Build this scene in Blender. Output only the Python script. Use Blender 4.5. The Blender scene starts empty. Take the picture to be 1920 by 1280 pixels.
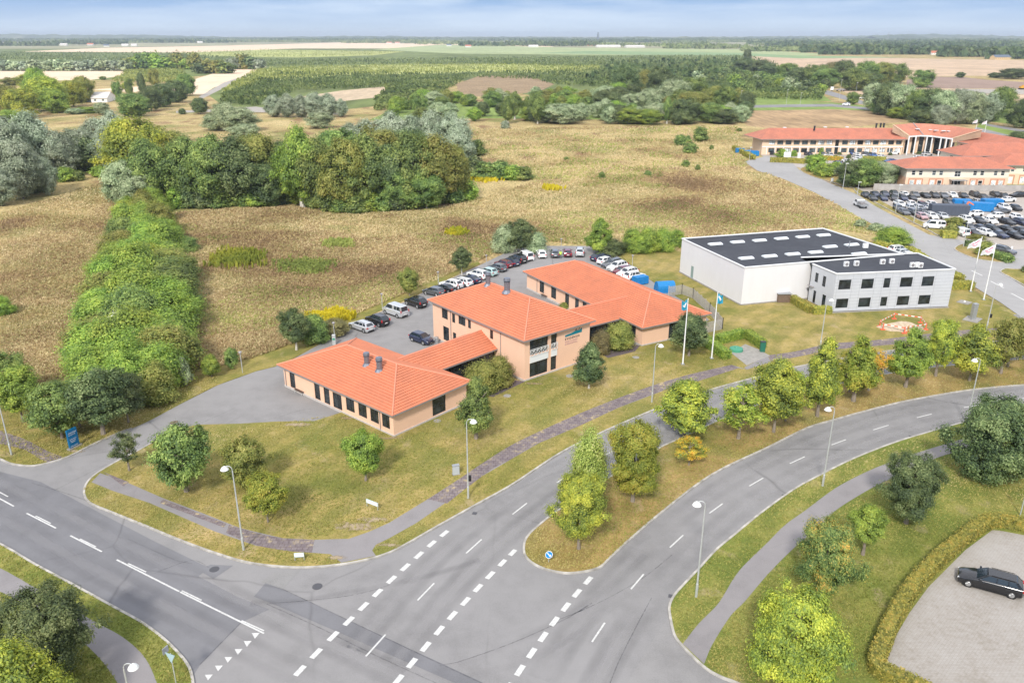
import bpy, bmesh, math, random
import numpy as np
from mathutils import Vector, Matrix
from mathutils.geometry import tessellate_polygon
R = math.radians
random.seed(7)
S = bpy.context.scene
C = S.collection
# ---------------------------------------------------------------- camera, sky, sun, exposure
CAMH, F = 43.0, 1500.0
TH = math.atan((640 - 66) / F)
cs, sn = math.cos(TH), math.sin(TH)
cam = bpy.data.objects.new('camera', bpy.data.cameras.new('camera'))
C.objects.link(cam)
cam.location = (0, 0, CAMH)
cam.rotation_euler = (R(90) - TH, 0, 0)
cam.data.sensor_width = 36
cam.data.lens = F / 1920 * 36
cam.data.clip_end = 60000
cam.data.clip_start = .5
S.camera = cam
SUN_EL, SUN_AZ = 40, 195
wd = bpy.data.worlds.new('World'); S.world = wd; wd.use_nodes = True
nt = wd.node_tree; N = nt.nodes; Lk = nt.links
bg = N['Background']
sky = N.new('ShaderNodeTexSky'); sky.sky_type = 'NISHITA'; sky.sun_disc = False
sky.sun_elevation = R(SUN_EL); sky.sun_rotation = R(SUN_AZ); sky.air_density = 1.0; sky.dust_density = 0.6; sky.ozone_density = 1.5
bg.inputs['Strength'].default_value = 0.123
# thin high cloud laid over the physical sky, by direction
tc = N.new('ShaderNodeTexCoord'); mp = N.new('ShaderNodeMapping'); mp.inputs['Scale'].default_value = (3.0, 3.0, 26.0)
nz = N.new('ShaderNodeTexNoise'); nz.inputs['Scale'].default_value = 1.6; nz.inputs['Detail'].default_value = 7; nz.inputs['Roughness'].default_value = .55
rp = N.new('ShaderNodeValToRGB'); rp.color_ramp.elements[0].position = .40; rp.color_ramp.elements[1].position = .64
rp.color_ramp.elements[0].color = (0.0, 0.0, 0.0, 1); rp.color_ramp.elements[1].color = (.75, .75, .75, 1)
sx = N.new('ShaderNodeSeparateXYZ'); zr = N.new('ShaderNodeValToRGB')
e = zr.color_ramp.elements; e[0].position = 0.0; e[0].color = (3.5, 4.2, 5.1, 1); e[1].position = .045; e[1].color = (1.0, 2.1, 4.2, 1)
q = zr.color_ramp.elements.new(.5); q.color = (7.6, 7.4, 7.8, 1)
mx = N.new('ShaderNodeMixRGB'); mx.inputs['Color2'].default_value = (3.9, 4.6, 5.5, 1)
mz = N.new('ShaderNodeMixRGB'); mz.inputs['Fac'].default_value = .93
Lk.new(tc.outputs['Generated'], mp.inputs['Vector']); Lk.new(mp.outputs['Vector'], nz.inputs['Vector'])
Lk.new(nz.outputs['Fac'], rp.inputs['Fac']); Lk.new(tc.outputs['Generated'], sx.inputs[0]); Lk.new(sx.outputs['Z'], zr.inputs['Fac'])
Lk.new(sky.outputs['Color'], mz.inputs['Color1']); Lk.new(zr.outputs['Color'], mz.inputs['Color2'])
Lk.new(rp.outputs['Color'], mx.inputs['Fac']); Lk.new(mz.outputs['Color'], mx.inputs['Color1'])
Lk.new(mx.outputs['Color'], bg.inputs['Color'])
sun = bpy.data.objects.new('sun', bpy.data.lights.new('sun', 'SUN')); C.objects.link(sun)
sun.data.energy = 2.6; sun.data.angle = R(7); sun.data.color = (1, .95, .87)
az, el = R(SUN_AZ), R(SUN_EL)
sd = Vector((math.sin(az) * math.cos(el), math.cos(az) * math.cos(el), math.sin(el)))
sun.rotation_euler = sd.to_track_quat('Z', 'Y').to_euler()
S.view_settings.view_transform = 'Standard'; S.view_settings.look = 'None'
S.view_settings.exposure = 0.62; S.view_settings.gamma = 1
S.cycles.max_bounces = 5; S.cycles.diffuse_bounces = 3; S.cycles.glossy_bounces = 2; S.cycles.transmission_bounces = 3
S.cycles.transparent_max_bounces = 8; S.cycles.volume_bounces = 0
# ---------------------------------------------------------------- pixels of the photo <-> ground
def P(x, y, z=0.0):
    u = (x - 960) / F; v = (y - 640) / F
    t = (CAMH - z) / (sn + v * cs)
    return Vector((t * u, t * (cs - v * sn), z))
def HT(bx, by, ty):
    p = P(bx, by); v = (ty - 640) / F
    return CAMH - p.y / (cs - v * sn) * (sn + v * cs)
def PPM(bx, by):        # photo pixels per metre at a ground pixel
    v = (by - 640) / F
    return F * (sn + v * cs) / CAMH
def PIX(p):
    Z = p[2] - CAMH; d = p[1] * cs - Z * sn
    return (960 + F * p[0] / d, 640 - F * (p[1] * sn + Z * cs) / d)
# ---------------------------------------------------------------- tags
def tag(o, label=None, cat=None, group=None, kind=None):
    if label: o['label'] = label
    if cat: o['category'] = cat
    if group: o['group'] = group
    if kind: o['kind'] = kind
    return o
def thing(name, loc, label=None, cat=None, group=None, rz=0):
    o = bpy.data.objects.new(name, None); C.objects.link(o)
    o.empty_display_size = .3
    o.location = loc; o.rotation_euler = (0, 0, rz)
    return tag(o, label, cat, group)
ONES = ['', 'first', 'second', 'third', 'fourth', 'fifth', 'sixth', 'seventh', 'eighth', 'ninth', 'tenth', 'eleventh', 'twelfth', 'thirteenth', 'fourteenth', 'fifteenth', 'sixteenth', 'seventeenth', 'eighteenth', 'nineteenth']
TENS = ['', '', 'twent', 'thirt', 'fort', 'fift', 'sixt', 'sevent', 'eight', 'ninet']
def nth(n):
    if n < 20: return ONES[n]
    t, o = divmod(n, 10)
    return TENS[t] + 'ieth' if o == 0 else TENS[t] + 'y-' + ONES[o]
ROWS = {}
def row(key, o, desc):          # things named by their order from the left of the row they stand in
    ROWS.setdefault(key, []).append((o, desc))
def finish_rows():
    for key, lst in ROWS.items():
        lst.sort(key=lambda a: PIX(a[0].location)[0])
        for i, (o, d) in enumerate(lst):
            w = 'leftmost' if i == 0 else ('rightmost' if i == len(lst) - 1 else nth(i + 1) + ' from the left')
            o['label'] = f"{d}, {w} {key}"
# ---------------------------------------------------------------- mesh builder
class MB:
    def __init__(s): s.v = []; s.f = []; s.m = []; s.uv = {}
    def face(s, pts, mi=0, uv=None):
        i = len(s.v); s.v += [tuple(p) for p in pts]
        if uv: s.uv[len(s.f)] = uv
        s.f.append(tuple(range(i, i + len(pts)))); s.m.append(mi)
    def box(s, c, size, rz=0, mi=0, M=None):
        hx, hy, hz = [q / 2 for q in size]
        m = M or (Matrix.Translation(c) @ Matrix.Rotation(rz, 4, 'Z'))
        p = [m @ Vector((a * hx, b * hy, d * hz)) for a in (-1, 1) for b in (-1, 1) for d in (-1, 1)]
        i = len(s.v); s.v += [tuple(q) for q in p]
        for f in ((0, 1, 3, 2), (4, 6, 7, 5), (0, 4, 5, 1), (2, 3, 7, 6), (0, 2, 6, 4), (1, 5, 7, 3)):
            s.f.append(tuple(i + k for k in f)); s.m.append(mi)
    def bar(s, a, b, w, h, mi=0):       # box from a to b, w across, h in height
        a, b = Vector(a), Vector(b); d = b - a; L = d.length
        if L < 1e-6: return
        x = d / L; up = Vector((0, 0, 1)) if abs(x.z) < .99 else Vector((0, 1, 0))
        y = up.cross(x).normalized(); z = x.cross(y)
        m = Matrix((x, y, z)).transposed().to_4x4(); m.translation = (a + b) / 2
        s.box(None, (L, w, h), M=m, mi=mi)
    def tube(s, pts, rad, n=8, mi=0, cap=True):
        pts = [Vector(p) for p in pts]
        if not hasattr(rad, '__len__'): rad = [rad] * len(pts)
        base = len(s.v)
        for k, p in enumerate(pts):
            d = (pts[min(k + 1, len(pts) - 1)] - pts[max(k - 1, 0)]).normalized()
            up = Vector((0, 0, 1)) if abs(d.z) < .9 else Vector((1, 0, 0))
            x = up.cross(d).normalized(); y = d.cross(x)
            for j in range(n):
                a = 2 * math.pi * j / n
                s.v.append(tuple(p + (x * math.cos(a) + y * math.sin(a)) * rad[k]))
        for k in range(len(pts) - 1):
            for j in range(n):
                a = base + k * n + j; b = base + k * n + (j + 1) % n
                s.f.append((a, b, b + n, a + n)); s.m.append(mi)
        if cap:
            s.f.append(tuple(base + j for j in reversed(range(n)))); s.m.append(mi)
            s.f.append(tuple(base + (len(pts) - 1) * n + j for j in range(n))); s.m.append(mi)
    def poly(s, pts, z=None, mi=0):     # flat polygon of any outline
        vs = [Vector((p[0], p[1], p[2] if z is None else z)) for p in pts]
        i = len(s.v); s.v += [tuple(v) for v in vs]
        for t in tessellate_polygon([vs]):
            a, b, c = [vs[k] for k in t]
            if (b - a).cross(c - a).z < 0: t = (t[0], t[2], t[1])
            s.f.append(tuple(i + k for k in t)); s.m.append(mi)
    def slab(s, pts, z0, z1, mi=0):
        s.poly(pts, z1, mi)
        n = len(pts); ar = sum(pts[k][0] * pts[(k + 1) % n][1] - pts[(k + 1) % n][0] * pts[k][1] for k in range(n))
        for k in range(n):
            a, b = pts[k], pts[(k + 1) % n]
            if ar < 0: a, b = b, a
            s.face([(a[0], a[1], z0), (b[0], b[1], z0), (b[0], b[1], z1), (a[0], a[1], z1)], mi)
    def ribbon(s, pts, w, z0, z1, mi=0):
        L, Rr = offset(pts, w / 2), offset(pts, -w / 2)
        for k in range(len(pts) - 1):
            a, b, c, d = L[k], L[k + 1], Rr[k + 1], Rr[k]
            s.face([(d[0], d[1], z1), (c[0], c[1], z1), (b[0], b[1], z1), (a[0], a[1], z1)], mi)
            if z1 > z0 + .01:
                s.face([(a[0], a[1], z1), (b[0], b[1], z1), (b[0], b[1], z0), (a[0], a[1], z0)], mi)
                s.face([(c[0], c[1], z1), (d[0], d[1], z1), (d[0], d[1], z0), (c[0], c[1], z0)], mi)
    def build(s, name, mat, parent=None, org=(0, 0, 0), smooth=False, bevel=0):
        me = bpy.data.meshes.new(name)
        ox, oy, oz = org
        me.from_pydata([(x - ox, y - oy, z - oz) for x, y, z in s.v], [], s.f)
        mats = mat if isinstance(mat, (list, tuple)) else [mat]
        for m in mats: me.materials.append(m)
        if len(mats) > 1: me.polygons.foreach_set('material_index', s.m)
        if s.uv:
            ul = me.uv_layers.new(name='UVMap')
            for p in me.polygons:
                u = s.uv.get(p.index)
                if u:
                    for li, c in zip(p.loop_indices, u): ul.data[li].uv = c
        if smooth: me.polygons.foreach_set('use_smooth', [True] * len(me.polygons))
        me.update()
        o = bpy.data.objects.new(name, me); C.objects.link(o)
        if parent: o.parent = parent
        if bevel:
            b = o.modifiers.new('b', 'BEVEL'); b.width = bevel; b.segments = 2; b.limit_method = 'ANGLE'
        return o
def offset(pts, w):
    out = []
    n = len(pts)
    for k in range(n):
        a = pts[max(k - 1, 0)]; b = pts[min(k + 1, n - 1)]
        dx, dy = b[0] - a[0], b[1] - a[1]; l = math.hypot(dx, dy) or 1
        out.append((pts[k][0] - dy / l * w, pts[k][1] + dx / l * w))
    return out
def smooth(pts, n=5, closed=False):
    pts = [Vector(p) for p in pts]; out = []; m = len(pts)
    rng = range(m if closed else m - 1)
    for i in rng:
        if closed: p0, p1, p2, p3 = pts[i - 1], pts[i], pts[(i + 1) % m], pts[(i + 2) % m]
        else: p0, p1, p2, p3 = pts[max(i - 1, 0)], pts[i], pts[i + 1], pts[min(i + 2, m - 1)]
        # centripetal-like: limit tangents by local segment length
        L = (p2 - p1).length
        t1 = (p2 - p0); t2 = (p3 - p1)
        t1 = t1.normalized() * min(L, t1.length / 2) if t1.length else t1
        t2 = t2.normalized() * min(L, t2.length / 2) if t2.length else t2
        for k in range(n):
            t = k / n; h = t * t * (3 - 2 * t)
            out.append(p1 * (1 - h) + p2 * h + t1 * (t ** 3 - 2 * t * t + t) + t2 * (t ** 3 - t * t))
    if not closed: out.append(pts[-1])
    return out
def G(lst, z=0.0): return [P(x, y, z) for x, y in lst]
def G2(s, z=0.0):
    a = [float(q) for q in s.replace(',', ' ').split()]
    return [P(a[i], a[i + 1], z) for i in range(0, len(a), 2)]
# ---------------------------------------------------------------- materials
def newmat(name):
    m = bpy.data.materials.new(name); m.use_nodes = True
    return m, m.node_tree.nodes, m.node_tree.links, m.node_tree.nodes['Principled BSDF']
def M(name, col, rough=.6, metal=0, spec=.4, var=0.0, vscale=3.0, bump=0):
    m, n, l, b = newmat(name)
    b.inputs['Base Color'].default_value = (*col, 1); b.inputs['Roughness'].default_value = rough
    b.inputs['Metallic'].default_value = metal; b.inputs['Specular IOR Level'].default_value = spec
    if var or bump:
        tc = n.new('ShaderNodeTexCoord'); nz = n.new('ShaderNodeTexNoise'); nz.inputs['Scale'].default_value = vscale; nz.inputs['Detail'].default_value = 5
        l.new(tc.outputs['Object'], nz.inputs['Vector'])
        rp = n.new('ShaderNodeValToRGB'); rp.color_ramp.elements[0].position = .3; rp.color_ramp.elements[1].position = .7
        rp.color_ramp.elements[0].color = (*[c * (1 - var) for c in col], 1); rp.color_ramp.elements[1].color = (*[min(1, c * (1 + var)) for c in col], 1)
        l.new(nz.outputs['Fac'], rp.inputs['Fac']); l.new(rp.outputs['Color'], b.inputs['Base Color'])
        if bump:
            bp = n.new('ShaderNodeBump'); bp.inputs['Strength'].default_value = bump; bp.inputs['Distance'].default_value = .05
            l.new(nz.outputs['Fac'], bp.inputs['Height']); l.new(bp.outputs['Normal'], b.inputs['Normal'])
    return m
def NM(name, stops, layers, rough=.9, coord='pos', bump=None, spec=.15, over=None):
    """several noises added up, then a colour ramp. layers: (scale, weight, detail, (sx,sy,sz), rz)"""
    m, n, l, b = newmat(name)
    b.inputs['Roughness'].default_value = rough; b.inputs['Specular IOR Level'].default_value = spec
    src = n.new('ShaderNodeNewGeometry').outputs['Position'] if coord == 'pos' else n.new('ShaderNodeTexCoord').outputs['Object']
    acc = None
    for ly in layers:
        sc, w, dt = ly[:3]
        mp = n.new('ShaderNodeMapping'); l.new(src, mp.inputs['Vector'])
        if len(ly) > 3: mp.inputs['Scale'].default_value = ly[3]
        if len(ly) > 4: mp.inputs['Rotation'].default_value = (0, 0, R(ly[4]))
        mp.inputs['Location'].default_value = (sc * 3.1, w * 7, 0)
        nz = n.new('ShaderNodeTexNoise'); nz.inputs['Scale'].default_value = sc; nz.inputs['Detail'].default_value = dt; nz.inputs['Roughness'].default_value = .6
        l.new(mp.outputs['Vector'], nz.inputs['Vector'])
        ma = n.new('ShaderNodeMath'); ma.operation = 'MULTIPLY_ADD'; ma.inputs[1].default_value = w
        l.new(nz.outputs['Fac'], ma.inputs[0])
        if acc is None: ma.inputs[2].default_value = 0
        else: l.new(acc, ma.inputs[2])
        acc = ma.outputs[0]; last = nz.outputs['Fac']
    rp = n.new('ShaderNodeValToRGB'); el = rp.color_ramp.elements
    while len(el) < len(stops): el.new(.5)
    for k, (p, c) in enumerate(stops): el[k].position = p; el[k].color = (*c, 1)
    l.new(acc, rp.inputs['Fac']); l.new(rp.outputs['Color'], b.inputs['Base Color'])
    if bump:
        nb = n.new('ShaderNodeTexNoise'); nb.inputs['Scale'].default_value = bump[1]; nb.inputs['Detail'].default_value = 4; l.new(src, nb.inputs['Vector'])
        bp = n.new('ShaderNodeBump'); bp.inputs['Strength'].default_value = bump[0]; bp.inputs['Distance'].default_value = bump[2] if len(bump) > 2 else .1
        l.new(nb.outputs['Fac'], bp.inputs['Height']); l.new(bp.outputs['Normal'], b.inputs['Normal'])
    if over: over(n, l, b, rp, src)
    return m
def mixc(n, l, a, b, fac, mode='MIX'):
    x = n.new('ShaderNodeMixRGB'); x.blend_type = mode
    for s, v in ((x.inputs['Color1'], a), (x.inputs['Color2'], b), (x.inputs['Fac'], fac)):
        if isinstance(v, (int, float)): s.default_value = v
        elif isinstance(v, tuple): s.default_value = (*v, 1)
        else: l.new(v, s)
    return x.outputs['Color']
def noise(n, l, src, scale, detail=4, stretch=None, rz=0):
    if stretch:
        mp = n.new('ShaderNodeMapping'); mp.inputs['Scale'].default_value = stretch; mp.inputs['Rotation'].default_value = (0, 0, R(rz)); l.new(src, mp.inputs['Vector']); src = mp.outputs['Vector']
    z = n.new('ShaderNodeTexNoise'); z.inputs['Scale'].default_value = scale; z.inputs['Detail'].default_value = detail; l.new(src, z.inputs['Vector'])
    return z.outputs['Fac']
def ramp(n, l, fac, p0, p1, c0=(0, 0, 0), c1=(1, 1, 1)):
    r = n.new('ShaderNodeValToRGB'); e = r.color_ramp.elements
    e[0].position = p0; e[1].position = p1; e[0].color = (*c0, 1); e[1].color = (*c1, 1); l.new(fac, r.inputs['Fac'])
    return r.outputs['Color']
def cracks(n, l, src, scale, w=.012):
    v = n.new('ShaderNodeTexVoronoi'); v.feature = 'DISTANCE_TO_EDGE'; v.inputs['Scale'].default_value = scale
    d = n.new('ShaderNodeTexNoise'); d.inputs['Scale'].default_value = scale * 5; l.new(src, d.inputs['Vector'])
    a = n.new('ShaderNodeVectorMath'); a.operation = 'MULTIPLY_ADD'; a.inputs[1].default_value = (1.2, 1.2, 0); l.new(d.outputs['Color'], a.inputs[0]); l.new(src, a.inputs[2])
    l.new(a.outputs[0], v.inputs['Vector'])
    return ramp(n, l, v.outputs['Distance'], 0, w, (1, 1, 1), (0, 0, 0))
def asphalt(name, c, dark=.8, crack=.55):
    c0 = tuple(q * dark for q in c); c1 = tuple(q * 1.1 for q in c)
    def ov(n, l, b, rp, src):
        cr = cracks(n, l, src, .045, .006)
        k = ramp(n, l, noise(n, l, src, .05, 2), .45, .6)
        f = n.new('ShaderNodeMath'); f.operation = 'MULTIPLY'; l.new(cr, f.inputs[0]); l.new(k, f.inputs[1])
        f2 = n.new('ShaderNodeMath'); f2.operation = 'MULTIPLY'; l.new(f.outputs[0], f2.inputs[0]); f2.inputs[1].default_value = crack
        col = mixc(n, l, rp.outputs['Color'], tuple(q * .45 for q in c), f2.outputs[0])
        st = ramp(n, l, noise(n, l, src, .35, 6), .68, .8)
        col = mixc(n, l, col, tuple(q * .6 for q in c), mixc(n, l, (0, 0, 0), (.35, .35, .35), st))
        l.new(col, b.inputs['Base Color'])
    return NM(name, [(.38, c0), (.5, c), (.62, c1)], [(.06, .45, 3), (9, .25, 5), (.5, .3, 4, (1, 1, 1))], .85, bump=(.25, 25, .02), over=ov)
m_asph = asphalt('asphalt', (.252, .246, .245))
m_asph_dark = asphalt('asphalt_dark', (.185, .185, .195))
m_asph_pale = asphalt('asphalt_pale', (.262, .255, .252))
m_asph_branch = asphalt('asphalt_bleached', (.33, .325, .32), .88, .3)
m_asph_path = asphalt('asphalt_path', (.25, .236, .238), crack=.1)
m_white = M('road_paint', (.56, .56, .545), .75, var=.2, vscale=7)
m_kerb = M('kerb_stone', (.40, .38, .345), .85, var=.35, vscale=1.2)
m_concrete = M('concrete', (.30, .285, .26), .85, var=.15, vscale=2)
def lawn_over(n, l, b, rp, src):
    # mowing lines and fine blades
    w = n.new('ShaderNodeTexWave'); w.inputs['Scale'].default_value = .11; w.inputs['Distortion'].default_value = 9; w.inputs['Detail'].default_value = 3; w.inputs['Detail Scale'].default_value = .5
    mp = n.new('ShaderNodeMapping'); mp.inputs['Rotation'].default_value = (0, 0, R(35)); l.new(src, mp.inputs['Vector']); l.new(mp.outputs['Vector'], w.inputs['Vector'])
    c = mixc(n, l, rp.outputs['Color'], ramp(n, l, w.outputs['Fac'], .3, .7, (.80, .84, .80), (1.1, 1.08, 1.05)), .55, 'MULTIPLY')
    gp = ramp(n, l, noise(n, l, src, .16, 6), .48, .62); c = mixc(n, l, c, (.13, .16, .035), mixc(n, l, (0, 0, 0), (.5, .5, .5), gp))
    bp_ = ramp(n, l, noise(n, l, src, .28, 6, (1.3, 1, 1), 40), .6, .72); c = mixc(n, l, c, (.40, .31, .19), mixc(n, l, (0, 0, 0), (.55, .55, .55), bp_))
    f = noise(n, l, src, 7, 6, (1, 1, 1))
    c = mixc(n, l, c, ramp(n, l, f, .3, .7, (.7, .72, .68), (1.28, 1.25, 1.25)), .75, 'MULTIPLY')
    l.new(c, b.inputs['Base Color'])
m_lawn = NM('lawn', [(.36, (0.147, 0.153, 0.0316)), (.45, (0.226, 0.203, 0.0565)), (.53, (0.316, 0.254, 0.0904)), (.64, (0.429, 0.328, 0.158))],
            [(.055, .5, 4), (.35, .3, 5), (2.2, .2, 4)], .95, bump=(.5, 6, .06), over=lawn_over)
m_lawn_dry = NM('dry_lawn', [(.36, (.21, .165, .05)), (.46, (.29, .21, .078)), (.55, (.35, .25, .105)), (.66, (.43, .34, .17))],
            [(.07, .5, 4), (.4, .3, 5), (2.2, .2, 4)], .95, bump=(.5, 6, .06), over=lawn_over)
m_lawn_green = NM('lawn_green', [(.36, (0.101, 0.144, 0.0275)), (.48, (0.162, 0.186, 0.0418)), (.56, (0.241, 0.234, 0.066)), (.66, (0.347, 0.312, 0.132))],
            [(.08, .5, 4), (.4, .3, 5), (2.2, .2, 4)], .95, bump=(.5, 6, .06), over=lawn_over)
def mead_over(n, l, b, rp, src):
    g = ramp(n, l, noise(n, l, src, .035, 5), .52, .66)
    c = mixc(n, l, rp.outputs['Color'], (.16, .19, .05), mixc(n, l, (0, 0, 0), (.75, .75, .75), g))
    g = ramp(n, l, noise(n, l, src, .09, 6, (1, .5, 1)), .52, .66)
    c = mixc(n, l, c, (.19, .10, .06), mixc(n, l, (0, 0, 0), (.7, .7, .7), g))
    f = noise(n, l, src, 1.6, 8, (1, .45, 1))
    c = mixc(n, l, c, ramp(n, l, f, .32, .68, (.55, .55, .5), (1.4, 1.35, 1.3)), .8, 'MULTIPLY')
    l.new(c, b.inputs['Base Color'])
m_meadow = NM('meadow_soil', [(.36, (.28, .21, .09)), (.46, (.39, .31, .145)), (.55, (.48, .385, .19)), (.66, (.56, .46, .26))],
              [(.03, .5, 5), (.2, .3, 6, (1, .4, 1)), (1.2, .2, 5)], .95, bump=(.8, 1.5, .5), over=mead_over)
def pav_over(n, l, b, rp, src):
    br = n.new('ShaderNodeTexBrick'); br.inputs['Scale'].default_value = 1.0; br.inputs['Mortar Size'].default_value = .02; br.inputs['Brick Width'].default_value = .3; br.inputs['Row Height'].default_value = .15
    br.inputs['Color1'].default_value = (1, 1, 1, 1); br.inputs['Color2'].default_value = (.88, .88, .88, 1); br.inputs['Mortar'].default_value = (.5, .47, .42, 1)
    l.new(src, br.inputs['Vector'])
    c = mixc(n, l, rp.outputs['Color'], br.outputs['Color'], .4, 'MULTIPLY')
    l.new(c, b.inputs['Base Color'])
m_pavers = NM('pavers', [(.35, (.28, .25, .21)), (.5, (.36, .335, .305)), (.65, (.40, .38, .355))], [(.15, .6, 5), (3, .4, 4)], .85, over=pav_over)
m_pavers_far = NM('pavers_far', [(.35, (.34, .30, .25)), (.5, (.40, .36, .32)), (.65, (.44, .41, .38))], [(.08, .6, 5), (3, .4, 4)], .85)
def mossy_over(n, l, b, rp, src):
    br = n.new('ShaderNodeTexBrick'); br.inputs['Scale'].default_value = 1.0; br.inputs['Mortar Size'].default_value = .03; br.inputs['Brick Width'].default_value = .5; br.inputs['Row Height'].default_value = .5
    br.inputs['Color1'].default_value = (1, 1, 1, 1); br.inputs['Color2'].default_value = (.8, .8, .8, 1); br.inputs['Mortar'].default_value = (.45, .4, .3, 1)
    l.new(src, br.inputs['Vector'])
    c = mixc(n, l, rp.outputs['Color'], br.outputs['Color'], .6, 'MULTIPLY')
    l.new(c, b.inputs['Base Color'])
m_mossy = NM('mossy_paving', [(.4, (.17, .14, .15)), (.5, (.225, .19, .195)), (.57, (.26, .22, .2)), (.62, (.45, .36, .22)), (.7, (.5, .42, .28))],
             [(.5, .35, 4), (1.6, .65, 7)], .9, over=mossy_over)
def fieldm(name, c, row=None, amt=.25, sc=.02):
    c0 = tuple(q * (1 - amt) for q in c); c1 = tuple(min(1, q * (1 + amt)) for q in c)
    ly = [(sc, .5, 4), (sc * 12, .5, 6, (1, .15, 1), row or 0)]
    return NM(name, [(.38, c0), (.5, c), (.62, c1)], ly, .95, bump=(.4, .3, .5))
# leaves: each leaf cluster takes its own tone from the palette
def leafm(name, cols, trans=.42, tint=(1, 1, 1), rough=.55):
    m, n, l, b = newmat(name)
    g = n.new('ShaderNodeNewGeometry'); tcn = n.new('ShaderNodeTexCoord'); oi = n.new('ShaderNodeObjectInfo')
    nz = noise(n, l, tcn.outputs['Object'], 2.6, 3)
    a = n.new('ShaderNodeMath'); a.operation = 'MULTIPLY_ADD'; a.inputs[1].default_value = .55
    l.new(g.outputs['Random Per Island'], a.inputs[0])
    k = n.new('ShaderNodeMath'); k.operation = 'MULTIPLY_ADD'; k.inputs[1].default_value = 1.6; k.inputs[2].default_value = -.55; l.new(nz, k.inputs[0]); l.new(k.outputs[0], a.inputs[2])
    r = n.new('ShaderNodeValToRGB'); el = r.color_ramp.elements
    while len(el) < len(cols): el.new(.5)
    for i, c in enumerate(cols): el[i].position = .12 + .8 * i / (len(cols) - 1); el[i].color = (*c, 1)
    l.new(a.outputs[0], r.inputs['Fac'])
    hs = n.new('ShaderNodeHueSaturation'); l.new(r.outputs['Color'], hs.inputs['Color'])
    h1 = n.new('ShaderNodeMapRange'); h1.inputs[3].default_value = .485; h1.inputs[4].default_value = .515; l.new(oi.outputs['Random'], h1.inputs[0]); l.new(h1.outputs[0], hs.inputs['Hue'])
    h2 = n.new('ShaderNodeMapRange'); h2.inputs[3].default_value = .88; h2.inputs[4].default_value = 1.14; l.new(oi.outputs['Random'], h2.inputs[0]); l.new(h2.outputs[0], hs.inputs['Value'])
    l.new(hs.outputs['Color'], b.inputs['Base Color']); b.inputs['Roughness'].default_value = rough; b.inputs['Specular IOR Level'].default_value = .35
    t = n.new('ShaderNodeBsdfTranslucent'); l.new(hs.outputs['Color'], t.inputs['Color'])
    mx = n.new('ShaderNodeMixShader'); mx.inputs[0].default_value = trans
    l.new(b.outputs[0], mx.inputs[1]); l.new(t.outputs[0], mx.inputs[2]); l.new(mx.outputs[0], n['Material Output'].inputs['Surface'])
    return m
# ================================================================ GROUND, FIELDS, ROADS
def sheet(name, pts, z, mat, kind='structure', sm=0, label=None, cat=None):
    if sm: pts = smooth(pts, sm, True)
    mb = MB(); mb.poly(pts, z); o = mb.build(name, mat)
    o['kind'] = kind
    return o
mb = MB()
X0, Y0 = 15000, 16000
nx, ny = 24, 24
for i in range(nx):
    for j in range(ny):
        x0 = -X0 + 2 * X0 * i / nx; x1 = -X0 + 2 * X0 * (i + 1) / nx
        y0 = -200 + (Y0 + 200) * (j / ny) ** 2; y1 = -200 + (Y0 + 200) * ((j + 1) / ny) ** 2
        mb.face([(x0, y0, -.06), (x1, y0, -.06), (x1, y1, -.06), (x0, y1, -.06)])
tag(mb.build('ground', m_meadow), kind='structure')
f_stub = fieldm('stubble_field', (.50, .37, .25), 10)
f_stub2 = fieldm('pale_stubble_field', (.72, .56, .40), 20, .12)  # pale straw; its brightness also stands in for far sun patches
f_far = fieldm('far_farmland', (.30, .29, .17), 0, .45, .0016)
f_green = fieldm('green_field', (.34, .39, .19), 5, .15, .004)
f_dgreen = fieldm('dark_green_field', (.22, .31, .15), 5, .15, .004)
f_plant = fieldm('young_plantation_floor', (.15, .185, .06), 15, .35, .006)
f_plant_sun = fieldm('sun_painted_plantation_floor', (.38, .40, .14), 15, .3, .006)  # sun patches on the plantation, put into a lighter floor colour
f_plough = fieldm('ploughed_field', (.30, .215, .17), 60, .15)
f_verge = fieldm('green_verge', (.2, .27, .07), 0, .25, .03)
f_gravel = M('gravel', (.36, .33, .29), .9, var=.1, vscale=.2)
f_dry = fieldm('dry_brown_grass', (.36, .25, .14), 0, .35, .03)
def fld(name, s, z, mat, sm=0): return sheet(name, G2(s, 0), z, mat, sm=sm)
fld('farmland', '-900,96 2900,96 2900,68.6 -900,68.6', -.05, f_far)
fld('plantation_ground', '-400,160 -300,92 380,92 700,92 1100,97 1400,100 1470,112 1540,150 1480,185 1380,190 1200,165 1100,190 1000,180 860,150 740,195 650,205 420,200 380,170 440,140 200,150', -.045, f_plant)
fld('sun_painted_plantation_ground', '480,132 520,128 700,122 900,120 1100,124 1180,130 1050,137 900,135 860,137 640,141 500,152 430,175 415,172', -.035, f_plant_sun)
fld('sun_painted_plantation_strip', '330,99 480,93 760,97 700,104 560,108 400,106', -.035, f_plant_sun)
fld('stubble_field', '40,97 200,90 420,86 640,80 760,82 1000,82 1040,88 760,91 560,91 350,99', -.03, f_stub2)
fld('green_field', '700,93 830,84 1100,90 1400,93 1560,102 1480,106 1380,104 1100,103 860,101', -.028, f_green)
fld('dark_green_field', '1000,100 1100,96 1380,99 1480,104 1700,108 1500,110 1380,104 1200,103', -.024, f_dgreen)
fld('stubble_field', '1400,106 1560,107 1780,111 2100,116 2100,152 1920,143 1800,142 1660,146 1560,140 1470,132 1440,120', -.03, f_stub)
fld('ploughed_field', '1700,150 1745,144 1800,144 1850,150 1960,156 1960,168 1880,166 1800,166 1700,165', -.025, f_plough)
fld('stubble_field', '1560,166 1700,165 1960,168 2050,200 1930,196 1880,180 1600,178', -.026, f_stub)
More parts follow.
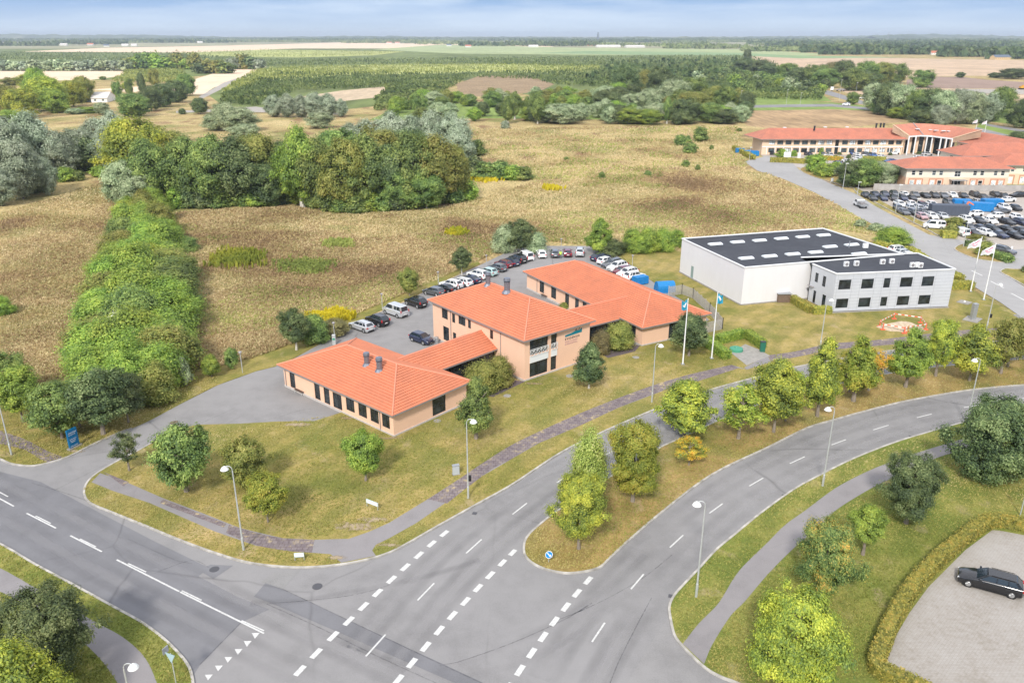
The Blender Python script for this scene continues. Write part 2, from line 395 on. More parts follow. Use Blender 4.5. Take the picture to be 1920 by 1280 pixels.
fld('gravel_yard', '1790,167 1960,168 1960,177 1800,175', -.02, f_gravel)
fld('pale_stubble_field', '-200,150 0,148 60,152 170,150 225,143 240,134 200,132 0,133 -200,133', -.03, f_stub2)
fld('pale_stubble_field', '170,168 300,160 360,150 420,132 500,124 490,132 440,150 400,165 380,178 340,176 230,172', -.03, f_stub2)
fld('clearing', '560,182 640,170 745,160 735,180 640,190 570,192', -.02, fieldm('sandy_clearing', (.52, .41, .28), 0, .2, .02))
fld('clearing', '855,158 900,142 990,142 1040,158 1010,172 950,178 880,182 860,172', -.02, fieldm('brown_earth_bank', (.29, .21, .125), 0, .25, .05))
fld('gravel_track', '330,208 400,205 480,200 500,203 640,212 640,215 500,211 420,209 330,212', -.02, f_gravel)
fld('dirt_road', '486,133 500,126 440,155 380,185 372,182 420,155', -.02, f_gravel)
fld('dry_field', '1385,208 1560,205 1640,208 1700,228 1600,238 1440,240 1400,236', -.03, f_dry)
fld('verge', '1380,192 1560,192 1600,196 1700,206 1640,208 1560,206 1385,209', -.035, f_verge)
fld('wood_floor', '690,226 900,222 1100,224 1390,228 1400,196 1560,190 1540,176 1380,150 1180,150 1100,185 760,196', -.018, f_verge)
fld('far_road', '1365,198 1480,196 1560,195 1640,203 1636,207 1560,200 1480,201 1367,203', -.01, m_asph)
fld('far_road', '1545,168 1560,172 1620,190 1680,200 1660,206 1600,192 1545,176', -.006, m_asph)
fld('motorway', '1840,228 1960,258 1960,288 1920,272 1880,258 1830,240', -.02, f_verge)
fld('far_road', '1845,231 1960,250 1960,256 1850,236', -.01, m_asph_pale)
fld('far_road', '1830,238 1960,270 1960,281 1900,262 1825,244', -.01, m_asph_pale)
fld('verge', '1850,190 1890,198 1960,215 1960,240 1840,226', -.03, f_verge)
fld('far_road', '1850,192 1960,194 1960,199 1855,197', -.01, m_asph)

# --- asphalt of the crossing, both carriageways, drive and yard
sheet('road', G2('-160,800 0,845 60,862 127,838 247,795 300,770 400,740 700,700 900,760 1250,700 1500,660 1700,620 2100,560 2300,900 1700,1000 1500,1330 300,1400 -300,1300'), 0, m_asph)
sheet('driveway', G2('127,866 160,846 215,818 247,803 281,788 337,758 408,722 480,696 530,684 600,645 639,622 655,612 700,590 760,565 800,545 850,520 900,497 960,468 1000,461 1100,461 1140,468 1180,495 1215,522 1250,545 1300,575 1330,600 1200,660 1000,640 900,700 700,720 740,790 640,772 590,790 520,791 450,795 370,797 330,805 260,845 190,885 160,912'), .004, m_asph_pale)
sheet('road', G2('-200,800 0,884 76,903 285,1012 392,1064 372,1080 445,1118 505,1142 455,1165 375,1246 340,1300 -200,1120'), .008, m_asph_dark)
sheet('road_patch', G2('498,1092 530,1104 600,1137 912,1282 960,1310 880,1310 858,1282 520,1135 476,1118'), .012, m_asph_dark)
sheet('road_patch', G2('490,1090 515,1072 562,1068 530,1104'), .016, asphalt('asphalt_old', (.25, .245, .24), .6))
sheet('road_patch', G2('372,1068 395,1058 437,1060 400,1085'), .016, m_asph_dark)
sheet('road_patch', G2('1170,1290 1230,1190 1262,1142 1330,1262 1330,1300'), .012, m_asph_pale)
# --- markings
mk = MB()
dz_n = [0]
def dash(x0, y0, x1, y1, w):
    a, b = P(x0, y0), P(x1, y1); d = (b - a).normalized(); nrm = Vector((-d.y, d.x, 0)) * w / 2
    dz_n[0] = (dz_n[0] + 1) % 4; z = .022 + dz_n[0] * .0012
    mk.face([(a.x - nrm.x, a.y - nrm.y, z), (b.x - nrm.x, b.y - nrm.y, z), (b.x + nrm.x, b.y + nrm.y, z), (a.x + nrm.x, a.y + nrm.y, z)])
def dashline(cs_, frac, w):
    pts = [P(x, y) for x, y in cs_]
    for i, p in enumerate(pts):
        a = pts[max(i - 1, 0)]; b = pts[min(i + 1, len(pts) - 1)]
        d = (b - a) / (2 if 0 < i < len(pts) - 1 else 1) * frac / 2
        x0, x1 = PIX(p - d), PIX(p + d); dash(*x0, *x1, w)
z3 = lambda l: [(480 + x / 4, 960 + y / 4) for x, y in l]
z2 = lambda l: [(960 + x / 4, 960 + y / 4) for x, y in l]
dashline(z3([(1413, 160), (1318, 237), (1222, 322), (1120, 412), (1017, 505), (912, 604), (807, 706), (696, 815), (579, 929), (452, 1058), (330, 1187), (200, 1325)]), .56, .42)
dashline(z3([(1925, 303), (1848, 380), (1757, 472), (1665, 568), (1572, 668), (1473, 774), (1375, 886), (1273, 1007), (1170, 1130), (1068, 1255)]), .56, .42)
dashline(z2([(571, 512), (487, 607), (404, 710), (319, 818), (234, 934), (148, 1055), (60, 1185), (-30, 1320)]), .58, .42)
for a in ((874, 1037, 903, 1011), (783, 1125, 814, 1093), (686, 1230, 723, 1189), (961, 964, 988, 943), (1044, 905, 1066, 890), (1125, 858, 1150, 845), (1765, 668, 1784, 666),
          (1110, 1203, 1134, 1167), (1183, 1104, 1207, 1076), (1256, 1026, 1281, 1003), (1330, 962, 1355, 944), (1405, 911, 1431, 896), (1481, 869, 1509, 856), (1559, 834, 1586, 824),
          (1637, 806, 1666, 797), (1719, 783, 1747, 776), (1807, 764, 1837, 759), (1896, 750, 1925, 746)): dash(*a, .14)
for a in ((-20, 924, 26, 949), (50, 962, 105, 990), (132, 1004, 191, 1034), (219, 1049, 272, 1076)): dash(*a, .15)
dash(268, 1074, 336, 1108.5, .15); dash(338, 1109.5, 495, 1187, .15)
for a in ((-20, 912, 15, 931), (67, 967, 95, 981), (150, 1010, 180, 1025), (240, 1056, 274, 1072), (341, 1107, 378, 1125), (453, 1163, 495, 1182)): dash(*a, .12)
for a in ((1779, 508, 1792, 512), (1821, 507, 1842, 517), (1857, 527, 1882, 540), (1896, 550, 1925, 565)): dash(*a, .3)
for x, y in ((391, 1269), (410, 1252), (428, 1236), (447, 1221), (464, 1206), (479, 1191)):
    p = [P(x - 7, y - 4.5), P(x + 8, y - 5), P(x - 1, y + 6)]
    mk.face([(q.x, q.y, .022) for q in (p[0], p[2], p[1])])
tag(mk.build('road_marking', m_white), kind='structure')

# tyre wear, seams and stains of the asphalt
def wearm(name, c, amt, sc=.8):
    m, n, l, b = newmat(name); b.inputs['Base Color'].default_value = (*c, 1); b.inputs['Roughness'].default_value = .8
    src = n.new('ShaderNodeNewGeometry').outputs['Position']
    uv = n.new('ShaderNodeUVMap'); sp = n.new('ShaderNodeSeparateXYZ'); l.new(uv.outputs[0], sp.inputs[0])
    e_ = n.new('ShaderNodeMath'); e_.operation = 'SINE'; l.new(sp.outputs['X'], e_.inputs[0])
    k = ramp(n, l, noise(n, l, src, sc, 5), .3, .75); f = n.new('ShaderNodeMath'); f.operation = 'MULTIPLY'; l.new(k, f.inputs[0]); l.new(e_.outputs[0], f.inputs[1])
    g = n.new('ShaderNodeMath'); g.operation = 'MULTIPLY'; g.inputs[1].default_value = amt; l.new(f.outputs[0], g.inputs[0])
    t = n.new('ShaderNodeBsdfTransparent'); mx = n.new('ShaderNodeMixShader'); l.new(g.outputs[0], mx.inputs[0]); l.new(t.outputs[0], mx.inputs[1]); l.new(b.outputs[0], mx.inputs[2]); l.new(mx.outputs[0], n['Material Output'].inputs['Surface']); return m
m_wear = wearm('tyre_wear', (.12, .118, .122), .2, .12); m_pol = wearm('polished_lane', (.37, .36, .36), .34, .12); m_seam = wearm('bitumen_seam', (.05, .05, .055), .6, 3)
wz = [0]
def track(s_, w, mat, off=0, name='tyre_track'):
    pts = [(p.x, p.y) for p in smooth(G2(s_), 5)]
    if off: pts = offset(pts, off)
    A_, B_ = offset(pts, w / 2), offset(pts, -w / 2); m = MB(); wz[0] += 1; z = .017 + .0004 * (wz[0] % 9)
    for k in range(len(pts) - 1):
        m.face([(*A_[k], z), (*B_[k], z), (*B_[k + 1], z), (*A_[k + 1], z)][::-1], 0, [(0, 0), (3.1416, 0), (3.1416, 1), (0, 1)][::-1])
    o = m.build(name, mat); o['kind'] = 'structure'
UPC = '700,1230 800,1110 890,1021 975,953 1055,897 1140,850 1200,822 1250,796 1330,766 1420,737 1500,716 1560,702 1650,682 1770,667 1920,656'
LOC = '1060,1290 1122,1185 1195,1090 1268,1014 1342,953 1418,903 1495,862 1572,829 1650,802 1733,779 1822,762 1910,748 1960,742'
LRC = '-60,905 0,937 80,976 160,1019 245,1062 300,1090 400,1140 495,1187 620,1250 720,1300'
for c_, o1 in ((UPC, 1), (LOC, 1), (LRC, 1)):
    for q in (-2.6, -1.0, 1.0, 2.6): track(c_, 1.1, m_wear, q)
    for q in (-1.8, 1.8): track(c_, 1.2, m_pol, q)
track('470,1130 560,1126 640,1113 720,1098 800,1080 900,1050', .9, m_wear); track('860,1245 950,1210 1040,1165 1130,1110 1210,1040', .9, m_wear); track('900,1262 980,1240 1080,1190 1180,1110', .8, m_pol)
for s_ in ('505,1131 580,1125 650,1117 700,1106 730,1096', '825,1248 835,1245 860,1240 960,1205 1060,1160 1110,1130', '1222,1120 1195,1170 1160,1240 1140,1290', '1045,1162 1100,1140 1160,1110 1210,1080 1260,1040', '530,1104 600,1137 690,1180 800,1232 912,1284', '500,1132 590,1172 700,1226 840,1290', '455,1163 375,1245', '300,1070 360,1050 392,1064', '210,875 330,815 440,765', '440,800 520,782 560,770 590,765', '60,905 140,930 215,960', '100,920 160,890 200,870', '240,1010 330,1050 360,1056'):
    track(s_, .09, m_seam, 0, 'road_seam')
# --- lawns: raised 9 cm, edged with stone kerbs
kb = MB()
def lawn(name, edge, rest='', mat=None, kerb=True, z=.09, closed=False):
    e = smooth(G2(edge), 5) if not closed else smooth(G2(edge), 5, True)
    pts = list(e) + (G2(rest) if rest else [])
    m = MB(); m.slab([(p.x, p.y) for p in pts], -.05, z); o = m.build(name, mat or m_lawn); o['kind'] = 'structure'
    if kerb: kb.ribbon([(p.x, p.y) for p in (e + [e[0]] if closed else e)], .2, -.02, .12)
    return o
lawn('lawn', '640,774 590,790 520,791 450,795 370,797 330,805', '', kerb=False) if False else None
lawn('lawn', '330,806 300,822 260,845 215,868 175,893 160,912 159,930 170,944 200,957 260,981 330,1010 400,1036 470,1056 550,1064 620,1061 690,1049 740,1032 820,987 890,948 960,909 1055,847 1137,807 1245,761 1322,734 1420,707 1485,690 1560,676 1650,660 1720,654 1790,646 1860,641 1960,638',
     '1960,606 1920,604 1876,576 1826,545 1788,522 1747,492 1715,470 1690,478 1640,470 1600,500 1500,480 1290,475 1265,470 1180,470 1165,480 1180,495 1215,522 1250,545 1300,575 1335,600 1200,648 1105,655 983,716 900,745 877,757 739,819 640,774 590,790 520,791 450,795 370,797')
lawn('median', '1245,836 1172,878 1100,922 1040,962 1005,990 990,1005 983,1020 984,1040 997,1055 1025,1068 1067,1075 1120,1066 1145,1045 1167,1024 1239,962 1335,890 1440,839 1515,802 1565,787 1615,773 1690,754 1765,740 1830,730 1920,722 2050,716',
     '2050,668 1960,672 1920,674 1890,676 1797,685 1752,689 1645,705 1500,738 1430,757 1352,787 1272,824', mat=m_lawn_dry)
kb.ribbon([(p.x, p.y) for p in smooth(G2('2050,668 1960,672 1920,674 1890,676 1797,685 1752,689 1645,705 1500,738 1430,757 1352,787 1272,824 1245,836'), 4)], .2, -.02, .12)
lawn('lawn', '1450,1310 1377,1279 1355,1271 1330,1258 1310,1242 1280,1212 1265,1192 1258,1165 1255,1138 1264,1117 1285,1093 1310,1067 1342,1032 1372,1007 1427,962 1490,917 1540,890 1590,865 1640,844 1690,826 1740,811 1800,794 1860,780 1960,766 2050,760',
     '2300,900 2000,1400 1400,1400', mat=m_lawn_green)
lawn('lawn', '-120,965 0,1020 67,1059 125,1090 175,1117 220,1142 262,1165 300,1192 332,1222 355,1252 363,1290 362,1330', '300,1450 -300,1450 -300,1050', mat=m_lawn_green)
lawn('lawn', '-160,800 -60,838 0,861 22,870 56,874 84,870 127,857 169,836 215,815 247,803 281,788 337,758 408,722 480,696 530,682 600,643 645,618 700,588 760,562 800,543 850,518 900,495',
     '895,488 840,508 790,532 700,570 640,598 590,630 540,640 470,668 400,688 330,705 230,735 60,745 0,742 -160,700', mat=m_lawn, z=.02, kerb=False)
kb.ribbon([(p.x, p.y) for p in smooth(G2('-160,800 -60,838 0,861 22,870 56,874 84,870 127,857 169,836 215,815 247,803'), 5)], .2, -.02, .12)
# grass strips of the branch road and the islands before the car lot
lawn('verge', '1604,352 1608,362 1640,379 1700,411 1742,432 1760,442 1775,444 1788,443 1783,432 1765,424 1735,418 1700,402 1665,384', '', mat=m_lawn, closed=True)
lawn('verge', '1790,466 1800,474 1833,486 1875,492 1895,492 1900,482 1880,470 1840,462 1806,458', '', mat=m_lawn_dry, closed=True)
lawn('verge', '1876,510 1890,518 1920,535 1990,575 1990,505 1905,505 1885,504', '', mat=m_lawn, closed=True)
lawn('verge', '1500,318 1520,330 1560,342 1600,352 1690,352 1690,340 1600,332 1560,322 1520,312', '', mat=m_lawn_dry, closed=True)
tag(kb.build('kerb', m_kerb), kind='structure')
# --- branch road, car lots
sheet('branch_road', G2('1395,303 1420,320 1470,336 1530,362 1600,402 1638,421 1698,457 1748,487 1790,514 1826,537 1876,567 1920,598 2050,690 2100,640 2000,560 1920,537 1880,512 1905,505 1990,500 1990,460 1880,470 1800,450 1742,440 1700,418 1640,386 1608,365 1560,345 1500,320 1480,300 1440,292'), .012, m_asph_branch)
sheet('car_lot', G2('1598,340 1700,353 1940,357 2100,360 2100,520 1905,492 1897,478 1835,461 1790,452 1765,440 1700,410 1640,378 1610,362'), .006, m_pavers_far)
sheet('office_forecourt', G2('1440,300 1426,290 1700,287 1800,291 1860,300 1900,330 1700,350 1600,348 1540,325'), .003, m_pavers_far)
sheet('parking_yard', G2('1660,435 1715,470 1747,492 1790,520 1760,520 1700,505 1660,480'), .006, m_asph_pale)
# --- paving and paths
sheet('sidewalk', G2('188,888 215,897 242,907 306,935 380,963 450,991 530,1010 590,1013 655,1011 692,998 730,981 802,937 855,903 907,868 960,835 1022,805 1085,777 1160,747 1235,720 1297,702 1372,685 1400,694 1385,691 1310,715 1247,732 1160,765 1085,800 1010,832 960,861 905,893 855,930 780,982 730,1010 705,1022 698,1033 705,1043 640,1056 620,1040 555,1035 480,1024 402,997 281,944 211,921 172,905'), .098, m_asph_path)
def strip(name, up, lo, mat, z=.104, w0=0, w1=1):
    a, b = smooth(G2(up), 5), smooth(G2(lo), 5)
    pts = [p.lerp(q, w0) for p, q in zip(a, b)] + [p.lerp(q, w1) for p, q in zip(a, b)][::-1]
    mb = MB(); mb.poly(pts, z); o = mb.build(name, mat); o['kind'] = 'structure'; return o
strip('sidewalk', '802,937 855,903 907,868 960,835 1022,805 1085,777 1160,747 1235,720 1297,702 1372,685', '838,945 880,912 925,879 960,861 1010,832 1085,800 1160,765 1247,732 1310,715 1385,691', m_mossy)
strip('sidewalk', '1440,667 1490,660 1552,646 1627,640 1665,636 1792,621 1855,617 1960,608', '1445,678 1495,670 1560,657 1635,650 1670,647 1795,633 1860,628 1960,620', m_mossy)
strip('sidewalk', '194,886 242,905', '212,898 232,913', m_mossy)
strip('sidewalk', '306,937 380,966 425,983', '300,944 378,974 420,990', m_mossy)
strip('sidewalk', '430,985 480,1000 530,1010 590,1013', '424,1000 480,1023 540,1034 585,1037', m_mossy)
strip('sidewalk', '-20,800 0,807 50,825 88,845 118,857', '-40,822 0,832 45,843 75,860 92,868', m_mossy, z=.03)
sheet('sidewalk', G2('1395,690 1440,668 1445,680 1400,694'), .102, m_asph_path)
sheet('bin_paving', G2('1370,662 1397,646 1420,655 1444,668 1400,686'), .108, m_concrete)
strip('footpath', '1280,1208 1310,1170 1347,1132 1385,1072 1440,1017 1472,985 1507,960 1565,917 1615,890 1657,872 1735,845 1775,833 1850,812 1940,800',
      '1320,1246 1335,1210 1370,1155 1395,1130 1440,1077 1490,1027 1540,985 1568,957 1615,927 1652,907 1750,862 1785,850 1860,830 1940,816', m_asph_path, z=.1)
strip('footpath', '-60,1045 0,1066 70,1105 120,1132 175,1165 225,1192 260,1220 280,1247 298,1290', '-60,1085 0,1110 45,1132 95,1165 150,1200 187,1235 205,1258 222,1285 230,1320', m_asph_path, z=.1)
sheet('parking_lot', G2('1875,996 1860,995 1810,1032 1740,1102 1705,1150 1677,1197 1660,1243 1715,1281 1800,1340 2300,1400 2300,1060 1960,1012'), .1, m_pavers)
sheet('planting_bed', G2('905,742 945,712 985,716 960,728 925,745'), .1, M('bark_mulch', (.12, .095, .1), .95, var=.3, vscale=8))
sheet('planting_bed', G2('1128,665 1160,640 1200,649 1190,660 1140,672'), .1, bpy.data.materials['bark_mulch'])
# --- manholes, drains
dk = M('cast_iron', (.10, .10, .11), .6, .3); dr = M('drain_lid', (.3, .29, .26), .8)
def cover(px, py, r, mat, z=.026, nm='manhole_cover', lab='round iron manhole cover', sq=False):
    p = P(px, py); mb = MB(); n = 4 if sq else 20
    c = [(p.x + r * math.cos(2 * math.pi * k / n + .5), p.y + r * math.sin(2 * math.pi * k / n + .5)) for k in range(n)]
    mb.slab(c, z - .02, z); o = mb.build(nm, mat, org=(p.x, p.y, 0)); o.location = (p.x, p.y, 0); return tag(o, lab, 'manhole cover' if not sq else 'drain')
cover(402, 1067, .42, dk, lab='dark round manhole cover in the worn patch by the corner kerb')
cover(595, 1099, .42, dk, lab='dark round manhole cover on the pale asphalt of the crossing')
cover(290, 1070, .36, m_asph_dark, lab='faint grey manhole cover beside the left road centre line')
cover(1069, 706, .55, m_concrete, .115, lab='pale concrete cover in the lawn near the shop front window')
cover(1192, 671, .5, m_concrete, .115, lab='pale concrete cover in the lawn by the planted bed')
cover(820, 790, .45, dr, .115, lab='dull round cover in the lawn by the low wing corner')
cover(951, 743, .5, m_concrete, .115, lab='pale concrete cover in the lawn beside the left bed')
for x, y, lb in ((1258, 1117, 'square drain grate at the kerb of the crossing'), (1470, 929, 'dark drain grate at the kerb of the lower carriageway'), (1708, 818, 'dark drain grate at the far kerb bend near the large tree'), (890, 962, 'dark drain grate below the clinic verge kerb')):
    cover(x, y, .3, dk, lab=lb, nm='drain_grate', sq=True)
cover(326, 792, .45, M('rusty_iron', (.2, .14, .11), .8), .03, lab='rusty cover in the clinic driveway beside the big lawn tree')
# bare earth with a ragged edge
def soilm(name, c):
    m, n, l, b = newmat(name)
    b.inputs['Base Color'].default_value = (*c, 1); b.inputs['Roughness'].default_value = .95
    tcx = n.new('ShaderNodeTexCoord'); ln = n.new('ShaderNodeVectorMath'); ln.operation = 'LENGTH'; l.new(tcx.outputs['Object'], ln.inputs[0])
    geo = n.new('ShaderNodeNewGeometry').outputs['Position']
    nz = noise(n, l, geo, 1.3, 6)
    col = ramp(n, l, noise(n, l, geo, 4, 6), .3, .7, tuple(q * .8 for q in c), tuple(q * 1.15 for q in c)); l.new(col, b.inputs['Base Color'])
    a = n.new('ShaderNodeMath'); a.operation = 'MULTIPLY_ADD'; a.inputs[1].default_value = 1.1; l.new(nz, a.inputs[0]); l.new(ln.outputs['Value'], a.inputs[2])
    f = ramp(n, l, a.outputs[0], .7, 1.55, (.08, .08, .08), (1, 1, 1))
    t = n.new('ShaderNodeBsdfTransparent'); mx = n.new('ShaderNodeMixShader'); l.new(f, mx.inputs[0]); l.new(b.outputs[0], mx.inputs[1]); l.new(t.outputs[0], mx.inputs[2])
    l.new(mx.outputs[0], n['Material Output'].inputs['Surface']); return m
m_soil = soilm('bare_soil', (.30, .23, .13)); m_sand = soilm('sandy_soil', (.39, .31, .205))
def soil(px, py, rx, ry=None, mat=None, z=.1):
    p = P(px, py); ry = ry or rx; mb = MB()
    mb.poly([(1.3 * math.cos(k * .3142), 1.3 * math.sin(k * .3142), 0) for k in range(20)])
    o = mb.build('bare_soil', mat or m_soil); o.location = (p.x, p.y, z + random.random() * .003); o.scale = (rx, ry, 1); o['kind'] = 'structure'
soil(668, 988, 4.6, 1.7, m_sand); soil(700, 975, 3.2, 1.2, m_sand); soil(560, 797, 4, 1.2, m_sand); soil(735, 822, 3, .8, m_soil); soil(650, 785, 3, .8, m_soil)
soil(730, 1023, 2.2, .8, m_sand); soil(632, 1046, 2, .7, m_sand); soil(1000, 720, 3, .8); soil(140, 846, 2.2, .8, m_sand, .03)
# ================================================================ TREES
rng = np.random.default_rng(5)
def np_mesh(name, V, Q, smooth_=False):
    me = bpy.data.meshes.new(name)
    nv, nf, k = len(V), len(Q), Q.shape[1]
    me.vertices.add(nv); me.vertices.foreach_set('co', V.astype(np.float32).ravel())
    me.loops.add(nf * k); me.loops.foreach_set('vertex_index', Q.astype(np.int32).ravel())
    me.polygons.add(nf); me.polygons.foreach_set('loop_start', np.arange(0, nf * k, k, dtype=np.int32)); me.polygons.foreach_set('loop_total', np.full(nf, k, dtype=np.int32))
    me.update(calc_edges=True); me.validate()
    return me
def leaves(pos, nrm, size, asp=.55):
    n = len(pos)
    nrm = nrm / np.linalg.norm(nrm, axis=1, keepdims=True)
    a = rng.normal(size=(n, 3)); u = np.cross(nrm, a); u /= np.linalg.norm(u, axis=1, keepdims=True); v = np.cross(nrm, u)
    s = (size * rng.uniform(.6, 1.35, n))[:, None]
    V = np.stack([pos - u * s, pos - v * s * asp + nrm * s * .15, pos + u * s, pos + v * s * asp + nrm * s * .15], 1).reshape(-1, 3)
    return V, np.arange(4 * n).reshape(-1, 4)
PROF = {
 'round': lambda z: np.sqrt(np.clip(1 - (2 * z - 1) ** 2, 0, 1)) ** .75,
 'cone': lambda z: np.clip(1 - z, 0, 1) ** .75 * np.clip(z / .16, 0, 1) ** .5 * 1.06,
 'oval': lambda z: np.sqrt(np.clip(1 - (2 * z - .9) ** 2 / 1.2, 0, 1)) * np.clip(z / .2, .2, 1) ** .5 * np.clip((1 - z) / .3, 0, 1) ** .4,
 'dome': lambda z: np.sqrt(np.clip(1 - z ** 2, 0, 1)) * np.clip(.6 + z * 2, 0, 1),
 'egg': lambda z: np.clip(z / .3, 0, 1) ** .5 * np.clip((1 - z) / .75, 0, 1) ** .6,
}
def crown(shape, ncl, nlf, leaf, sig=.075, lob=.22, fill=.5, gap=0.0):
    pf = PROF[shape]
    z = rng.uniform(0, 1, ncl * 6); w = pf(z); keep = rng.uniform(0, 1, ncl * 6) < w / w.max() * .9 + .1
    z = z[keep][:ncl]; n = len(z); w = pf(z)
    th = rng.uniform(0, 2 * np.pi, n)
    ph = rng.uniform(0, 6.28, 6)
    l = 1 + lob * (np.sin(th * 2 + z * 5 + ph[0]) * .5 + np.sin(th * 3 - z * 8 + ph[1]) * .5 + np.sin(th * 5 + z * 13 + ph[2]) * .35)
    rad = w * .375 * l * (fill + (1 - fill) * rng.uniform(0, 1, n) ** .45)
    c = np.stack([rad * np.cos(th), rad * np.sin(th), z * .88 + .05], 1)
    # spurs that break the outline
    sp = rng.uniform(0, 1, n) < .14; c[sp, :2] *= 1.2; c[sp, 2] += rng.uniform(0, .04, sp.sum())
    out = np.stack([np.cos(th), np.sin(th), (z - .35) * 1.6], 1)
    cnt = (nlf * rng.uniform(.45, 1.5, n)).astype(int); idx = np.repeat(np.arange(n), cnt)
    sg = sig * rng.uniform(.7, 1.35, n)[idx][:, None]
    d = rng.normal(size=(len(idx), 3)); off = d * sg * np.array([1, 1, .75]) + out[idx] * sg * .2
    pos = c[idx] + off
    if gap:
        g = np.sin(pos[:, 0] * 17 + ph[3]) + np.sin(pos[:, 1] * 15 + ph[4]) + np.sin(pos[:, 2] * 19 + ph[5]); pos_k = g > -3 + gap * 3
        pos, idx, d = pos[pos_k], idx[pos_k], d[pos_k]
    nm = out[idx] * .7 + d * .55 + np.array([0, 0, .55]) + rng.normal(size=pos.shape) * .35
    V, Q = leaves(pos, nm, np.full(len(pos), leaf))
    return V, Q
def trunk_mesh(h=1.0, r=.03, limbs=7, lean=.02, low=.3):
    mb = MB(); pts = [(0, 0, -.03)]; x = y = 0
    for k in range(1, 8):
        x += random.gauss(0, lean) * .4; y += random.gauss(0, lean) * .4; pts.append((x, y, k / 7 * .86))
    mb.tube(pts, [r * (1.35 if k == 0 else 1) * (1 - .82 * k / 7) for k in range(8)], 7)
    for i in range(limbs):
        k = 2 + int(i * 4.2 / limbs); b = Vector(pts[k]); a = i * 2.4 + random.random(); L = random.uniform(.2, .36) * (1.1 - k / 9)
        m = b + Vector((math.cos(a) * L * .5, math.sin(a) * L * .5, L * .35)); e = b + Vector((math.cos(a) * L, math.sin(a) * L, L * .95))
        mb.tube([b, m, e], [r * .45, r * .3, r * .1], 5, cap=False)
        for s in (-.7, .8):
            e2 = m + Vector((math.cos(a + s) * L * .45, math.sin(a + s) * L * .45, L * .4)); mb.tube([m, e2], [r * .22, r * .06], 4, cap=False)
    return mb
def mesh_of(mb, name):
    o = mb.build(name, []); me = o.data; bpy.data.objects.remove(o); return me
m_bark = M('bark', (.25, .21, .17), .9, var=.3, vscale=9)
m_bark_pale = M('pale_bark', (.55, .52, .46), .85, var=.25, vscale=12)
CR = {}
def cm(key, *a, **k):
    out = []
    for i in range(k.pop('n', 2)):
        V, Q = crown(*a, **k); me = np_mesh('crown', V, Q); me.materials.append(m_bark); out.append(me)
    CR[key] = out
cm('x_round', 'round', 190, 300, .0135, n=2, sig=.042, lob=.36, fill=.45, gap=.22)
cm('x_cone', 'cone', 170, 300, .0135, n=2, sig=.04, lob=.38, fill=.38, gap=.22)
cm('round', 'round', 170, 150, .0205, n=3, sig=.047, lob=.34, fill=.45, gap=.22)
cm('cone', 'cone', 150, 150, .0205, n=3, sig=.042, lob=.38, fill=.36, gap=.22)
cm('oval', 'oval', 160, 150, .0205, n=3, sig=.045, lob=.34, fill=.4, gap=.22)
cm('sparse', 'oval', 70, 110, .022, n=2, sig=.045, lob=.5, fill=.35, gap=.35)
cm('feather', 'egg', 150, 150, .018, n=1, sig=.075, lob=.25, fill=.5)
cm('dome', 'dome', 130, 170, .022, n=3, sig=.07, lob=.3, fill=.5)
cm('m_round', 'round', 150, 200, .0185, n=3, sig=.05, lob=.32, fill=.5)
cm('m_oval', 'oval', 150, 200, .0185, n=3, sig=.05, lob=.34, fill=.45)
cm('m_cone', 'cone', 90, 34, .05, n=2, sig=.06, lob=.25, fill=.5)
cm('m_dome', 'dome', 90, 60, .048, n=3, sig=.08, lob=.35, fill=.5)
cm('f_round', 'round', 60, 14, .10, n=3, sig=.09, lob=.3, fill=.65)
cm('f_dome', 'dome', 50, 14, .12, n=3, sig=.1, lob=.3, fill=.6)
TR = [mesh_of(trunk_mesh(r=.02 + .004 * i), 'trunk') for i in range(4)]
TRS = [mesh_of(trunk_mesh(r=.032, limbs=9), 'trunk') for i in range(2)]
for t in TR + TRS: t.materials.append(m_bark)
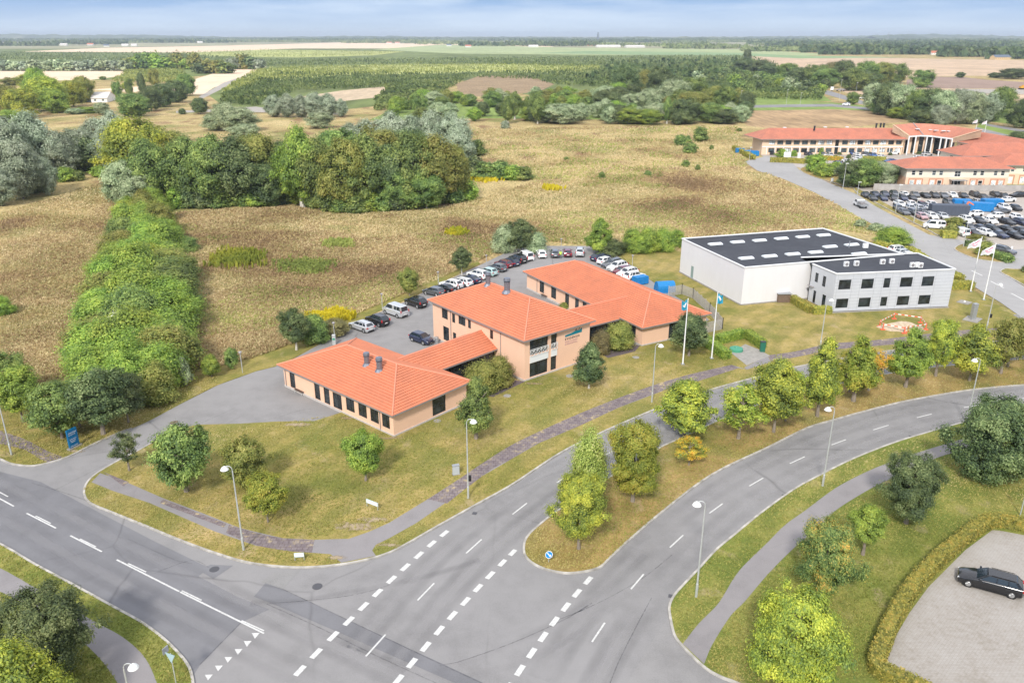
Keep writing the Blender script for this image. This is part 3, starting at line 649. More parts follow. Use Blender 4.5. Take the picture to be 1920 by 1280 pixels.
LM = {
 'green': leafm('leaf_green', [(0.0898, 0.144, 0.0547), (0.166, 0.25, 0.0746), (0.28, 0.372, 0.0974), (0.494, 0.585, 0.173)]),
 'dark': leafm('leaf_dark', [(0.0669, 0.105, 0.0547), (0.113, 0.166, 0.0669), (0.189, 0.25, 0.0898), (0.372, 0.433, 0.189)]),
 'lime': leafm('leaf_lime', [(0.128, 0.189, 0.0547), (0.28, 0.357, 0.0669), (0.494, 0.54, 0.0822), (0.75, 0.738, 0.113)]),
 'yellow': leafm('leaf_yellow', [(.13, .19, .03), (.29, .37, .06), (.45, .49, .08), (.62, .55, .10)]),
 'olive': leafm('leaf_olive', [(.11, .145, .035), (.25, .29, .07), (.39, .40, .1), (.52, .48, .15)]),
 'orange': leafm('leaf_orange', [(0.128, 0.219, 0.0592), (0.341, 0.372, 0.0669), (0.75, 0.494, 0.0669), (0.75, 0.372, 0.0669)]),
 'maple': leafm('leaf_maple', [(0.0974, 0.158, 0.0592), (0.189, 0.265, 0.0822), (0.372, 0.418, 0.113), (0.75, 0.433, 0.113)]),
 'bright': leafm('leaf_bright', [(0.128, 0.205, 0.0547), (0.234, 0.357, 0.0669), (0.372, 0.51, 0.0898), (0.585, 0.677, 0.128)]),
 'robinia': leafm('leaf_pale_green', [(0.219, 0.327, 0.0822), (0.402, 0.555, 0.128), (0.616, 0.75, 0.205), (0.75, 0.75, 0.341)]),
'silver': leafm('leaf_silver', [(.15, .195, .12), (.27, .33, .21), (.4, .46, .31), (.58, .63, .48)], .3),
 'silver_old': leafm('leaf_silver_old', [(0.234, 0.296, 0.205), (0.402, 0.463, 0.341), (0.585, 0.646, 0.51), (0.75, 0.75, 0.75)], .15),
 'sage': leafm('leaf_sage', [(0.158, 0.219, 0.113), (0.265, 0.341, 0.173), (0.418, 0.494, 0.265), (0.677, 0.738, 0.463)], .2),
 'brown': leafm('leaf_brown_green', [(0.128, 0.12, 0.0669), (0.234, 0.212, 0.0898), (0.341, 0.311, 0.128), (0.494, 0.449, 0.189)]),
 'cream': leafm('leaf_cream', [(0.341, 0.372, 0.158), (0.646, 0.646, 0.311), (0.75, 0.75, 0.571), (0.75, 0.75, 0.677)], .15),
 'hedge': leafm('leaf_hedge', [(0.189, 0.205, 0.0592), (0.341, 0.357, 0.0822), (0.524, 0.494, 0.105), (0.677, 0.54, 0.128)]),
}
ntree = [0]
def tree(px, py, ty, wpx, shape='m_round', leaf='green', name='broadleaf_tree', label=None, group=None, ct=.2, key=None, desc=None, tr=None, cat='tree', ratio=None, bark=None):
    p = P(px, py); h = HT(px, py, ty); w = wpx / PPM(px, py) * (1.0 if ratio is None else ratio)
    k = ntree[0]; ntree[0] += 1
    o = thing(name, p, label, cat, group, rz=(k * 2.399) % 6.283)
    tm = random.choice(TR) if tr is None else random.choice(tr)
    t = bpy.data.objects.new('trunk', tm); C.objects.link(t); t.parent = o; t.scale = (h * .9, h * .9, h)
    if bark: t.material_slots[0].link = 'OBJECT'; t.material_slots[0].material = bark
    c = bpy.data.objects.new('crown', CR[shape][k % len(CR[shape])]); C.objects.link(c); c.parent = o
    c.location = (0, 0, ct * h); c.scale = (w, w * random.uniform(.9, 1.05), h * (1 - ct))
    c.material_slots[0].link = 'OBJECT'; c.material_slots[0].material = LM[leaf]
    if shape[:2] in ('m_', 'f_') or shape == 'dome': c.scale = (c.scale[0] * 1.17, c.scale[1] * 1.17, c.scale[2])
    if shape in ('cone', 'oval', 'sparse'): c.scale = (c.scale[0] * 1.15, c.scale[1] * 1.15, c.scale[2])
    if key: row(key, o, desc or label)
    return o
def bush(px, py, ty, wpx, leaf='green', shape='m_dome', **k):
    k.setdefault('name', 'shrub'); k.setdefault('cat', 'shrub')
    return tree(px, py, ty, wpx, shape, leaf, ct=.0, **k)
T = tree
G_M = 'young trees on the grass median'
# the clinic lawn and its edge
T(350, 922, 791, 100, 'oval', 'green', 'lawn_tree', 'large dense green tree standing on the clinic lawn near the driveway', ct=.13)
T(243, 883, 808, 50, 'sparse', 'dark', 'lawn_tree', 'small dark green tree beside the driveway entrance', ct=.28)
T(467, 912, 822, 92, 'round', 'olive', 'lawn_tree', 'rounded brownish olive tree behind the left lamp post', ct=.08)
T(503, 980, 889, 84, 'round', 'yellow', 'lawn_tree', 'yellow leaved young tree beside the left street lamp', ct=.24)
T(686, 902, 804, 66, 'egg' if 0 else 'oval', 'bright', 'lawn_tree', 'small fresh green tree in the middle of the clinic lawn', ct=.2)
T(893, 823, 705, 74, 'cone', 'green', 'lawn_tree', 'conical green tree by the corner of the low clinic wing', ct=.18)
T(1104, 729, 637, 68, 'cone', 'dark', 'lawn_tree', 'dark green young tree in front of the clinic wall logo', ct=.16, bark=m_bark_pale)
T(1291, 668, 585, 68, 'oval', 'dark', 'lawn_tree', 'dark green young tree beside the left clinic flagpole', ct=.2)
# the median
for a in ((1085, 1030, 884, 102, 'x_round', 'lime', 'yellow green tree nearest the blue arrow sign on the median', .22),
          (1103, 936, 795, 80, 'feather', 'robinia', 'pale feathery green tree between two limes on the median', .1),
          (1186, 941, 788, 112, 'x_round', 'yellow', 'largest olive yellow tree with red tip on the median', .14),
          (1282, 817, 710, 100, 'oval', 'lime', 'full lime green tree at the upper kerb of the median', .12),
          (1291, 873, 818, 60, 'sparse', 'orange', 'tiny tree with orange and green leaves on the median', .25),
          (1384, 823, 716, 92, 'sparse', 'yellow', 'thin open yellowing tree on the median', .22),
          (1450, 811, 668, 88, 'oval', 'lime', 'tall leafy lime tree of the median pair with dark trunk', .2),
          (1472, 790, 690, 55, 'round', 'lime', 'slight green tree half hidden behind the tall median lime', .25),
          (1532, 782, 626, 84, 'cone', 'lime', 'slim pointed yellow green tree on the median', .2),
          (1600, 753, 627, 78, 'cone', 'yellow', 'pointed yellow tree in front of its neighbours on the median', .2),
          (1592, 736, 650, 56, 'sparse', 'yellow', 'faint yellow tree behind the pointed yellow one', .2),
          (1628, 733, 650, 60, 'sparse', 'orange', 'rust tinged thin tree on the upper edge of the median', .2),
          (1697, 727, 612, 84, 'cone', 'bright', 'bright green pointed tree standing alone on the median', .22),
          (1754, 706, 596, 62, 'round', 'lime', 'yellow green tree below the dirt heap', .2),
          (1817, 715, 604, 90, 'cone', 'lime', 'broad green tree just left of the far lamp', .22),
          (1876, 701, 592, 66, 'sparse', 'olive', 'dull olive tree right of the far lamp', .2),
          (1889, 688, 596, 56, 'round', 'olive', 'dull olive tree crowding behind its twin by the far lamp', .2),
          (1925, 680, 588, 70, 'round', 'olive', 'olive tree cut by the right edge of the photo', .2)):
    T(a[0], a[1], a[2], a[3], a[4], a[5], 'median_tree', a[6], G_M, ct=a[7])
# right-hand lawn
for a in ((1852, 900, 742, 160, 'x_round', 'dark', 'broad dark green tree beside the lower carriageway bend', .02),
          (1928, 868, 742, 90, 'x_round', 'lime', 'yellow green tree behind the broad dark one', .02),
          (1698, 982, 849, 116, 'x_round', 'dark', 'round dark green tree on the mown lawn beside the footpath', .12),
          (1617, 1041, 945, 62, 'oval', 'bright', 'small bright green lollipop tree beside the maple', .32),
          (1540, 1120, 974, 118, 'x_round', 'maple', 'maple with an orange streak beside the footpath', .14),
          (1482, 1290, 1104, 178, 'x_round', 'lime', 'large glowing yellow green tree at the lower right edge', .04)):
    T(a[0], a[1], a[2], a[3], a[4], a[5], 'lawn_tree', a[6], 'trees on the lawn beside the footpath', ct=a[7])
T(98, 1262, 1106, 168, 'x_round', 'dark', 'lawn_tree', 'dark round tree overhanging the path at lower left', ct=.04)
T(62, 1392, 1196, 205, 'x_cone', 'lime', 'lawn_tree', 'yellow green spiky tree in the bottom left corner', ct=.03)
# verge trees at the drive
for a in ((44, 792, 688, 92, 'round', 'bright', .25), (10, 760, 655, 90, 'round', 'green', .12), (117, 822, 713, 104, 'oval', 'green', .15), (194, 814, 690, 100, 'oval', 'dark', .2), (241, 792, 700, 76, 'round', 'dark', .22), (150, 800, 722, 74, 'round', 'dark', .2)):
    T(a[0], a[1], a[2], a[3], a[4], a[5], 'verge_tree', None, 'trees along the verge left of the driveway', ct=a[6], key='on the verge by the blue totem sign', desc='roadside tree')
T(397, 706, 664, 34, 'oval', 'bright', 'sapling', 'light green sapling on the driveway verge near the hedgerow', ct=.1)
T(349, 722, 668, 30, 'cone', 'sage', 'sapling', 'pale flowering sapling at the foot of the hedgerow', ct=.05)
T(436, 692, 650, 26, 'oval', 'green', 'sapling', 'dark sapling beside the small driveway lamp', ct=.05)
T(556, 656, 577, 52, 'oval', 'dark', 'young_tree', 'dark oval tree behind the low clinic wing', ct=.2, bark=m_bark_pale)
bush(592, 640, 590, 52, 'green', 'dome', label='green bush with yellow sprigs right of the dark oval tree')
bush(628, 626, 598, 50, 'brown', 'dome', label='brownish scrub below the goldenrod patch')
T(768, 555, 501, 36, 'oval', 'olive', 'young_tree', 'olive young tree behind the row of parked cars', ct=.15)
T(866, 515, 461, 34, 'oval', 'dark', 'young_tree', 'dark green young tree behind the white parked cars', ct=.2, bark=m_bark_pale)
T(976, 472, 408, 52, 'oval', 'dark', 'young_tree', 'tall dark tree in the clump behind the white van', ct=.12, bark=m_bark_pale)
bush(948, 472, 420, 44, 'sage', 'dome', label='rounded grey green bush left of the tall clump tree')
bush(1004, 471, 436, 40, 'sage', 'dome', label='grey green bush right of the tall clump tree')
T(1124, 474, 405, 54, 'cone', 'bright', 'young_tree', 'bright conical tree behind the parking bays', ct=.08)
bush(1150, 476, 448, 44, 'dark', 'dome', label='low dark bush right of the bright conical tree')
for x, y, t, w in ((1185, 472, 430, 44), (1215, 472, 426, 40), (1243, 470, 428, 40), (1268, 462, 432, 34), (1200, 474, 440, 40)):
    bush(x, y, t, w, 'bright', 'dome', key='in the hedge left of the white warehouse', desc='bright green hawthorn bush', group='hawthorn bushes left of the white warehouse')
bush(1672, 458, 424, 54, 'bright', 'dome', label='round green bush between warehouse and branch road', ratio=1)
bush(1642, 432, 418, 24, 'sage', label='grey green bush on the verge of the branch road')
bush(1612, 424, 412, 20, 'sage', label='tiny grey green bush where the meadow meets the branch road')
# planted beds between the clinic wings
for x, y, t, w, lf, lb in ((905, 734, 676, 60, 'olive', 'left arching olive shrub in the bed before the left link'), (938, 722, 668, 52, 'olive', 'right arching olive shrub touching the two storey wall'),
                           (1160, 654, 602, 54, 'olive', 'large arching shrub before the right link passage'), (1126, 662, 618, 36, 'brown', 'small rust brown shrub before the right link passage')):
    bush(x, y, t, w, lf, 'dome', label=lb)
bush(1062, 576, 566, 22, 'olive', label='low yellow green bush in the courtyard of the right wing')
# ---- the long hedgerow
for r_ in range(17):
    t = r_ / 16; yb = 392 + (752 - 392) * t ** 1.25
    xl = np.interp(yb, [392, 420, 500, 560, 620, 680, 740, 765], [240, 232, 206, 185, 168, 156, 165, 175]); xr = np.interp(yb, [392, 420, 500, 560, 620, 680, 740, 765], [300, 318, 338, 350, 350, 348, 326, 300])
    nc = 3
    for c_ in range(nc):
        x = xl + (xr - xl) * (c_ + .5) / nc + random.uniform(-4, 4); y = yb + random.uniform(-5, 5)
        h = random.uniform(5.2, 7.8) * (1.15 if c_ == 1 else .88); s = PPM(x, y)
        v = (y - 640) / F
        ty = PIX(P(x, y) + Vector((0, 0, h)))[1]
        bush(x, y, ty, (xr - xl) / nc * 1.75, random.choice(['bright'] * 7 + ['green', 'olive', 'lime']), 'dome', name='hedgerow_shrub',
             key=f'in hedgerow rank {r_ + 1} from the top', desc='hawthorn bush', group='hawthorn bushes of the long hedgerow')
bush(242, 655, 578, 74, 'cream', 'dome', label='cream flowering bush near the lower end of the hedgerow')
bush(352, 470, 442, 40, 'green', 'dome', label='outlying green bush on the meadow side of the hedgerow')
bush(2, 590, 555, 44, 'bright', 'dome', label='bright green bush at the left edge of the left field')
# ---- the grove
GV = 'trees of the big grove'
grove = [(262, 352, 218, 110, 'lime', 'm_round'), (318, 348, 240, 100, 'olive', 'm_round'), (288, 386, 256, 84, 'green', 'm_oval'), (236, 392, 300, 66, 'sage', 'm_oval'), (258, 395, 325, 60, 'sage', 'm_round'),
         (360, 384, 252, 96, 'green', 'm_oval'), (405, 386, 250, 96, 'green', 'm_oval'), (445, 384, 252, 90, 'dark', 'm_oval'), (492, 375, 250, 92, 'olive', 'm_round'), (505, 384, 305, 70, 'dark', 'm_round'),
         (568, 388, 234, 80, 'bright', 'm_oval'), (600, 390, 255, 74, 'green', 'm_oval'), (650, 394, 255, 84, 'olive', 'm_oval'), (690, 390, 250, 92, 'green', 'm_oval'), (732, 388, 268, 74, 'dark', 'm_oval'),
         (775, 386, 245, 90, 'green', 'm_oval'), (820, 380, 252, 92, 'olive', 'm_oval'), (852, 374, 270, 64, 'olive', 'm_round'), (800, 390, 320, 74, 'green', 'm_round'), (745, 392, 318, 60, 'green', 'm_round'),
         (540, 372, 262, 70, 'dark', 'm_round'), (640, 360, 240, 90, 'green', 'm_round'), (710, 355, 238, 90, 'olive', 'm_round'), (770, 350, 240, 84, 'dark', 'm_round'), (470, 360, 255, 80, 'olive', 'm_round'),
         (330, 372, 290, 70, 'dark', 'm_round'), (384, 372, 285, 66, 'dark', 'm_round')]
for i, a in enumerate(grove):
    T(a[0], a[1], a[2], a[3], a[5], a[4], 'grove_tree', None, GV, ct=.08, key='in the big grove behind the meadow', desc={'yellow': 'yellowing tree', 'olive': 'olive green tree', 'sage': 'pale grey green tree', 'dark': 'dark green tree', 'brown': 'brownish tree', 'lime': 'yellow green tree', 'bright': 'fresh green tree', 'green': 'green tree'}[a[4]], bark=m_bark_pale)
for x in range(330, 880, 26):
    y = np.interp(x, [300, 420, 560, 640, 760, 880], [392, 388, 380, 398, 392, 372]) + random.uniform(-2, 2)
    bush(x, y, y - random.uniform(26, 46), random.uniform(34, 46), random.choice(['green', 'dark', 'bright', 'green']), name='undergrowth_shrub', key='under the edge of the big grove', desc='green shrub', group='shrubs under the grove edge')
for x, y, t, w, lf in ((893, 291, 263, 34, 'green'), (890, 330, 292, 40, 'dark'), (912, 334, 304, 44, 'green'), (938, 334, 303, 44, 'green'), (962, 336, 309, 36, 'bright'), (982, 336, 312, 34, 'green')):
    bush(x, y, t, w, lf, key='between the grove and the open meadow', desc='isolated green bush', group='bushes right of the grove')
# silver willows
SW = 'silver willows'
for x, y, t, w in ((690, 300, 222, 60), (735, 300, 206, 70), (775, 298, 214, 60), (812, 296, 206, 62), (850, 300, 208, 62), (718, 312, 250, 60), (860, 320, 235, 50), (660, 296, 228, 50)):
    T(x, y, t, w, 'm_oval', 'silver', 'willow_tree', None, SW, ct=.05, key='rising behind the big grove', desc='silver grey willow')
for x, y, t, w in ((515, 219, 177, 34), (540, 220, 174, 36), (566, 220, 176, 34), (592, 220, 172, 38), (616, 219, 174, 36), (640, 219, 184, 26)):
    T(x, y, t, w, 'm_oval', 'silver', 'willow_tree', None, SW, ct=.02, key='in the row beside the gravel track', desc='silver grey willow')
for x, y, t, w in ((24, 345, 216, 84), (68, 330, 206, 84), (44, 372, 262, 74), (5, 385, 310, 60), (66, 362, 268, 48), (92, 365, 292, 40), (150, 318, 240, 76), (188, 300, 220, 66), (222, 305, 204, 66), (208, 322, 238, 50), (120, 330, 246, 60), (232, 318, 226, 46), (206, 326, 262, 34)):
    T(x, y, t, w, 'm_oval', 'silver', 'willow_tree', None, SW, ct=.04, key='in the left willow stand', desc='silver grey willow')
for x, y, t, w, lf in ((124, 318, 250, 70, 'dark'), (168, 320, 256, 60, 'dark'), (134, 316, 276, 38, 'sage'), (62, 360, 326, 50, 'green'), (124, 340, 313, 30, 'bright'), (145, 338, 320, 26, 'green'), (190, 330, 311, 36, 'bright'), (205, 332, 316, 34, 'bright'), (30, 345, 290, 50, 'dark'), (178, 300, 262, 46, 'dark')):
    bush(x, y, t, w, lf, key='under the left willow stand', desc='green bush', group='bushes under the left willows')
T(425, 245, 191, 50, 'm_round', 'sage', 'willow_tree', 'wide grey green willow standing free left of centre', ct=.02)
T(450, 246, 200, 60, 'm_round', 'sage', 'willow_tree', 'lower grey green willow joined to the wide free one', ct=.02)
T(405, 244, 212, 44, 'm_round', 'sage', 'willow_tree', 'small grey green willow at the left of the free group', ct=.02)
T(376, 214, 183, 28, 'm_round', 'dark', 'field_tree', 'compact dark tree left of the free grey willow', ct=.03)
T(460, 262, 232, 52, 'm_round', 'sage', 'willow_tree', 'flat grey willow crown just above the grove', ct=.02)
T(600, 240, 210, 44, 'm_round', 'sage', 'willow_tree', 'round grey green willow below the willow row', ct=.02)
bush(342, 214, 203, 12, 'dark', label='small dark bush on the slope left of the gravel track')
# trees round the white farmhouse
FH = 'trees round the white farmhouse'
for x, y, t, w, lf in ((12, 215, 158, 60, 'olive'), (44, 222, 165, 56, 'lime'), (92, 208, 142, 70, 'lime'), (74, 190, 126, 40, 'bright'), (108, 212, 168, 44, 'bright'), (138, 200, 150, 44, 'lime'), (160, 192, 142, 34, 'olive'), (24, 160, 145, 40, 'olive'), (60, 168, 138, 44, 'lime'),
                       (20, 240, 205, 50, 'bright'), (222, 186, 152, 18, 'green'), (244, 178, 146, 16, 'green'), (267, 172, 136, 14, 'dark'), (252, 218, 174, 56, 'green'), (284, 208, 160, 40, 'dark'), (306, 200, 156, 44, 'dark'), (332, 192, 150, 40, 'dark'), (350, 180, 138, 34, 'green'), (193, 150, 143, 12, 'green'), (166, 212, 200, 36, 'bright'),
                       (192, 215, 192, 28, 'sage'), (140, 214, 203, 30, 'sage'), (290, 160, 128, 20, 'olive'), (236, 168, 155, 14, 'yellow')):
    T(x, y, t, w, 'm_round', lf, 'garden_tree', None, FH, ct=.02, key='in the belt round the white farmhouse', desc={'olive': 'olive tree', 'lime': 'sunlit yellow green tree', 'bright': 'bright green tree', 'green': 'green tree', 'dark': 'dark green tree', 'sage': 'grey green tree', 'yellow': 'yellow tree'}[lf])
for i, x in enumerate(range(0, 235, 21)):
    T(x + 6, 133, 133 - random.uniform(17, 25), 26, 'f_round', random.choice(['silver', 'sage', 'sage']), 'field_tree', None, 'grey willows along the far pale field', ct=0, key='in the row behind the pale left field', desc='grey willow')
for i, x in enumerate(range(245, 500, 15)):
    y = 130 + (8 if 370 < x < 440 else 0)
    T(x, y, y - random.uniform(20, 32), random.uniform(22, 32), 'f_round', random.choice(['green', 'bright', 'olive', 'dark', 'silver']), 'field_tree', None, 'broadleaf trees behind the small plantation', ct=0, key='in the belt left of the bright plantation', desc='broadleaf tree')
# the middle belt
def belt(poly, n, hr, leafs, key, group, desc='broadleaf tree', name='belt_tree', shapes=('m_round', 'm_oval'), wr=(.85, 1.2), bark=None, cat='tree'):
    a = [float(q) for q in poly.replace(',', ' ').split()]; pg = [(a[i], a[i + 1]) for i in range(0, len(a), 2)]
    xs = [q[0] for q in pg]; ys = [q[1] for q in pg]; got = []
    tries = 0
    while len(got) < n and tries < 20000:
        tries += 1
        x = random.uniform(min(xs), max(xs)); y = random.uniform(min(ys), max(ys)); ins = False
        for i in range(len(pg)):
            (x1, y1), (x2, y2) = pg[i - 1], pg[i]
            if (y1 > y) != (y2 > y) and x < (x2 - x1) * (y - y1) / (y2 - y1) + x1: ins = not ins
        if not ins: continue
        h = random.uniform(*hr); s = PPM(x, y)
        if any(abs(x - g[0]) < h * s * .35 and abs(y - g[1]) < h * s * .18 for g in got): continue
        got.append((x, y))
        ty = PIX(P(x, y) + Vector((0, 0, h)))[1]
        T(x, y, ty, h * s * random.uniform(*wr), random.choice(shapes), random.choice(leafs), name, None, group, ct=.03, key=key, desc=desc, bark=bark, cat=cat)
B_ = 'broadleaf trees of the middle belt'
belt('690,232 800,222 900,215 1100,214 1200,205 1400,215 1390,232 1300,236 1180,236 1060,233 900,232', 44, (6, 10), ['sage', 'green', 'bright', 'dark', 'sage'], 'along the front of the middle belt', B_)
belt('720,215 900,205 1130,205 1130,190 900,186 780,196', 36, (7, 11), ['olive', 'green', 'bright', 'sage', 'green', 'olive'], 'in the heart of the middle belt', B_)
belt('1130,212 1400,210 1380,190 1300,175 1180,172 1130,185', 42, (9, 15), ['green', 'dark', 'sage', 'olive', 'dark'], 'in the right half of the middle belt', B_)
belt('1180,176 1380,172 1540,185 1560,170 1480,150 1360,140 1200,158', 44, (6, 9), ['green', 'sage', 'bright', 'green', 'dark'], 'in the scrub beyond the middle belt', B_, shapes=('f_round',))
for x, y, t, w, lf in ((1172, 186, 118, 48, 'dark'), (1236, 192, 124, 50, 'dark'), (1262, 200, 148, 54, 'sage'), (1208, 182, 130, 36, 'olive'), (1300, 196, 144, 44, 'green'), (1160, 192, 154, 30, 'bright'), (1052, 231, 194, 72, 'sage'), (1282, 232, 184, 52, 'dark'), (1330, 230, 192, 50, 'green'), (1356, 232, 204, 44, 'dark'), (1176, 232, 200, 52, 'bright'), (1216, 233, 204, 44, 'bright'), (740, 222, 196, 20, 'bright'), (820, 224, 190, 30, 'sage')):
    T(x, y, t, w, 'm_round', lf, 'belt_tree', None, B_, ct=.02, key='standing out of the middle belt', desc='big tree')
for x, y, t, w in ((952, 232, 178, 26), (965, 224, 170, 22), (1008, 232, 174, 30), (1000, 226, 182, 24), (1250, 232, 180, 18), (1262, 231, 186, 16), (780, 214, 172, 20), (792, 214, 175, 20), (988, 224, 180, 20)):
    T(x, y, t, w, 'm_oval', 'green', 'birch_tree', None, 'birches in the middle belt', ct=.12, key='in the middle belt', desc='slender birch with white trunk', bark=m_bark_pale)
bush(947, 241, 226, 14, 'silver', label='small silver bush standing in front of the middle belt')
for x, y, t, w in ((1314, 264, 238, 26), (1294, 286, 268, 26), (1275, 272, 252, 20), (1290, 266, 254, 12), (1334, 280, 272, 8), (1128, 334, 322, 12), (1062, 300, 294, 9), (1215, 328, 320, 12), (1386, 246, 240, 9), (1285, 312, 300, 14), (1308, 318, 309, 10)):
    bush(x, y, t, w, 'green', key='scattered on the open meadow', desc='small round bush', group='bushes scattered on the meadow')
# right-hand belts
for x, y, t, w, lf in ((1475, 152, 118, 40, 'green'), (1500, 158, 126, 44, 'dark'), (1530, 160, 120, 50, 'green'), (1545, 164, 128, 50, 'green'), (1580, 156, 112, 44, 'dark'), (1600, 170, 128, 50, 'green'), (1622, 160, 114, 44, 'green'), (1650, 158, 116, 40, 'olive'), (1676, 156, 118, 44, 'green'), (1560, 150, 116, 34, 'brown'), (1618, 168, 132, 44, 'dark'),
                       (1728, 164, 130, 38, 'green'), (1400, 118, 92, 16, 'dark'), (1395, 136, 108, 36, 'dark'), (1425, 138, 112, 36, 'dark'), (1440, 142, 118, 30, 'dark'), (1800, 146, 135, 16, 'dark'), (1866, 146, 136, 26, 'dark'), (1900, 148, 128, 46, 'dark'), (1598, 196, 172, 22, 'green'), (1640, 158, 120, 40, 'dark')):
    T(x, y, t, w, 'm_round', lf, 'field_tree', None, 'trees across the far road on the right', ct=.02, key='across the far road on the right', desc={'dark': 'dark tree', 'green': 'green tree', 'olive': 'olive tree', 'brown': 'bare brown tree'}[lf])
for x, y, t, w, lf in ((1636, 208, 155, 44, 'sage'), (1662, 216, 153, 50, 'dark'), (1690, 220, 156, 50, 'sage'), (1716, 226, 166, 48, 'green'), (1740, 228, 164, 50, 'dark'), (1766, 232, 168, 50, 'sage'), (1790, 232, 166, 52, 'silver'), (1812, 232, 170, 50, 'sage'), (1840, 230, 172, 46, 'silver'), (1762, 238, 196, 36, 'silver'), (1874, 214, 162, 44, 'green'), (1858, 226, 178, 40, 'dark'), (1650, 214, 190, 40, 'green'), (1725, 236, 205, 40, 'dark'), (1682, 222, 200, 36, 'bright')):
    T(x, y, t, w, 'm_round', lf, 'poplar_tree', None, 'white poplars behind the office roofs', ct=.02, key='in the belt behind the office roofs', desc={'silver': 'white leaved poplar', 'sage': 'grey green poplar', 'dark': 'dark poplar', 'green': 'green poplar', 'bright': 'bright green poplar'}[lf])
for x, y, t, w, lb in ((1918, 240, 184, 56, 'dark tree at the right edge beside the motorway'), (1912, 276, 246, 50, 'dark bush at the right edge below the motorway')):
    T(x, y, t, w, 'm_round', 'dark', 'field_tree', lb, ct=.0)
# office grounds
for x, y, t, w, lf in ((1590, 350, 300, 48, 'dark'), (1618, 352, 296, 54, 'green'), (1648, 350, 302, 50, 'sage'), (1664, 346, 308, 36, 'dark'), (1604, 346, 308, 40, 'green')):
    T(x, y, t, w, 'm_round', lf, 'office_tree', None, 'large trees beside the office car park', ct=.06, key='in the clump beside the office car park', desc='large broadleaf tree')
for x, y, t, w in ((1530, 322, 290, 34), (1522, 306, 291, 26), (1545, 330, 306, 34), (1466, 294, 279, 18), (1488, 293, 282, 12), (1568, 318, 303, 22), (1540, 292, 277, 8)):
    bush(x, y, t, w, 'bright', key='in the office forecourt', desc='garden shrub', group='garden shrubs in the office forecourt')
for x, y, t, w in ((1551, 293, 287, 8), (1566, 298, 290, 8), (1574, 290, 285, 8), (1591, 297, 290, 9), (1630, 291, 285, 8), (1645, 294, 289, 7), (1669, 291, 286, 7), (1652, 289, 285, 6), (1723, 289, 284, 9), (1733, 288, 283, 8), (1690, 288, 282, 8), (1767, 295, 288, 7), (1782, 352, 342, 8), (1805, 352, 343, 9), (1897, 343, 331, 7)):
    bush(x, y, t, w, 'dark', key='between the office parking bays', desc='clipped round bush', group='clipped bushes round the offices')
for x, y, t, w, lf, lb in ((1788, 426, 408, 36, 'olive', 'yellowing shrub at the front corner of the car lot'), (1784, 438, 422, 28, 'olive', 'dark olive shrub at the front corner of the car lot'), (1832, 448, 440, 26, 'olive', 'low yellow shrub before the front car row'), (1845, 478, 453, 30, 'olive', 'feathery shrub on the island by the flags'), (1885, 488, 474, 24, 'green', 'green shrub right of the island sign board'), (1925, 510, 498, 18, 'dark', 'dark shrub on the corner island at the right edge')):
    bush(x, y, t, w, lf, label=lb)

# ---------------------------------------------------------------- clipped hedges
def hedge(pts, w, h, label, leaf='hedge', dens=80, size=.10, closed=False, z=.09):
    pts = [Vector((p.x, p.y, 0)) for p in pts]
    o = thing('clipped_hedge', pts[0], label, 'hedge')
    core = MB(); core.ribbon([(p.x, p.y) for p in pts], w * .8, z, z + h * .93); core.build('hedge_core', LM[leaf], o, pts[0])
    P_, N_ = [], []
    for a, b in zip(pts[:-1], pts[1:]):
        L = (b - a).length; d = (b - a) / L; nr = Vector((-d.y, d.x, 0))
        k = int(L * dens * (w + 2 * h))
        u = rng.uniform(-.02, 1.02, k); s = rng.uniform(0, w + 2 * h, k)
        side = np.where(s < h, -1, np.where(s > h + w, 1, 0))
        off = np.where(side == 0, s - h - w / 2, side * w / 2); zz = np.where(side == 0, h, np.where(side < 0, s, s - h - w))
        P_.append(np.stack([a.x + d.x * L * u + nr.x * off, a.y + d.y * L * u + nr.y * off, zz + z], 1) + rng.normal(size=(k, 3)) * .05)
        N_.append(np.stack([nr.x * side, nr.y * side, (side == 0) * 1.0], 1) + rng.normal(size=(k, 3)) * .45)
    for e_, q_ in ((pts[0], pts[1]), (pts[-1], pts[-2])):
        d = (e_ - q_).normalized(); nr = Vector((-d.y, d.x, 0)); k = int(dens * w * h)
        u = rng.uniform(-.5, .5, k) * w
        P_.append(np.stack([e_.x + nr.x * u, e_.y + nr.y * u, rng.uniform(0, h, k) + z], 1) + rng.normal(size=(k, 3)) * .05); N_.append(np.tile([d.x, d.y, .1], (k, 1)) + rng.normal(size=(k, 3)) * .45)
    V, Q = leaves(np.concatenate(P_), np.concatenate(N_), np.full(sum(len(q) for q in P_), size))
    me = np_mesh('foliage', V - np.array(pts[0]), Q); me.materials.append(LM[leaf])
    f = bpy.data.objects.new('foliage', me); C.objects.link(f); f.parent = o
    return o
hedge(smooth(G2('1990,992 1925,984 1866,974 1838,986 1812,1004 1780,1030 1752,1055 1726,1082 1702,1112 1682,1145 1665,1180 1653,1212 1642,1246 1662,1262 1680,1270 1712,1284 1760,1310', .6), 3), 1.1, 1.1, 'long clipped golden hedge curving round the lower right parking lot', dens=110, size=.085)
hedge(G2('1322,646 1362,675'), 1.3, 1.3, 'clipped hedge on the left of the green bin enclosure', 'bright')
hedge(G2('1344,645 1392,633'), 1.3, 1.3, 'clipped hedge at the back of the green bin enclosure', 'bright')
hedge(G2('1400,634 1430,654'), 1.2, 1.3, 'clipped hedge on the right of the green bin enclosure', 'bright')
hedge(G2('1484,566 1520,588'), 1.2, 1.2, 'clipped hedge running out from the warehouse link')
hedge(G2('1523,589 1556,588'), 1.2, 1.2, 'short clipped hedge beside the grey office door')
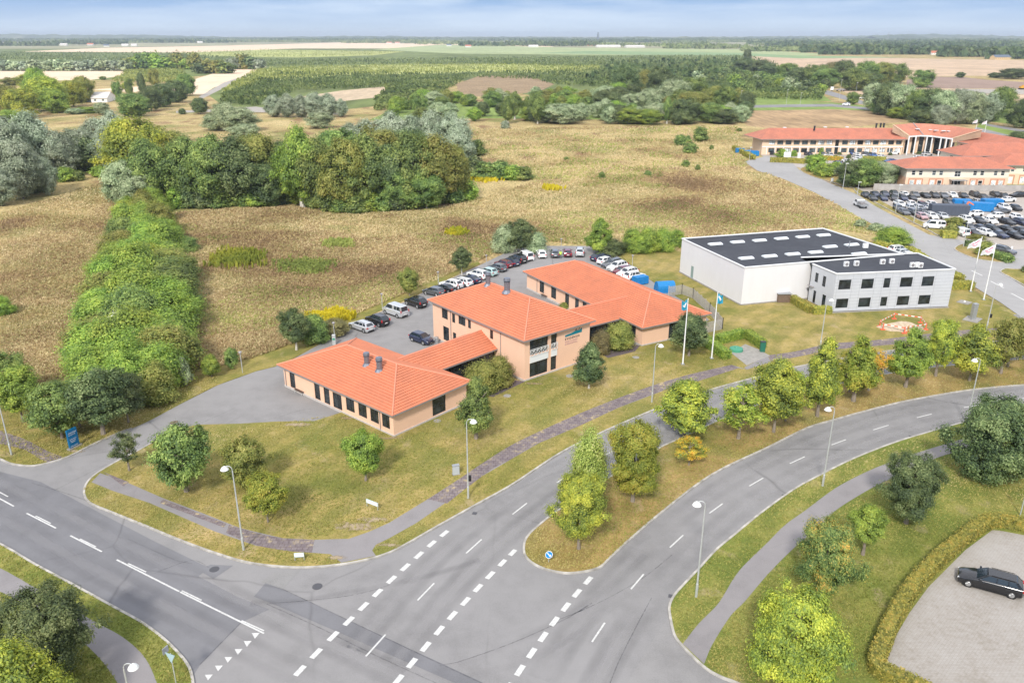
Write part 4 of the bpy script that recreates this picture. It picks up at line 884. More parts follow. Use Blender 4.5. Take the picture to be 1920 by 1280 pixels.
hedge(G2('1781,542 1822,542'), 1.5, 1.4, 'clipped hedge right of the grey office block')
hedge(G2('1640,462 1700,475 1720,480'), 1.5, 1.2, 'clipped hedge along the back parking bays', size=.2, dens=20)
hedge(G2('1703,474 1752,506 1800,530'), 1.6, 1.3, 'clipped hedge between the back bays and the branch road', size=.2, dens=20)
hedge(G2('1376,281 1412,300'), 1.6, 1.6, 'low hedge left of the office drive', size=.3, dens=8)
hedge(G2('1444,304 1480,305 1508,307'), 1.6, 1.6, 'low hedge below the office notice boards', size=.3, dens=8)
hedge(G2('1540,300 1580,302'), 1.5, 1.4, 'reddish hedge between the office bays', 'orange', size=.3, dens=8)
hedge(G2('1618,301 1660,302'), 1.5, 1.4, 'long low hedge between the office bays', size=.3, dens=8)
hedge(G2('1764,445 1790,446'), 2.5, 1.5, 'clipped hedge at the car lot corner', size=.2, dens=12)
hedge(G2('1808,462 1836,463'), 1.5, 1.3, 'clipped hedge on the island behind the flags', 'dark', size=.2, dens=12)
hedge(G2('1864,482 1892,494'), 1.6, 1.3, 'clipped hedge right of the white island board', 'green', size=.2, dens=12)

# ---------------------------------------------------------------- rough grass, plantation, far woods
def in_poly(x, y, pg):
    ins = np.zeros(len(x), bool)
    for i in range(len(pg)):
        (x1, y1), (x2, y2) = pg[i - 1], pg[i]
        if y1 == y2: continue
        ins ^= ((y1 > y) != (y2 > y)) & (x < (x2 - x1) * (y - y1) / (y2 - y1) + x1)
    return ins
def scatter(poly, n):
    a = [float(q) for q in poly.replace(',', ' ').split()]; pg = [(a[i], a[i + 1]) for i in range(0, len(a), 2)]
    xs = [q[0] for q in pg]; ys = [q[1] for q in pg]
    x = rng.uniform(min(xs), max(xs), n * 3); y = rng.uniform(min(ys), max(ys), n * 3)
    k = in_poly(x, y, pg); x, y = x[k][:n], y[k][:n]
    u = (x - 960) / F; v = (y - 640) / F; t = CAMH / (sn + v * cs)
    return np.stack([t * u, t * (cs - v * sn), np.zeros(len(x))], 1), t
def vnoise(p, sc, seed):
    r_ = np.random.default_rng(seed); g = r_.uniform(0, 1, (64, 64))
    q = p[:, :2] * sc; i = np.floor(q).astype(int); f = q - i; f = f * f * (3 - 2 * f)
    a = g[i[:, 0] % 64, i[:, 1] % 64]; b = g[(i[:, 0] + 1) % 64, i[:, 1] % 64]; c = g[i[:, 0] % 64, (i[:, 1] + 1) % 64]; d = g[(i[:, 0] + 1) % 64, (i[:, 1] + 1) % 64]
    return (a * (1 - f[:, 0]) + b * f[:, 0]) * (1 - f[:, 1]) + (c * (1 - f[:, 0]) + d * f[:, 0]) * f[:, 1]
def grass_stuff(name, polys, mat, h=(.35, .9), w=.28, clump=None, kind='stuff', label='', cat=''):
    Ps = []; Ts = []
    for poly, n in polys:
        p, t = scatter(poly, n); Ps.append(p); Ts.append(t)
    p = np.concatenate(Ps); t = np.concatenate(Ts)
    if clump is not None:
        k = vnoise(p, clump[0], clump[1]) * .6 + vnoise(p, clump[0] * 3, clump[1] + 1) * .4 > clump[2]; p, t = p[k], t[k]
    n = len(p); sc = np.clip(t / 170, .6, 2.2)
    hh = rng.uniform(h[0], h[1], n) * (.6 + .8 * vnoise(p, .12, 3)) * (.7 + .3 * sc); ww = w * rng.uniform(.6, 1.4, n) * sc
    V = []; Q = []
    for q in range(2):
        a = rng.uniform(0, 3.14, n); dx = np.cos(a) * ww / 2; dy = np.sin(a) * ww / 2; z0 = np.full(n, -.05 if name != 'lawn_grass' else .07)
        lx = rng.normal(0, .2, n) + .1; ly = rng.normal(0, .2, n)
        if name == 'lawn_grass': lx = lx * .5 - .02; ly = ly * .5
        V.append(np.stack([np.stack([p[:, 0] - dx, p[:, 1] - dy, z0], 1), np.stack([p[:, 0] + dx, p[:, 1] + dy, z0], 1),
                           np.stack([p[:, 0] + dx * .7 + lx, p[:, 1] + dy * .7 + ly, z0 + .05 + hh * rng.uniform(.7, 1, n)], 1), np.stack([p[:, 0] - dx * .7 + lx, p[:, 1] - dy * .7 + ly, z0 + .05 + hh], 1)], 1).reshape(-1, 3))
    V = np.concatenate(V); me = np_mesh(name, V, np.arange(len(V)).reshape(-1, 4)); me.materials.append(mat)
    o = bpy.data.objects.new(name, me); C.objects.link(o); tag(o, label, cat, kind=kind); return o
def grassm(name, stops):
    m, n, l, b = newmat(name)
    g = n.new('ShaderNodeNewGeometry'); src = g.outputs['Position']
    r = n.new('ShaderNodeValToRGB'); e = r.color_ramp.elements
    while len(e) < len(stops): e.new(.5)
    for k, (p_, c) in enumerate(stops): e[k].position = p_; e[k].color = (*c, 1)
    a = n.new('ShaderNodeMath'); a.operation = 'MULTIPLY_ADD'; a.inputs[1].default_value = .3; l.new(g.outputs['Random Per Island'], a.inputs[0])
    k1 = n.new('ShaderNodeMath'); k1.operation = 'MULTIPLY_ADD'; k1.inputs[1].default_value = 2.7; k1.inputs[2].default_value = -1.0; l.new(noise(n, l, src, .03, 8), k1.inputs[0]); l.new(k1.outputs[0], a.inputs[2])
    l.new(a.outputs[0], r.inputs['Fac']); b.inputs['Roughness'].default_value = .8; b.inputs['Specular IOR Level'].default_value = .2
    l.new(r.outputs['Color'], b.inputs['Base Color']); t = n.new('ShaderNodeBsdfTranslucent'); l.new(r.outputs['Color'], t.inputs['Color'])
    mx = n.new('ShaderNodeMixShader'); mx.inputs[0].default_value = .3; l.new(b.outputs[0], mx.inputs[1]); l.new(t.outputs[0], mx.inputs[2]); l.new(mx.outputs[0], n['Material Output'].inputs['Surface'])
    return m
mg_tan = grassm('dry_grass', [(.1, (.34, .235, .135)), (.3, (.57, .44, .23)), (.45, (.40, .375, .16)), (.6, (.72, .585, .35)), (.8, (.60, .50, .26)), (.98, (.30, .34, .12))])
mg_brown = grassm('brown_weeds', [(.1, (0.264, 0.18, 0.096)), (.5, (0.408, 0.288, 0.156)), (.9, (0.552, 0.42, 0.24))])
mg_green = grassm('green_weeds', [(.1, (0.192, 0.24, 0.06)), (.5, (0.36, 0.408, 0.108)), (.9, (0.552, 0.552, 0.192))])
mg_gold = grassm('goldenrod_flowers', [(.1, (.30, .32, .03)), (.5, (.62, .52, .03)), (.9, (.8, .68, .05))])
MEAD = '316,400 420,392 560,388 620,402 780,396 880,378 1000,342 1150,330 1350,318 1440,325 1560,380 1640,425 1636,440 1550,428 1280,448 1268,470 1180,464 1130,462 1000,450 940,468 800,533 700,575 640,600 560,640 470,672 400,690 366,690 362,600 350,500'
LEFTF = '0,400 100,370 205,338 215,400 205,460 170,560 140,620 130,700 60,742 0,742'
UP = '885,240 1380,236 1400,300 1400,318 1150,330 1000,338 985,312 890,296'
grass_stuff('meadow_grass', [(MEAD, 120000), (LEFTF, 36000), (UP, 16000)], mg_tan, h=(.12, .4), w=.2, label='tall dry tan grass of the open meadows', cat='grass')
grass_stuff('brown_weed_patch', [(MEAD, 46000), (LEFTF, 9000)], mg_brown, h=(.2, .5), w=.2, clump=(.03, 11, .52), label='brown seeding weeds spread through the meadow', cat='weeds')
grass_stuff('green_weed_patch', [(MEAD, 46000), (UP, 6000), ('366,700 560,640 640,600 620,590 500,640 380,670', 4000)], mg_green, h=(.2, .45), w=.2, clump=(.03, 23, .5), label='green weeds and nettles spread through the meadow', cat='weeds')
def gold(cx, cy, rx, ry, n, lab, h=(.8, 1.3), mat=None):
    pl_ = []
    for sc_ in (.55, .85, 1.2, 1.5): pl_.append((' '.join(f'{cx + sc_ * rx * math.cos(k * .6283) * random.uniform(.6, 1.2):.1f},{cy + sc_ * ry * math.sin(k * .6283) * random.uniform(.7, 1.2):.1f}' for k in range(10)), n // 4))
    grass_stuff('goldenrod', pl_, mat or mg_gold, h=h, w=.35, label=lab, cat='wildflowers')
gold(618, 596, 34, 9, 900, 'bright yellow goldenrod patch behind the silver estate car')
gold(858, 436, 18, 4.5, 500, 'vivid yellow goldenrod clump alone in the meadow')
gold(440, 488, 46, 14, 900, 'yellow green goldenrod patch near the hedgerow', mat=grassm('fading_goldenrod', [(.1, (.2, .24, .04)), (.5, (.36, .36, .05)), (.9, (.5, .46, .06))]))
gold(575, 500, 56, 14, 900, 'green nettle patch left of the goldenrod clump', h=(.5, 1.), mat=mg_green)
gold(635, 458, 26, 7, 400, 'small green nettle patch high in the meadow', h=(.5, 1.), mat=mg_green)
gold(1035, 355, 18, 3, 250, 'thin yellow flower streak near the upper meadow')
gold(912, 337, 26, 4, 250, 'yellow flower streak below the isolated bushes')
# short blades that break up the near lawns and their edges
ml_ = grassm('lawn_blades', [(.1, (.20, .24, .05)), (.35, (.34, .34, .09)), (.6, (.48, .41, .14)), (.9, (.62, .53, .27))])
grass_stuff('lawn_grass', [('158,916 162,936 200,956 330,1009 470,1054 620,1059 640,1058 620,1043 555,1037 480,1027 402,1000 281,948 211,925 174,909', 3600), ('742,1030 890,946 1055,845 1245,760 1415,708 1388,693 1310,717 1247,734 1160,767 1085,802 1010,834 960,863 905,895 855,932 780,984 730,1012 706,1024 700,1036', 6000),
    ('334,808 500,797 640,776 739,824 877,761 983,720 1100,700 1190,660 1320,640 1370,683 1297,700 1235,718 1160,745 1085,775 1022,803 960,833 907,866 855,901 802,935 730,979 692,994 590,1009 530,1007 450,988 380,960 306,932 242,903 200,882', 16800),
    ('1245,836 1100,922 990,1005 983,1040 1025,1068 1120,1066 1150,1040 1239,960 1335,888 1440,837 1515,800 1615,771 1690,752 1765,738 1920,722 1920,674 1645,705 1430,757', 16800), ('1257,1138 1310,1069 1427,964 1490,919 1590,868 1740,814 1920,774 1920,798 1735,843 1657,870 1615,888 1565,915 1507,958 1472,983 1440,1015 1385,1069 1347,1130 1310,1168 1281,1206 1262,1170', 8800),
    ('1440,1080 1492,1030 1542,988 1570,960 1617,930 1654,910 1750,865 1920,820 1920,975 1866,974 1812,1004 1726,1082 1665,1180 1640,1270 1450,1280 1380,1277 1332,1256 1324,1246 1337,1213 1372,1158 1397,1133', 16800), ('0,1022 67,1062 125,1092 175,1119 262,1168 300,1195 332,1225 354,1254 360,1280 300,1280 280,1245 260,1218 225,1190 175,1163 120,1130 70,1103 0,1064', 3600), ('0,1110 95,1165 187,1235 222,1280 0,1280', 3200), ('0,745 230,735 408,700 408,722 247,803 127,857 56,874 0,861', 4800)],
    ml_, h=(.03, .09), w=.1, label='short mown grass blades of the lawns and verges', cat='grass')
# young plantation: rows of small trees nobody could count
def low_trees(name, polys, mat, hr, wf=.5, label='', cat='', npl=5, jit=0, kind='stuff'):
    Ps, Ts = [], []
    for poly, n in polys:
        p, t = scatter(poly, n); Ps.append(p); Ts.append(t)
    p = np.concatenate(Ps); t = np.concatenate(Ts); n = len(p)
    h = rng.uniform(*hr, n) * (.8 + .4 * vnoise(p, .01, 9)); V = []
    for q in range(npl):
        a = rng.uniform(0, 6.28, n); r_ = h * wf * rng.uniform(.2, .6, n); zz = h * rng.uniform(.2, .95, n); r_ = r_ * (1.15 - zz / h)
        c = p + np.stack([np.cos(a) * r_, np.sin(a) * r_, zz], 1); s = h * wf * rng.uniform(.3, .6, n)
        nr = np.stack([np.cos(a), np.sin(a), rng.uniform(.1, 1.2, n)], 1); VV, _ = leaves(c, nr, s, .8); V.append(VV)
    V = np.concatenate(V); me = np_mesh(name, V, np.arange(len(V)).reshape(-1, 4)); me.materials.append(mat)
    o = bpy.data.objects.new(name, me); C.objects.link(o); tag(o, label, cat, kind=kind); return o
m_pl_d = grassm('plantation_green', [(.1, (0.072, 0.108, 0.036)), (.5, (0.144, 0.198, 0.06)), (.9, (0.264, 0.3, 0.096))])
m_pl_sun = grassm('plantation_sun_painted', [(.1, (.16, .2, .05)), (.5, (.30, .34, .09)), (.9, (.46, .47, .15))])  # lighter leaf tones paint the sun patches into the young trees
low_trees('plantation', [('420,180 520,140 700,140 880,138 1180,130 1400,142 1440,160 1180,166 1040,160 1000,150 880,146 830,175 700,192 730,165 560,170 480,200 415,195', 9000), ('680,112 1400,104 1460,120 1460,145 1180,130 900,121 700,122 500,126 480,112', 7000), ('0,98 330,100 480,112 480,124 300,118 0,112', 3500), ('1180,140 1460,140 1550,170 1540,188 1400,186 1200,160', 5000), ('730,170 830,172 830,200 740,205 700,208', 2500)],
          m_pl_d, (2.2, 4.2), label='dark green young tree plantation in dense rows', cat='plantation')
low_trees('sun_painted_plantation', [('480,132 520,128 700,122 900,121 1100,124 1180,130 1050,137 900,135 860,137 640,141 500,152 430,175 415,172', 6500), ('210,152 240,133 345,130 350,150 330,156 220,155', 1800), ('330,99 480,93 760,97 700,104 560,108 400,106', 1500)],
          m_pl_sun, (2., 3.6), label='young tree plantation with sunlight painted into its yellow green', cat='plantation')
m_wood = grassm('far_wood_green', [(.1, (0.055, 0.099, 0.033)), (.5, (0.11, 0.165, 0.055)), (.9, (0.22, 0.264, 0.099))])
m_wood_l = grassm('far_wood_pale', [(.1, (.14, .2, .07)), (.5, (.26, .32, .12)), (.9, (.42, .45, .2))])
import itertools
rs = random.Random(12)
strips_d, strips_l = [], []
def stp(x0, x1, y, th, n, pale=False):
    (strips_l if pale else strips_d).append((f'{x0},{y} {x1},{y + rs.uniform(-.3, .3):.2f} {x1},{y - th} {x0},{y - th}', n))
for k in range(260):
    y = 74.5 + 18 * rs.random() ** 1.6; ln = rs.uniform(40, 300) * (1 if y < 84 else .5); x0 = rs.uniform(-60, 1900)
    if 81 < y and x0 < 1380: continue
    stp(round(x0), round(x0 + ln), round(y, 2), .25 + (y - 74) * .035, int(ln * (1.5 if y < 80 else .9)), rs.random() < .35)
for a in ((0, 1960, 73.2, .5, 2600, 0), (-40, 110, 87, 1.2, 160, 0), (100, 240, 84, 1, 200, 0), (640, 860, 81.5, 1, 300, 1), (860, 1130, 87, 1.6, 420, 0), (780, 1100, 84, 1.2, 300, 1), (1120, 1330, 88, 2, 300, 1), (1240, 1400, 92, 2, 260, 1), (1390, 1500, 97, 2.5, 300, 1), (1500, 1700, 99, 3, 420, 0), (1540, 1800, 103, 3.5, 520, 0), (1760, 1960, 107, 3.5, 480, 0), (1640, 1960, 91, 5, 900, 0), (1700, 1960, 86, 3, 500, 0), (1400, 1700, 84, 1.5, 400, 0), (1850, 1960, 111, 2.5, 220, 0)):
    stp(*a[:5], bool(a[5]))
low_trees('far_wood', strips_d, m_wood, (8, 17), .9, 'distant dark woods and tree lines below the horizon', 'woodland', 9)
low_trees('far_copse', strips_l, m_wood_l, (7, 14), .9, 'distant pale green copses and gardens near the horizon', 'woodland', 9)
low_trees('far_scrub', [('1100,150 1400,150 1400,112 1150,120', 500)], m_wood, (4, 8), .8, 'scattered dark bushes standing out of the young plantation', 'scrub', 8)
# low wooded ridge on the skyline
def ridge(name, y0, hmax, seed, mat, x0=-9000, x1=9000, cut=None):
    r_ = np.random.default_rng(seed); n = 900; xs = np.linspace(x0, x1, n); t = np.linspace(0, 40, n)
    base = sum(np.sin(t * f + r_.uniform(0, 6)) * a for f, a in ((.25, .5), (.6, .3), (1.3, .2))); base = np.clip((base + .75) / 1.5, .08, 1) * hmax
    crest = base + np.abs(np.interp(np.arange(n), np.arange(0, n, 3), r_.uniform(0, 1, len(np.arange(0, n, 3))))) ** 1.5 * 12 + r_.uniform(0, 3, n)
    m = MB()
    for i in range(n - 1):
        a, b = xs[i], xs[i + 1]
        m.face([(a, y0, 0), (b, y0, 0), (b, y0 + 260, crest[i + 1]), (a, y0 + 260, crest[i])]); m.face([(a, y0 + 260, crest[i]), (b, y0 + 260, crest[i + 1]), (b, y0 + 600, 0), (a, y0 + 600, 0)])
    o = m.build(name, mat); o['kind'] = 'structure'
m_ridge_d = NM('wooded_hill', [(.35, (.045, .07, .035)), (.5, (.09, .12, .055)), (.6, (.16, .18, .09)), (.68, (.35, .32, .2))], [(.0025, .4, 4), (.012, .6, 6, (1, .3, 3))], .95)
ridge('hills', 9200, 46, 4, m_ridge_d, -9000, 9000); ridge('hills', 6600, 20, 8, m_ridge_d, -6500, 6500); ridge('hills', 7600, 34, 3, m_ridge_d, 3300, 8000)
# ================================================================ BUILDINGS
def tile_mat(name, c, var=.07, bump=.55, moss=.45):
    m, n, l, b = newmat(name)
    b.inputs['Roughness'].default_value = .75; b.inputs['Specular IOR Level'].default_value = .25
    uv = n.new('ShaderNodeUVMap'); s = n.new('ShaderNodeSeparateXYZ'); l.new(uv.outputs[0], s.inputs[0])
    def cell(out, per):
        a = n.new('ShaderNodeMath'); a.operation = 'DIVIDE'; a.inputs[1].default_value = per; l.new(out, a.inputs[0])
        f = n.new('ShaderNodeMath'); f.operation = 'FLOOR'; l.new(a.outputs[0], f.inputs[0]); return a.outputs[0], f.outputs[0]
    au, fu = cell(s.outputs['X'], .3); av, fv = cell(s.outputs['Y'], .38)
    cb = n.new('ShaderNodeCombineXYZ'); l.new(fu, cb.inputs[0]); l.new(fv, cb.inputs[1])
    wn = n.new('ShaderNodeTexWhiteNoise'); l.new(cb.outputs[0], wn.inputs['Vector'])
    col = ramp(n, l, wn.outputs['Value'], 0, 1, tuple(q * (1 - var) for q in c), tuple(min(1, q * (1 + var * .7)) for q in c))
    src = n.new('ShaderNodeNewGeometry').outputs['Position']
    st = ramp(n, l, noise(n, l, src, .35, 6), .4, .75)
    col = mixc(n, l, col, (c[0] * .62, c[1] * .7, c[2] * .8), mixc(n, l, (0, 0, 0), (moss, moss, moss), st))
    l.new(col, b.inputs['Base Color'])
    sn_ = n.new('ShaderNodeMath'); sn_.operation = 'MULTIPLY'; sn_.inputs[1].default_value = 2 * math.pi; l.new(au, sn_.inputs[0])
    si = n.new('ShaderNodeMath'); si.operation = 'SINE'; l.new(sn_.outputs[0], si.inputs[0])
    bp = n.new('ShaderNodeBump'); bp.inputs['Strength'].default_value = bump; bp.inputs['Distance'].default_value = .035
    l.new(si.outputs[0], bp.inputs['Height']); l.new(bp.outputs['Normal'], b.inputs['Normal']); return m
m_tile = tile_mat('salmon_roof_tile', (.60, .21, .112))
m_tile_red = tile_mat('weathered_red_roof_tile', (.55, .225, .15), .1, .3, .5)
m_ridge = M('ridge_tile', (.64, .25, .155), .7, var=.1, vscale=4)
def brickm(name, c, s=1.0):
    def ov(n, l, b, rp, src):
        # courses by height, fine
        sp = n.new('ShaderNodeSeparateXYZ'); l.new(src, sp.inputs[0])
        w = n.new('ShaderNodeMath'); w.operation = 'MULTIPLY'; w.inputs[1].default_value = 2 * math.pi / .14; l.new(sp.outputs['Z'], w.inputs[0])
        si = n.new('ShaderNodeMath'); si.operation = 'SINE'; l.new(w.outputs[0], si.inputs[0])
        k = ramp(n, l, si.outputs[0], .0, .95, (.90, .89, .88), (1, 1, 1))
        l.new(mixc(n, l, rp.outputs['Color'], k, .8, 'MULTIPLY'), b.inputs['Base Color'])
    return NM(name, [(.3, tuple(q * .88 for q in c)), (.5, c), (.7, tuple(min(1, q * 1.08) for q in c))], [(.25, .4, 3), (3.5, .3, 5, (1, 1, 3)), (22, .3, 3, (1, 1, 3))], .88, over=ov)
m_peach = brickm('peach_brick', (.83, .55, .395))
m_cream = brickm('cream_brick', (.78, .58, .42))
m_redb = M('red_brick', (.55, .26, .17), .85, var=.12, vscale=8)
m_plinth = M('plinth', (.5, .46, .43), .85, var=.1, vscale=3)
m_gutter = M('grey_gutter', (.33, .31, .31), .45, .3)
m_dframe = M('dark_window_frame', (.035, .038, .042), .5)
m_wframe = M('white_window_frame', (.75, .76, .75), .5)
m_metal = M('galvanised_metal', (.42, .44, .46), .42, .6, var=.12, vscale=5)
m_zinc = M('zinc_flue', (.22, .24, .28), .45, .6, var=.15, vscale=4)
m_whitep = M('white_painted_metal', (.78, .79, .79), .45)
m_wwall = NM('white_panel_wall', [(.3, (.66, .655, .665)), (.5, (.70, .695, .71)), (.7, (.73, .73, .745))], [(.12, .6, 5, (1, 1, .25)), (1.3, .4, 5, (1, 1, .3))], .7)
m_bitu = NM('roofing_felt', [(.35, (.045, .048, .056)), (.5, (.058, .062, .074)), (.66, (.08, .085, .096))], [(.12, .5, 5), (1.2, .3, 5), (18, .2, 2)], .8)
m_black = M('black_timber', (.022, .02, .02), .7, var=.3, vscale=5)
m_wood = M('weathered_timber', (.33, .30, .26), .9, var=.25, vscale=6)
def glassm(name, c=(.012, .016, .018), rough=.06, tint=.5):
    m, n, l, b = newmat(name)
    nz = noise(n, l, n.new('ShaderNodeTexCoord').outputs['Object'], .9, 3)
    l.new(ramp(n, l, nz, .4, .7, c, tuple(q * 3.2 + .006 for q in c)), b.inputs['Base Color'])
    b.inputs['Roughness'].default_value = rough; b.inputs['Specular IOR Level'].default_value = tint; return m
m_glass = glassm('dark_window_glass'); m_glass_b = glassm('office_glass', (.05, .065, .07), .1); m_glass_l = glassm('blind_window', (.40, .44, .45), .3)
def lerp(a, b, t): return a + (b - a) * t
def V2(p): return Vector((p[0], p[1], 0))
class Bld:
    """a building: things are made in world space and hung under one Empty"""
    def __init__(s, name, base, label, cat='building'):
        s.org = Vector((base[0], base[1], 0)); s.t = thing(name, s.org, label, cat)
    def put(s, mb, name, mat, parent=None, **k):
        if parent is None: return mb.build(name, mat, s.t, s.org, **k)
        return mb.build(name, mat, parent, s.org, **k)
    def wall(s, p0, p1, z0, z1, ops=(), mat=None, rec=.12, name='wall', frame=None, pane=None, sill=True):
        """ops: (u0,u1,z0,z1[,kind[,nx,nz]]) in metres from p0, outward side to the right of p0->p1"""
        p0, p1 = V2(p0), V2(p1); d = (p1 - p0); L = d.length; d /= L; nr = Vector((d.y, -d.x, 0))
        us = sorted({0, L} | {o[0] for o in ops} | {o[1] for o in ops}); zs = sorted({z0, z1} | {o[2] for o in ops} | {o[3] for o in ops})
        mb = MB(); W = lambda u, z, k=0: p0 + d * u - nr * k + Vector((0, 0, z))
        for a, b in zip(us[:-1], us[1:]):
            for c, e in zip(zs[:-1], zs[1:]):
                um, zm = (a + b) / 2, (c + e) / 2
                if any(o[0] < um < o[1] and o[2] < zm < o[3] for o in ops): continue
                mb.face([W(a, c), W(b, c), W(b, e), W(a, e)])
        for o in ops:
            a, b, c, e = o[:4]
            mb.face([W(a, c), W(b, c), W(b, c, rec), W(a, c, rec)][::-1]); mb.face([W(a, e), W(b, e), W(b, e, rec), W(a, e, rec)])
            mb.face([W(a, c), W(a, e), W(a, e, rec), W(a, c, rec)][::-1]); mb.face([W(b, c), W(b, e), W(b, e, rec), W(b, c, rec)])
        s.put(mb, name, mat or m_peach)
        for o in ops:
            a, b, c, e = o[:4]; kind = o[4] if len(o) > 4 else 'window'; nxx = o[5] if len(o) > 5 else 1; nzz = o[6] if len(o) > 6 else 1
            fr = MB(); t = .07 if e - c > 1 else .05
            def fb(u0, zz0, u1, zz1, w):
                fr.bar(W(u0, zz0, rec - .03), W(u1, zz1, rec - .03), w if abs(u0 - u1) < .01 else .06, .06 if abs(u0 - u1) < .01 else w)
            hz = t / 2
            for q in range(nxx + 1):
                u = lerp(a + hz, b - hz, q / nxx); 
                m4 = Matrix((d, nr, Vector((0, 0, 1)))).transposed().to_4x4(); m4.translation = W(u, (c + e) / 2, rec - .035); fr.box(None, (t, .07, e - c - .004), M=m4)
            for q in range(nzz + 1):
                z = lerp(c + hz + .002, e - hz - .002, q / nzz) if q in (0, nzz) else lerp(c, e, q / nzz)
                m4 = Matrix((d, nr, Vector((0, 0, 1)))).transposed().to_4x4(); m4.translation = W((a + b) / 2, z, rec - .033); fr.box(None, (b - a - .006, .06, t), M=m4)
            w_ = s.put(fr, kind, frame or m_dframe)
            g = MB(); g.face([W(a + .01, c + .01, rec - .02), W(b - .01, c + .01, rec - .02), W(b - .01, e - .01, rec - .02), W(a + .01, e - .01, rec - .02)])
            pm = pane or m_glass
            if isinstance(pm, list): pm = random.choice(pm)
            s.put(g, 'pane', pm, w_)
    def slope(s, mb, e0, e1, t1, t0, step=.42, lift=.075):
        """tiled roof slope from eave e0-e1 up to t0-t1, laid in courses"""
        e0, e1, t0, t1 = map(Vector, (e0, e1, t0, t1))
        nr = (e1 - e0).cross(t0 - e0).normalized(); ux = (e1 - e0).normalized(); vy = nr.cross(ux)
        vl = (t0 - e0).dot(vy); n = max(1, round(vl / step))
        for k in range(n):
            a, b = k / n, (k + 1) / n
            p0, p1, q0, q1 = e0.lerp(t0, a), e1.lerp(t1, a), e0.lerp(t0, b), e1.lerp(t1, b)
            P0, P1 = p0 + nr * lift, p1 + nr * lift
            uvf = lambda p: ((p - e0).dot(ux), (p - e0).dot(vy) + 1e-3)
            c = [P0, P1, q1, q0]; mb.face(c, 0, [uvf(x) for x in c])
            r_ = [p0, p1, P1, P0]; mb.face(r_, 0, [uvf(x) for x in r_])
    def hip(s, c, r0, r1, tile=None, gable=(False, False), fascia=.16, name='roof', soffit=.5, caps=True):
        """c: 4 eave corners ccw (c0-c1 front, c2-c3 back), ridge r0 (over c3-c0 end) to r1 (over c1-c2 end)"""
        c = [Vector(q) for q in c]; r0, r1 = Vector(r0), Vector(r1); mb = MB()
        s.slope(mb, c[0], c[1], r1, r0); s.slope(mb, c[1], c[2], r1, r1); s.slope(mb, c[2], c[3], r0, r1); s.slope(mb, c[3], c[0], r0, r0)
        ro = s.put(mb, name, tile or m_tile)
        g = MB(); ctr = sum(c, Vector()) / 4
        for a, b in zip(c, c[1:] + c[:1]):
            o = Vector((0, 0, -fascia / 2 + .02)); g.bar(a + o, b + o, .12, fascia)
        sf = [q + (ctr - q).normalized() * .05 - Vector((0, 0, fascia * .6)) for q in c]; g.face(list(reversed(sf)))
        s.put(g, 'gutter', m_gutter, ro)
        if caps:
            k = MB()
            for a, b in ((c[0], r0), (c[1], r1), (c[2], r1), (c[3], r0), (r0, r1)):
                if (a - b).length > .2: k.tube([a + Vector((0, 0, .05)), b + Vector((0, 0, .05))], .11, 6)
            s.put(k, 'ridge_cap', m_ridge, ro)
        return ro
    def flue(s, p, r, h, name='flue', base=True, mat=None):
        m = MB(); p = Vector(p)
        m.tube([p - Vector((0, 0, .5)), p + Vector((0, 0, h * .72))], r, 12); m.tube([p + Vector((0, 0, h * .66)), p + Vector((0, 0, h * .72)), p + Vector((0, 0, h * .72))], r * 1.12, 12)
        m.tube([p + Vector((0, 0, h * .72)), p + Vector((0, 0, h * .8))], [r * .7, r * .7], 12); m.tube([p + Vector((0, 0, h * .8)), p + Vector((0, 0, h))], [r * 1.25, r * 1.1], 14)
        if base: m.tube([p - Vector((0, 0, .3)), p + Vector((0, 0, .12))], [r * 1.9, r * 1.1], 10)
        return s.put(m, name, mat or m_zinc, smooth=False)
    def pipe(s, p, z0, z1, out):
        m = MB(); p = V2(p) + out * .08; m.tube([p + Vector((0, 0, z0)), p + Vector((0, 0, z1 - .3)), p + out * .35 + Vector((0, 0, z1))], .05, 6); s.put(m, 'downpipe', m_gutter)
def rect(front, ang, L, Wd):      # ccw: left end, front corner, right corner, back corner
    a = R(ang); d = Vector((math.cos(a), math.sin(a), 0)); e = Vector((d.y, -d.x, 0))   # e points right of travel away from viewer side
    f = V2(front); return f, d, e
def wing(front, ang, L, Wd, ez, rz, over=.55):
    """front corner of the WALLS; long side runs at ang from it; returns wall corners [left,front,right,back], eaves, ridge"""
    a = R(ang); d = Vector((math.cos(a), math.sin(a), 0)); e = Vector((math.sin(a), -math.cos(a), 0))
    f = V2(front); w = [f + d * L, f, f + e * Wd, f + e * Wd + d * L]
    o = over; ev = [w[0] + d * o - e * o, f - d * o - e * o, w[2] - d * o + e * o, w[3] + d * o + e * o]
    for q in ev: q.z = ez
    h = Wd / 2 + o; r1 = f + e * (Wd / 2) + d * (h - o); r0 = w[0] + e * (Wd / 2) - d * (h - o); r0.z = r1.z = rz
    return w, ev, r0, r1, d, e
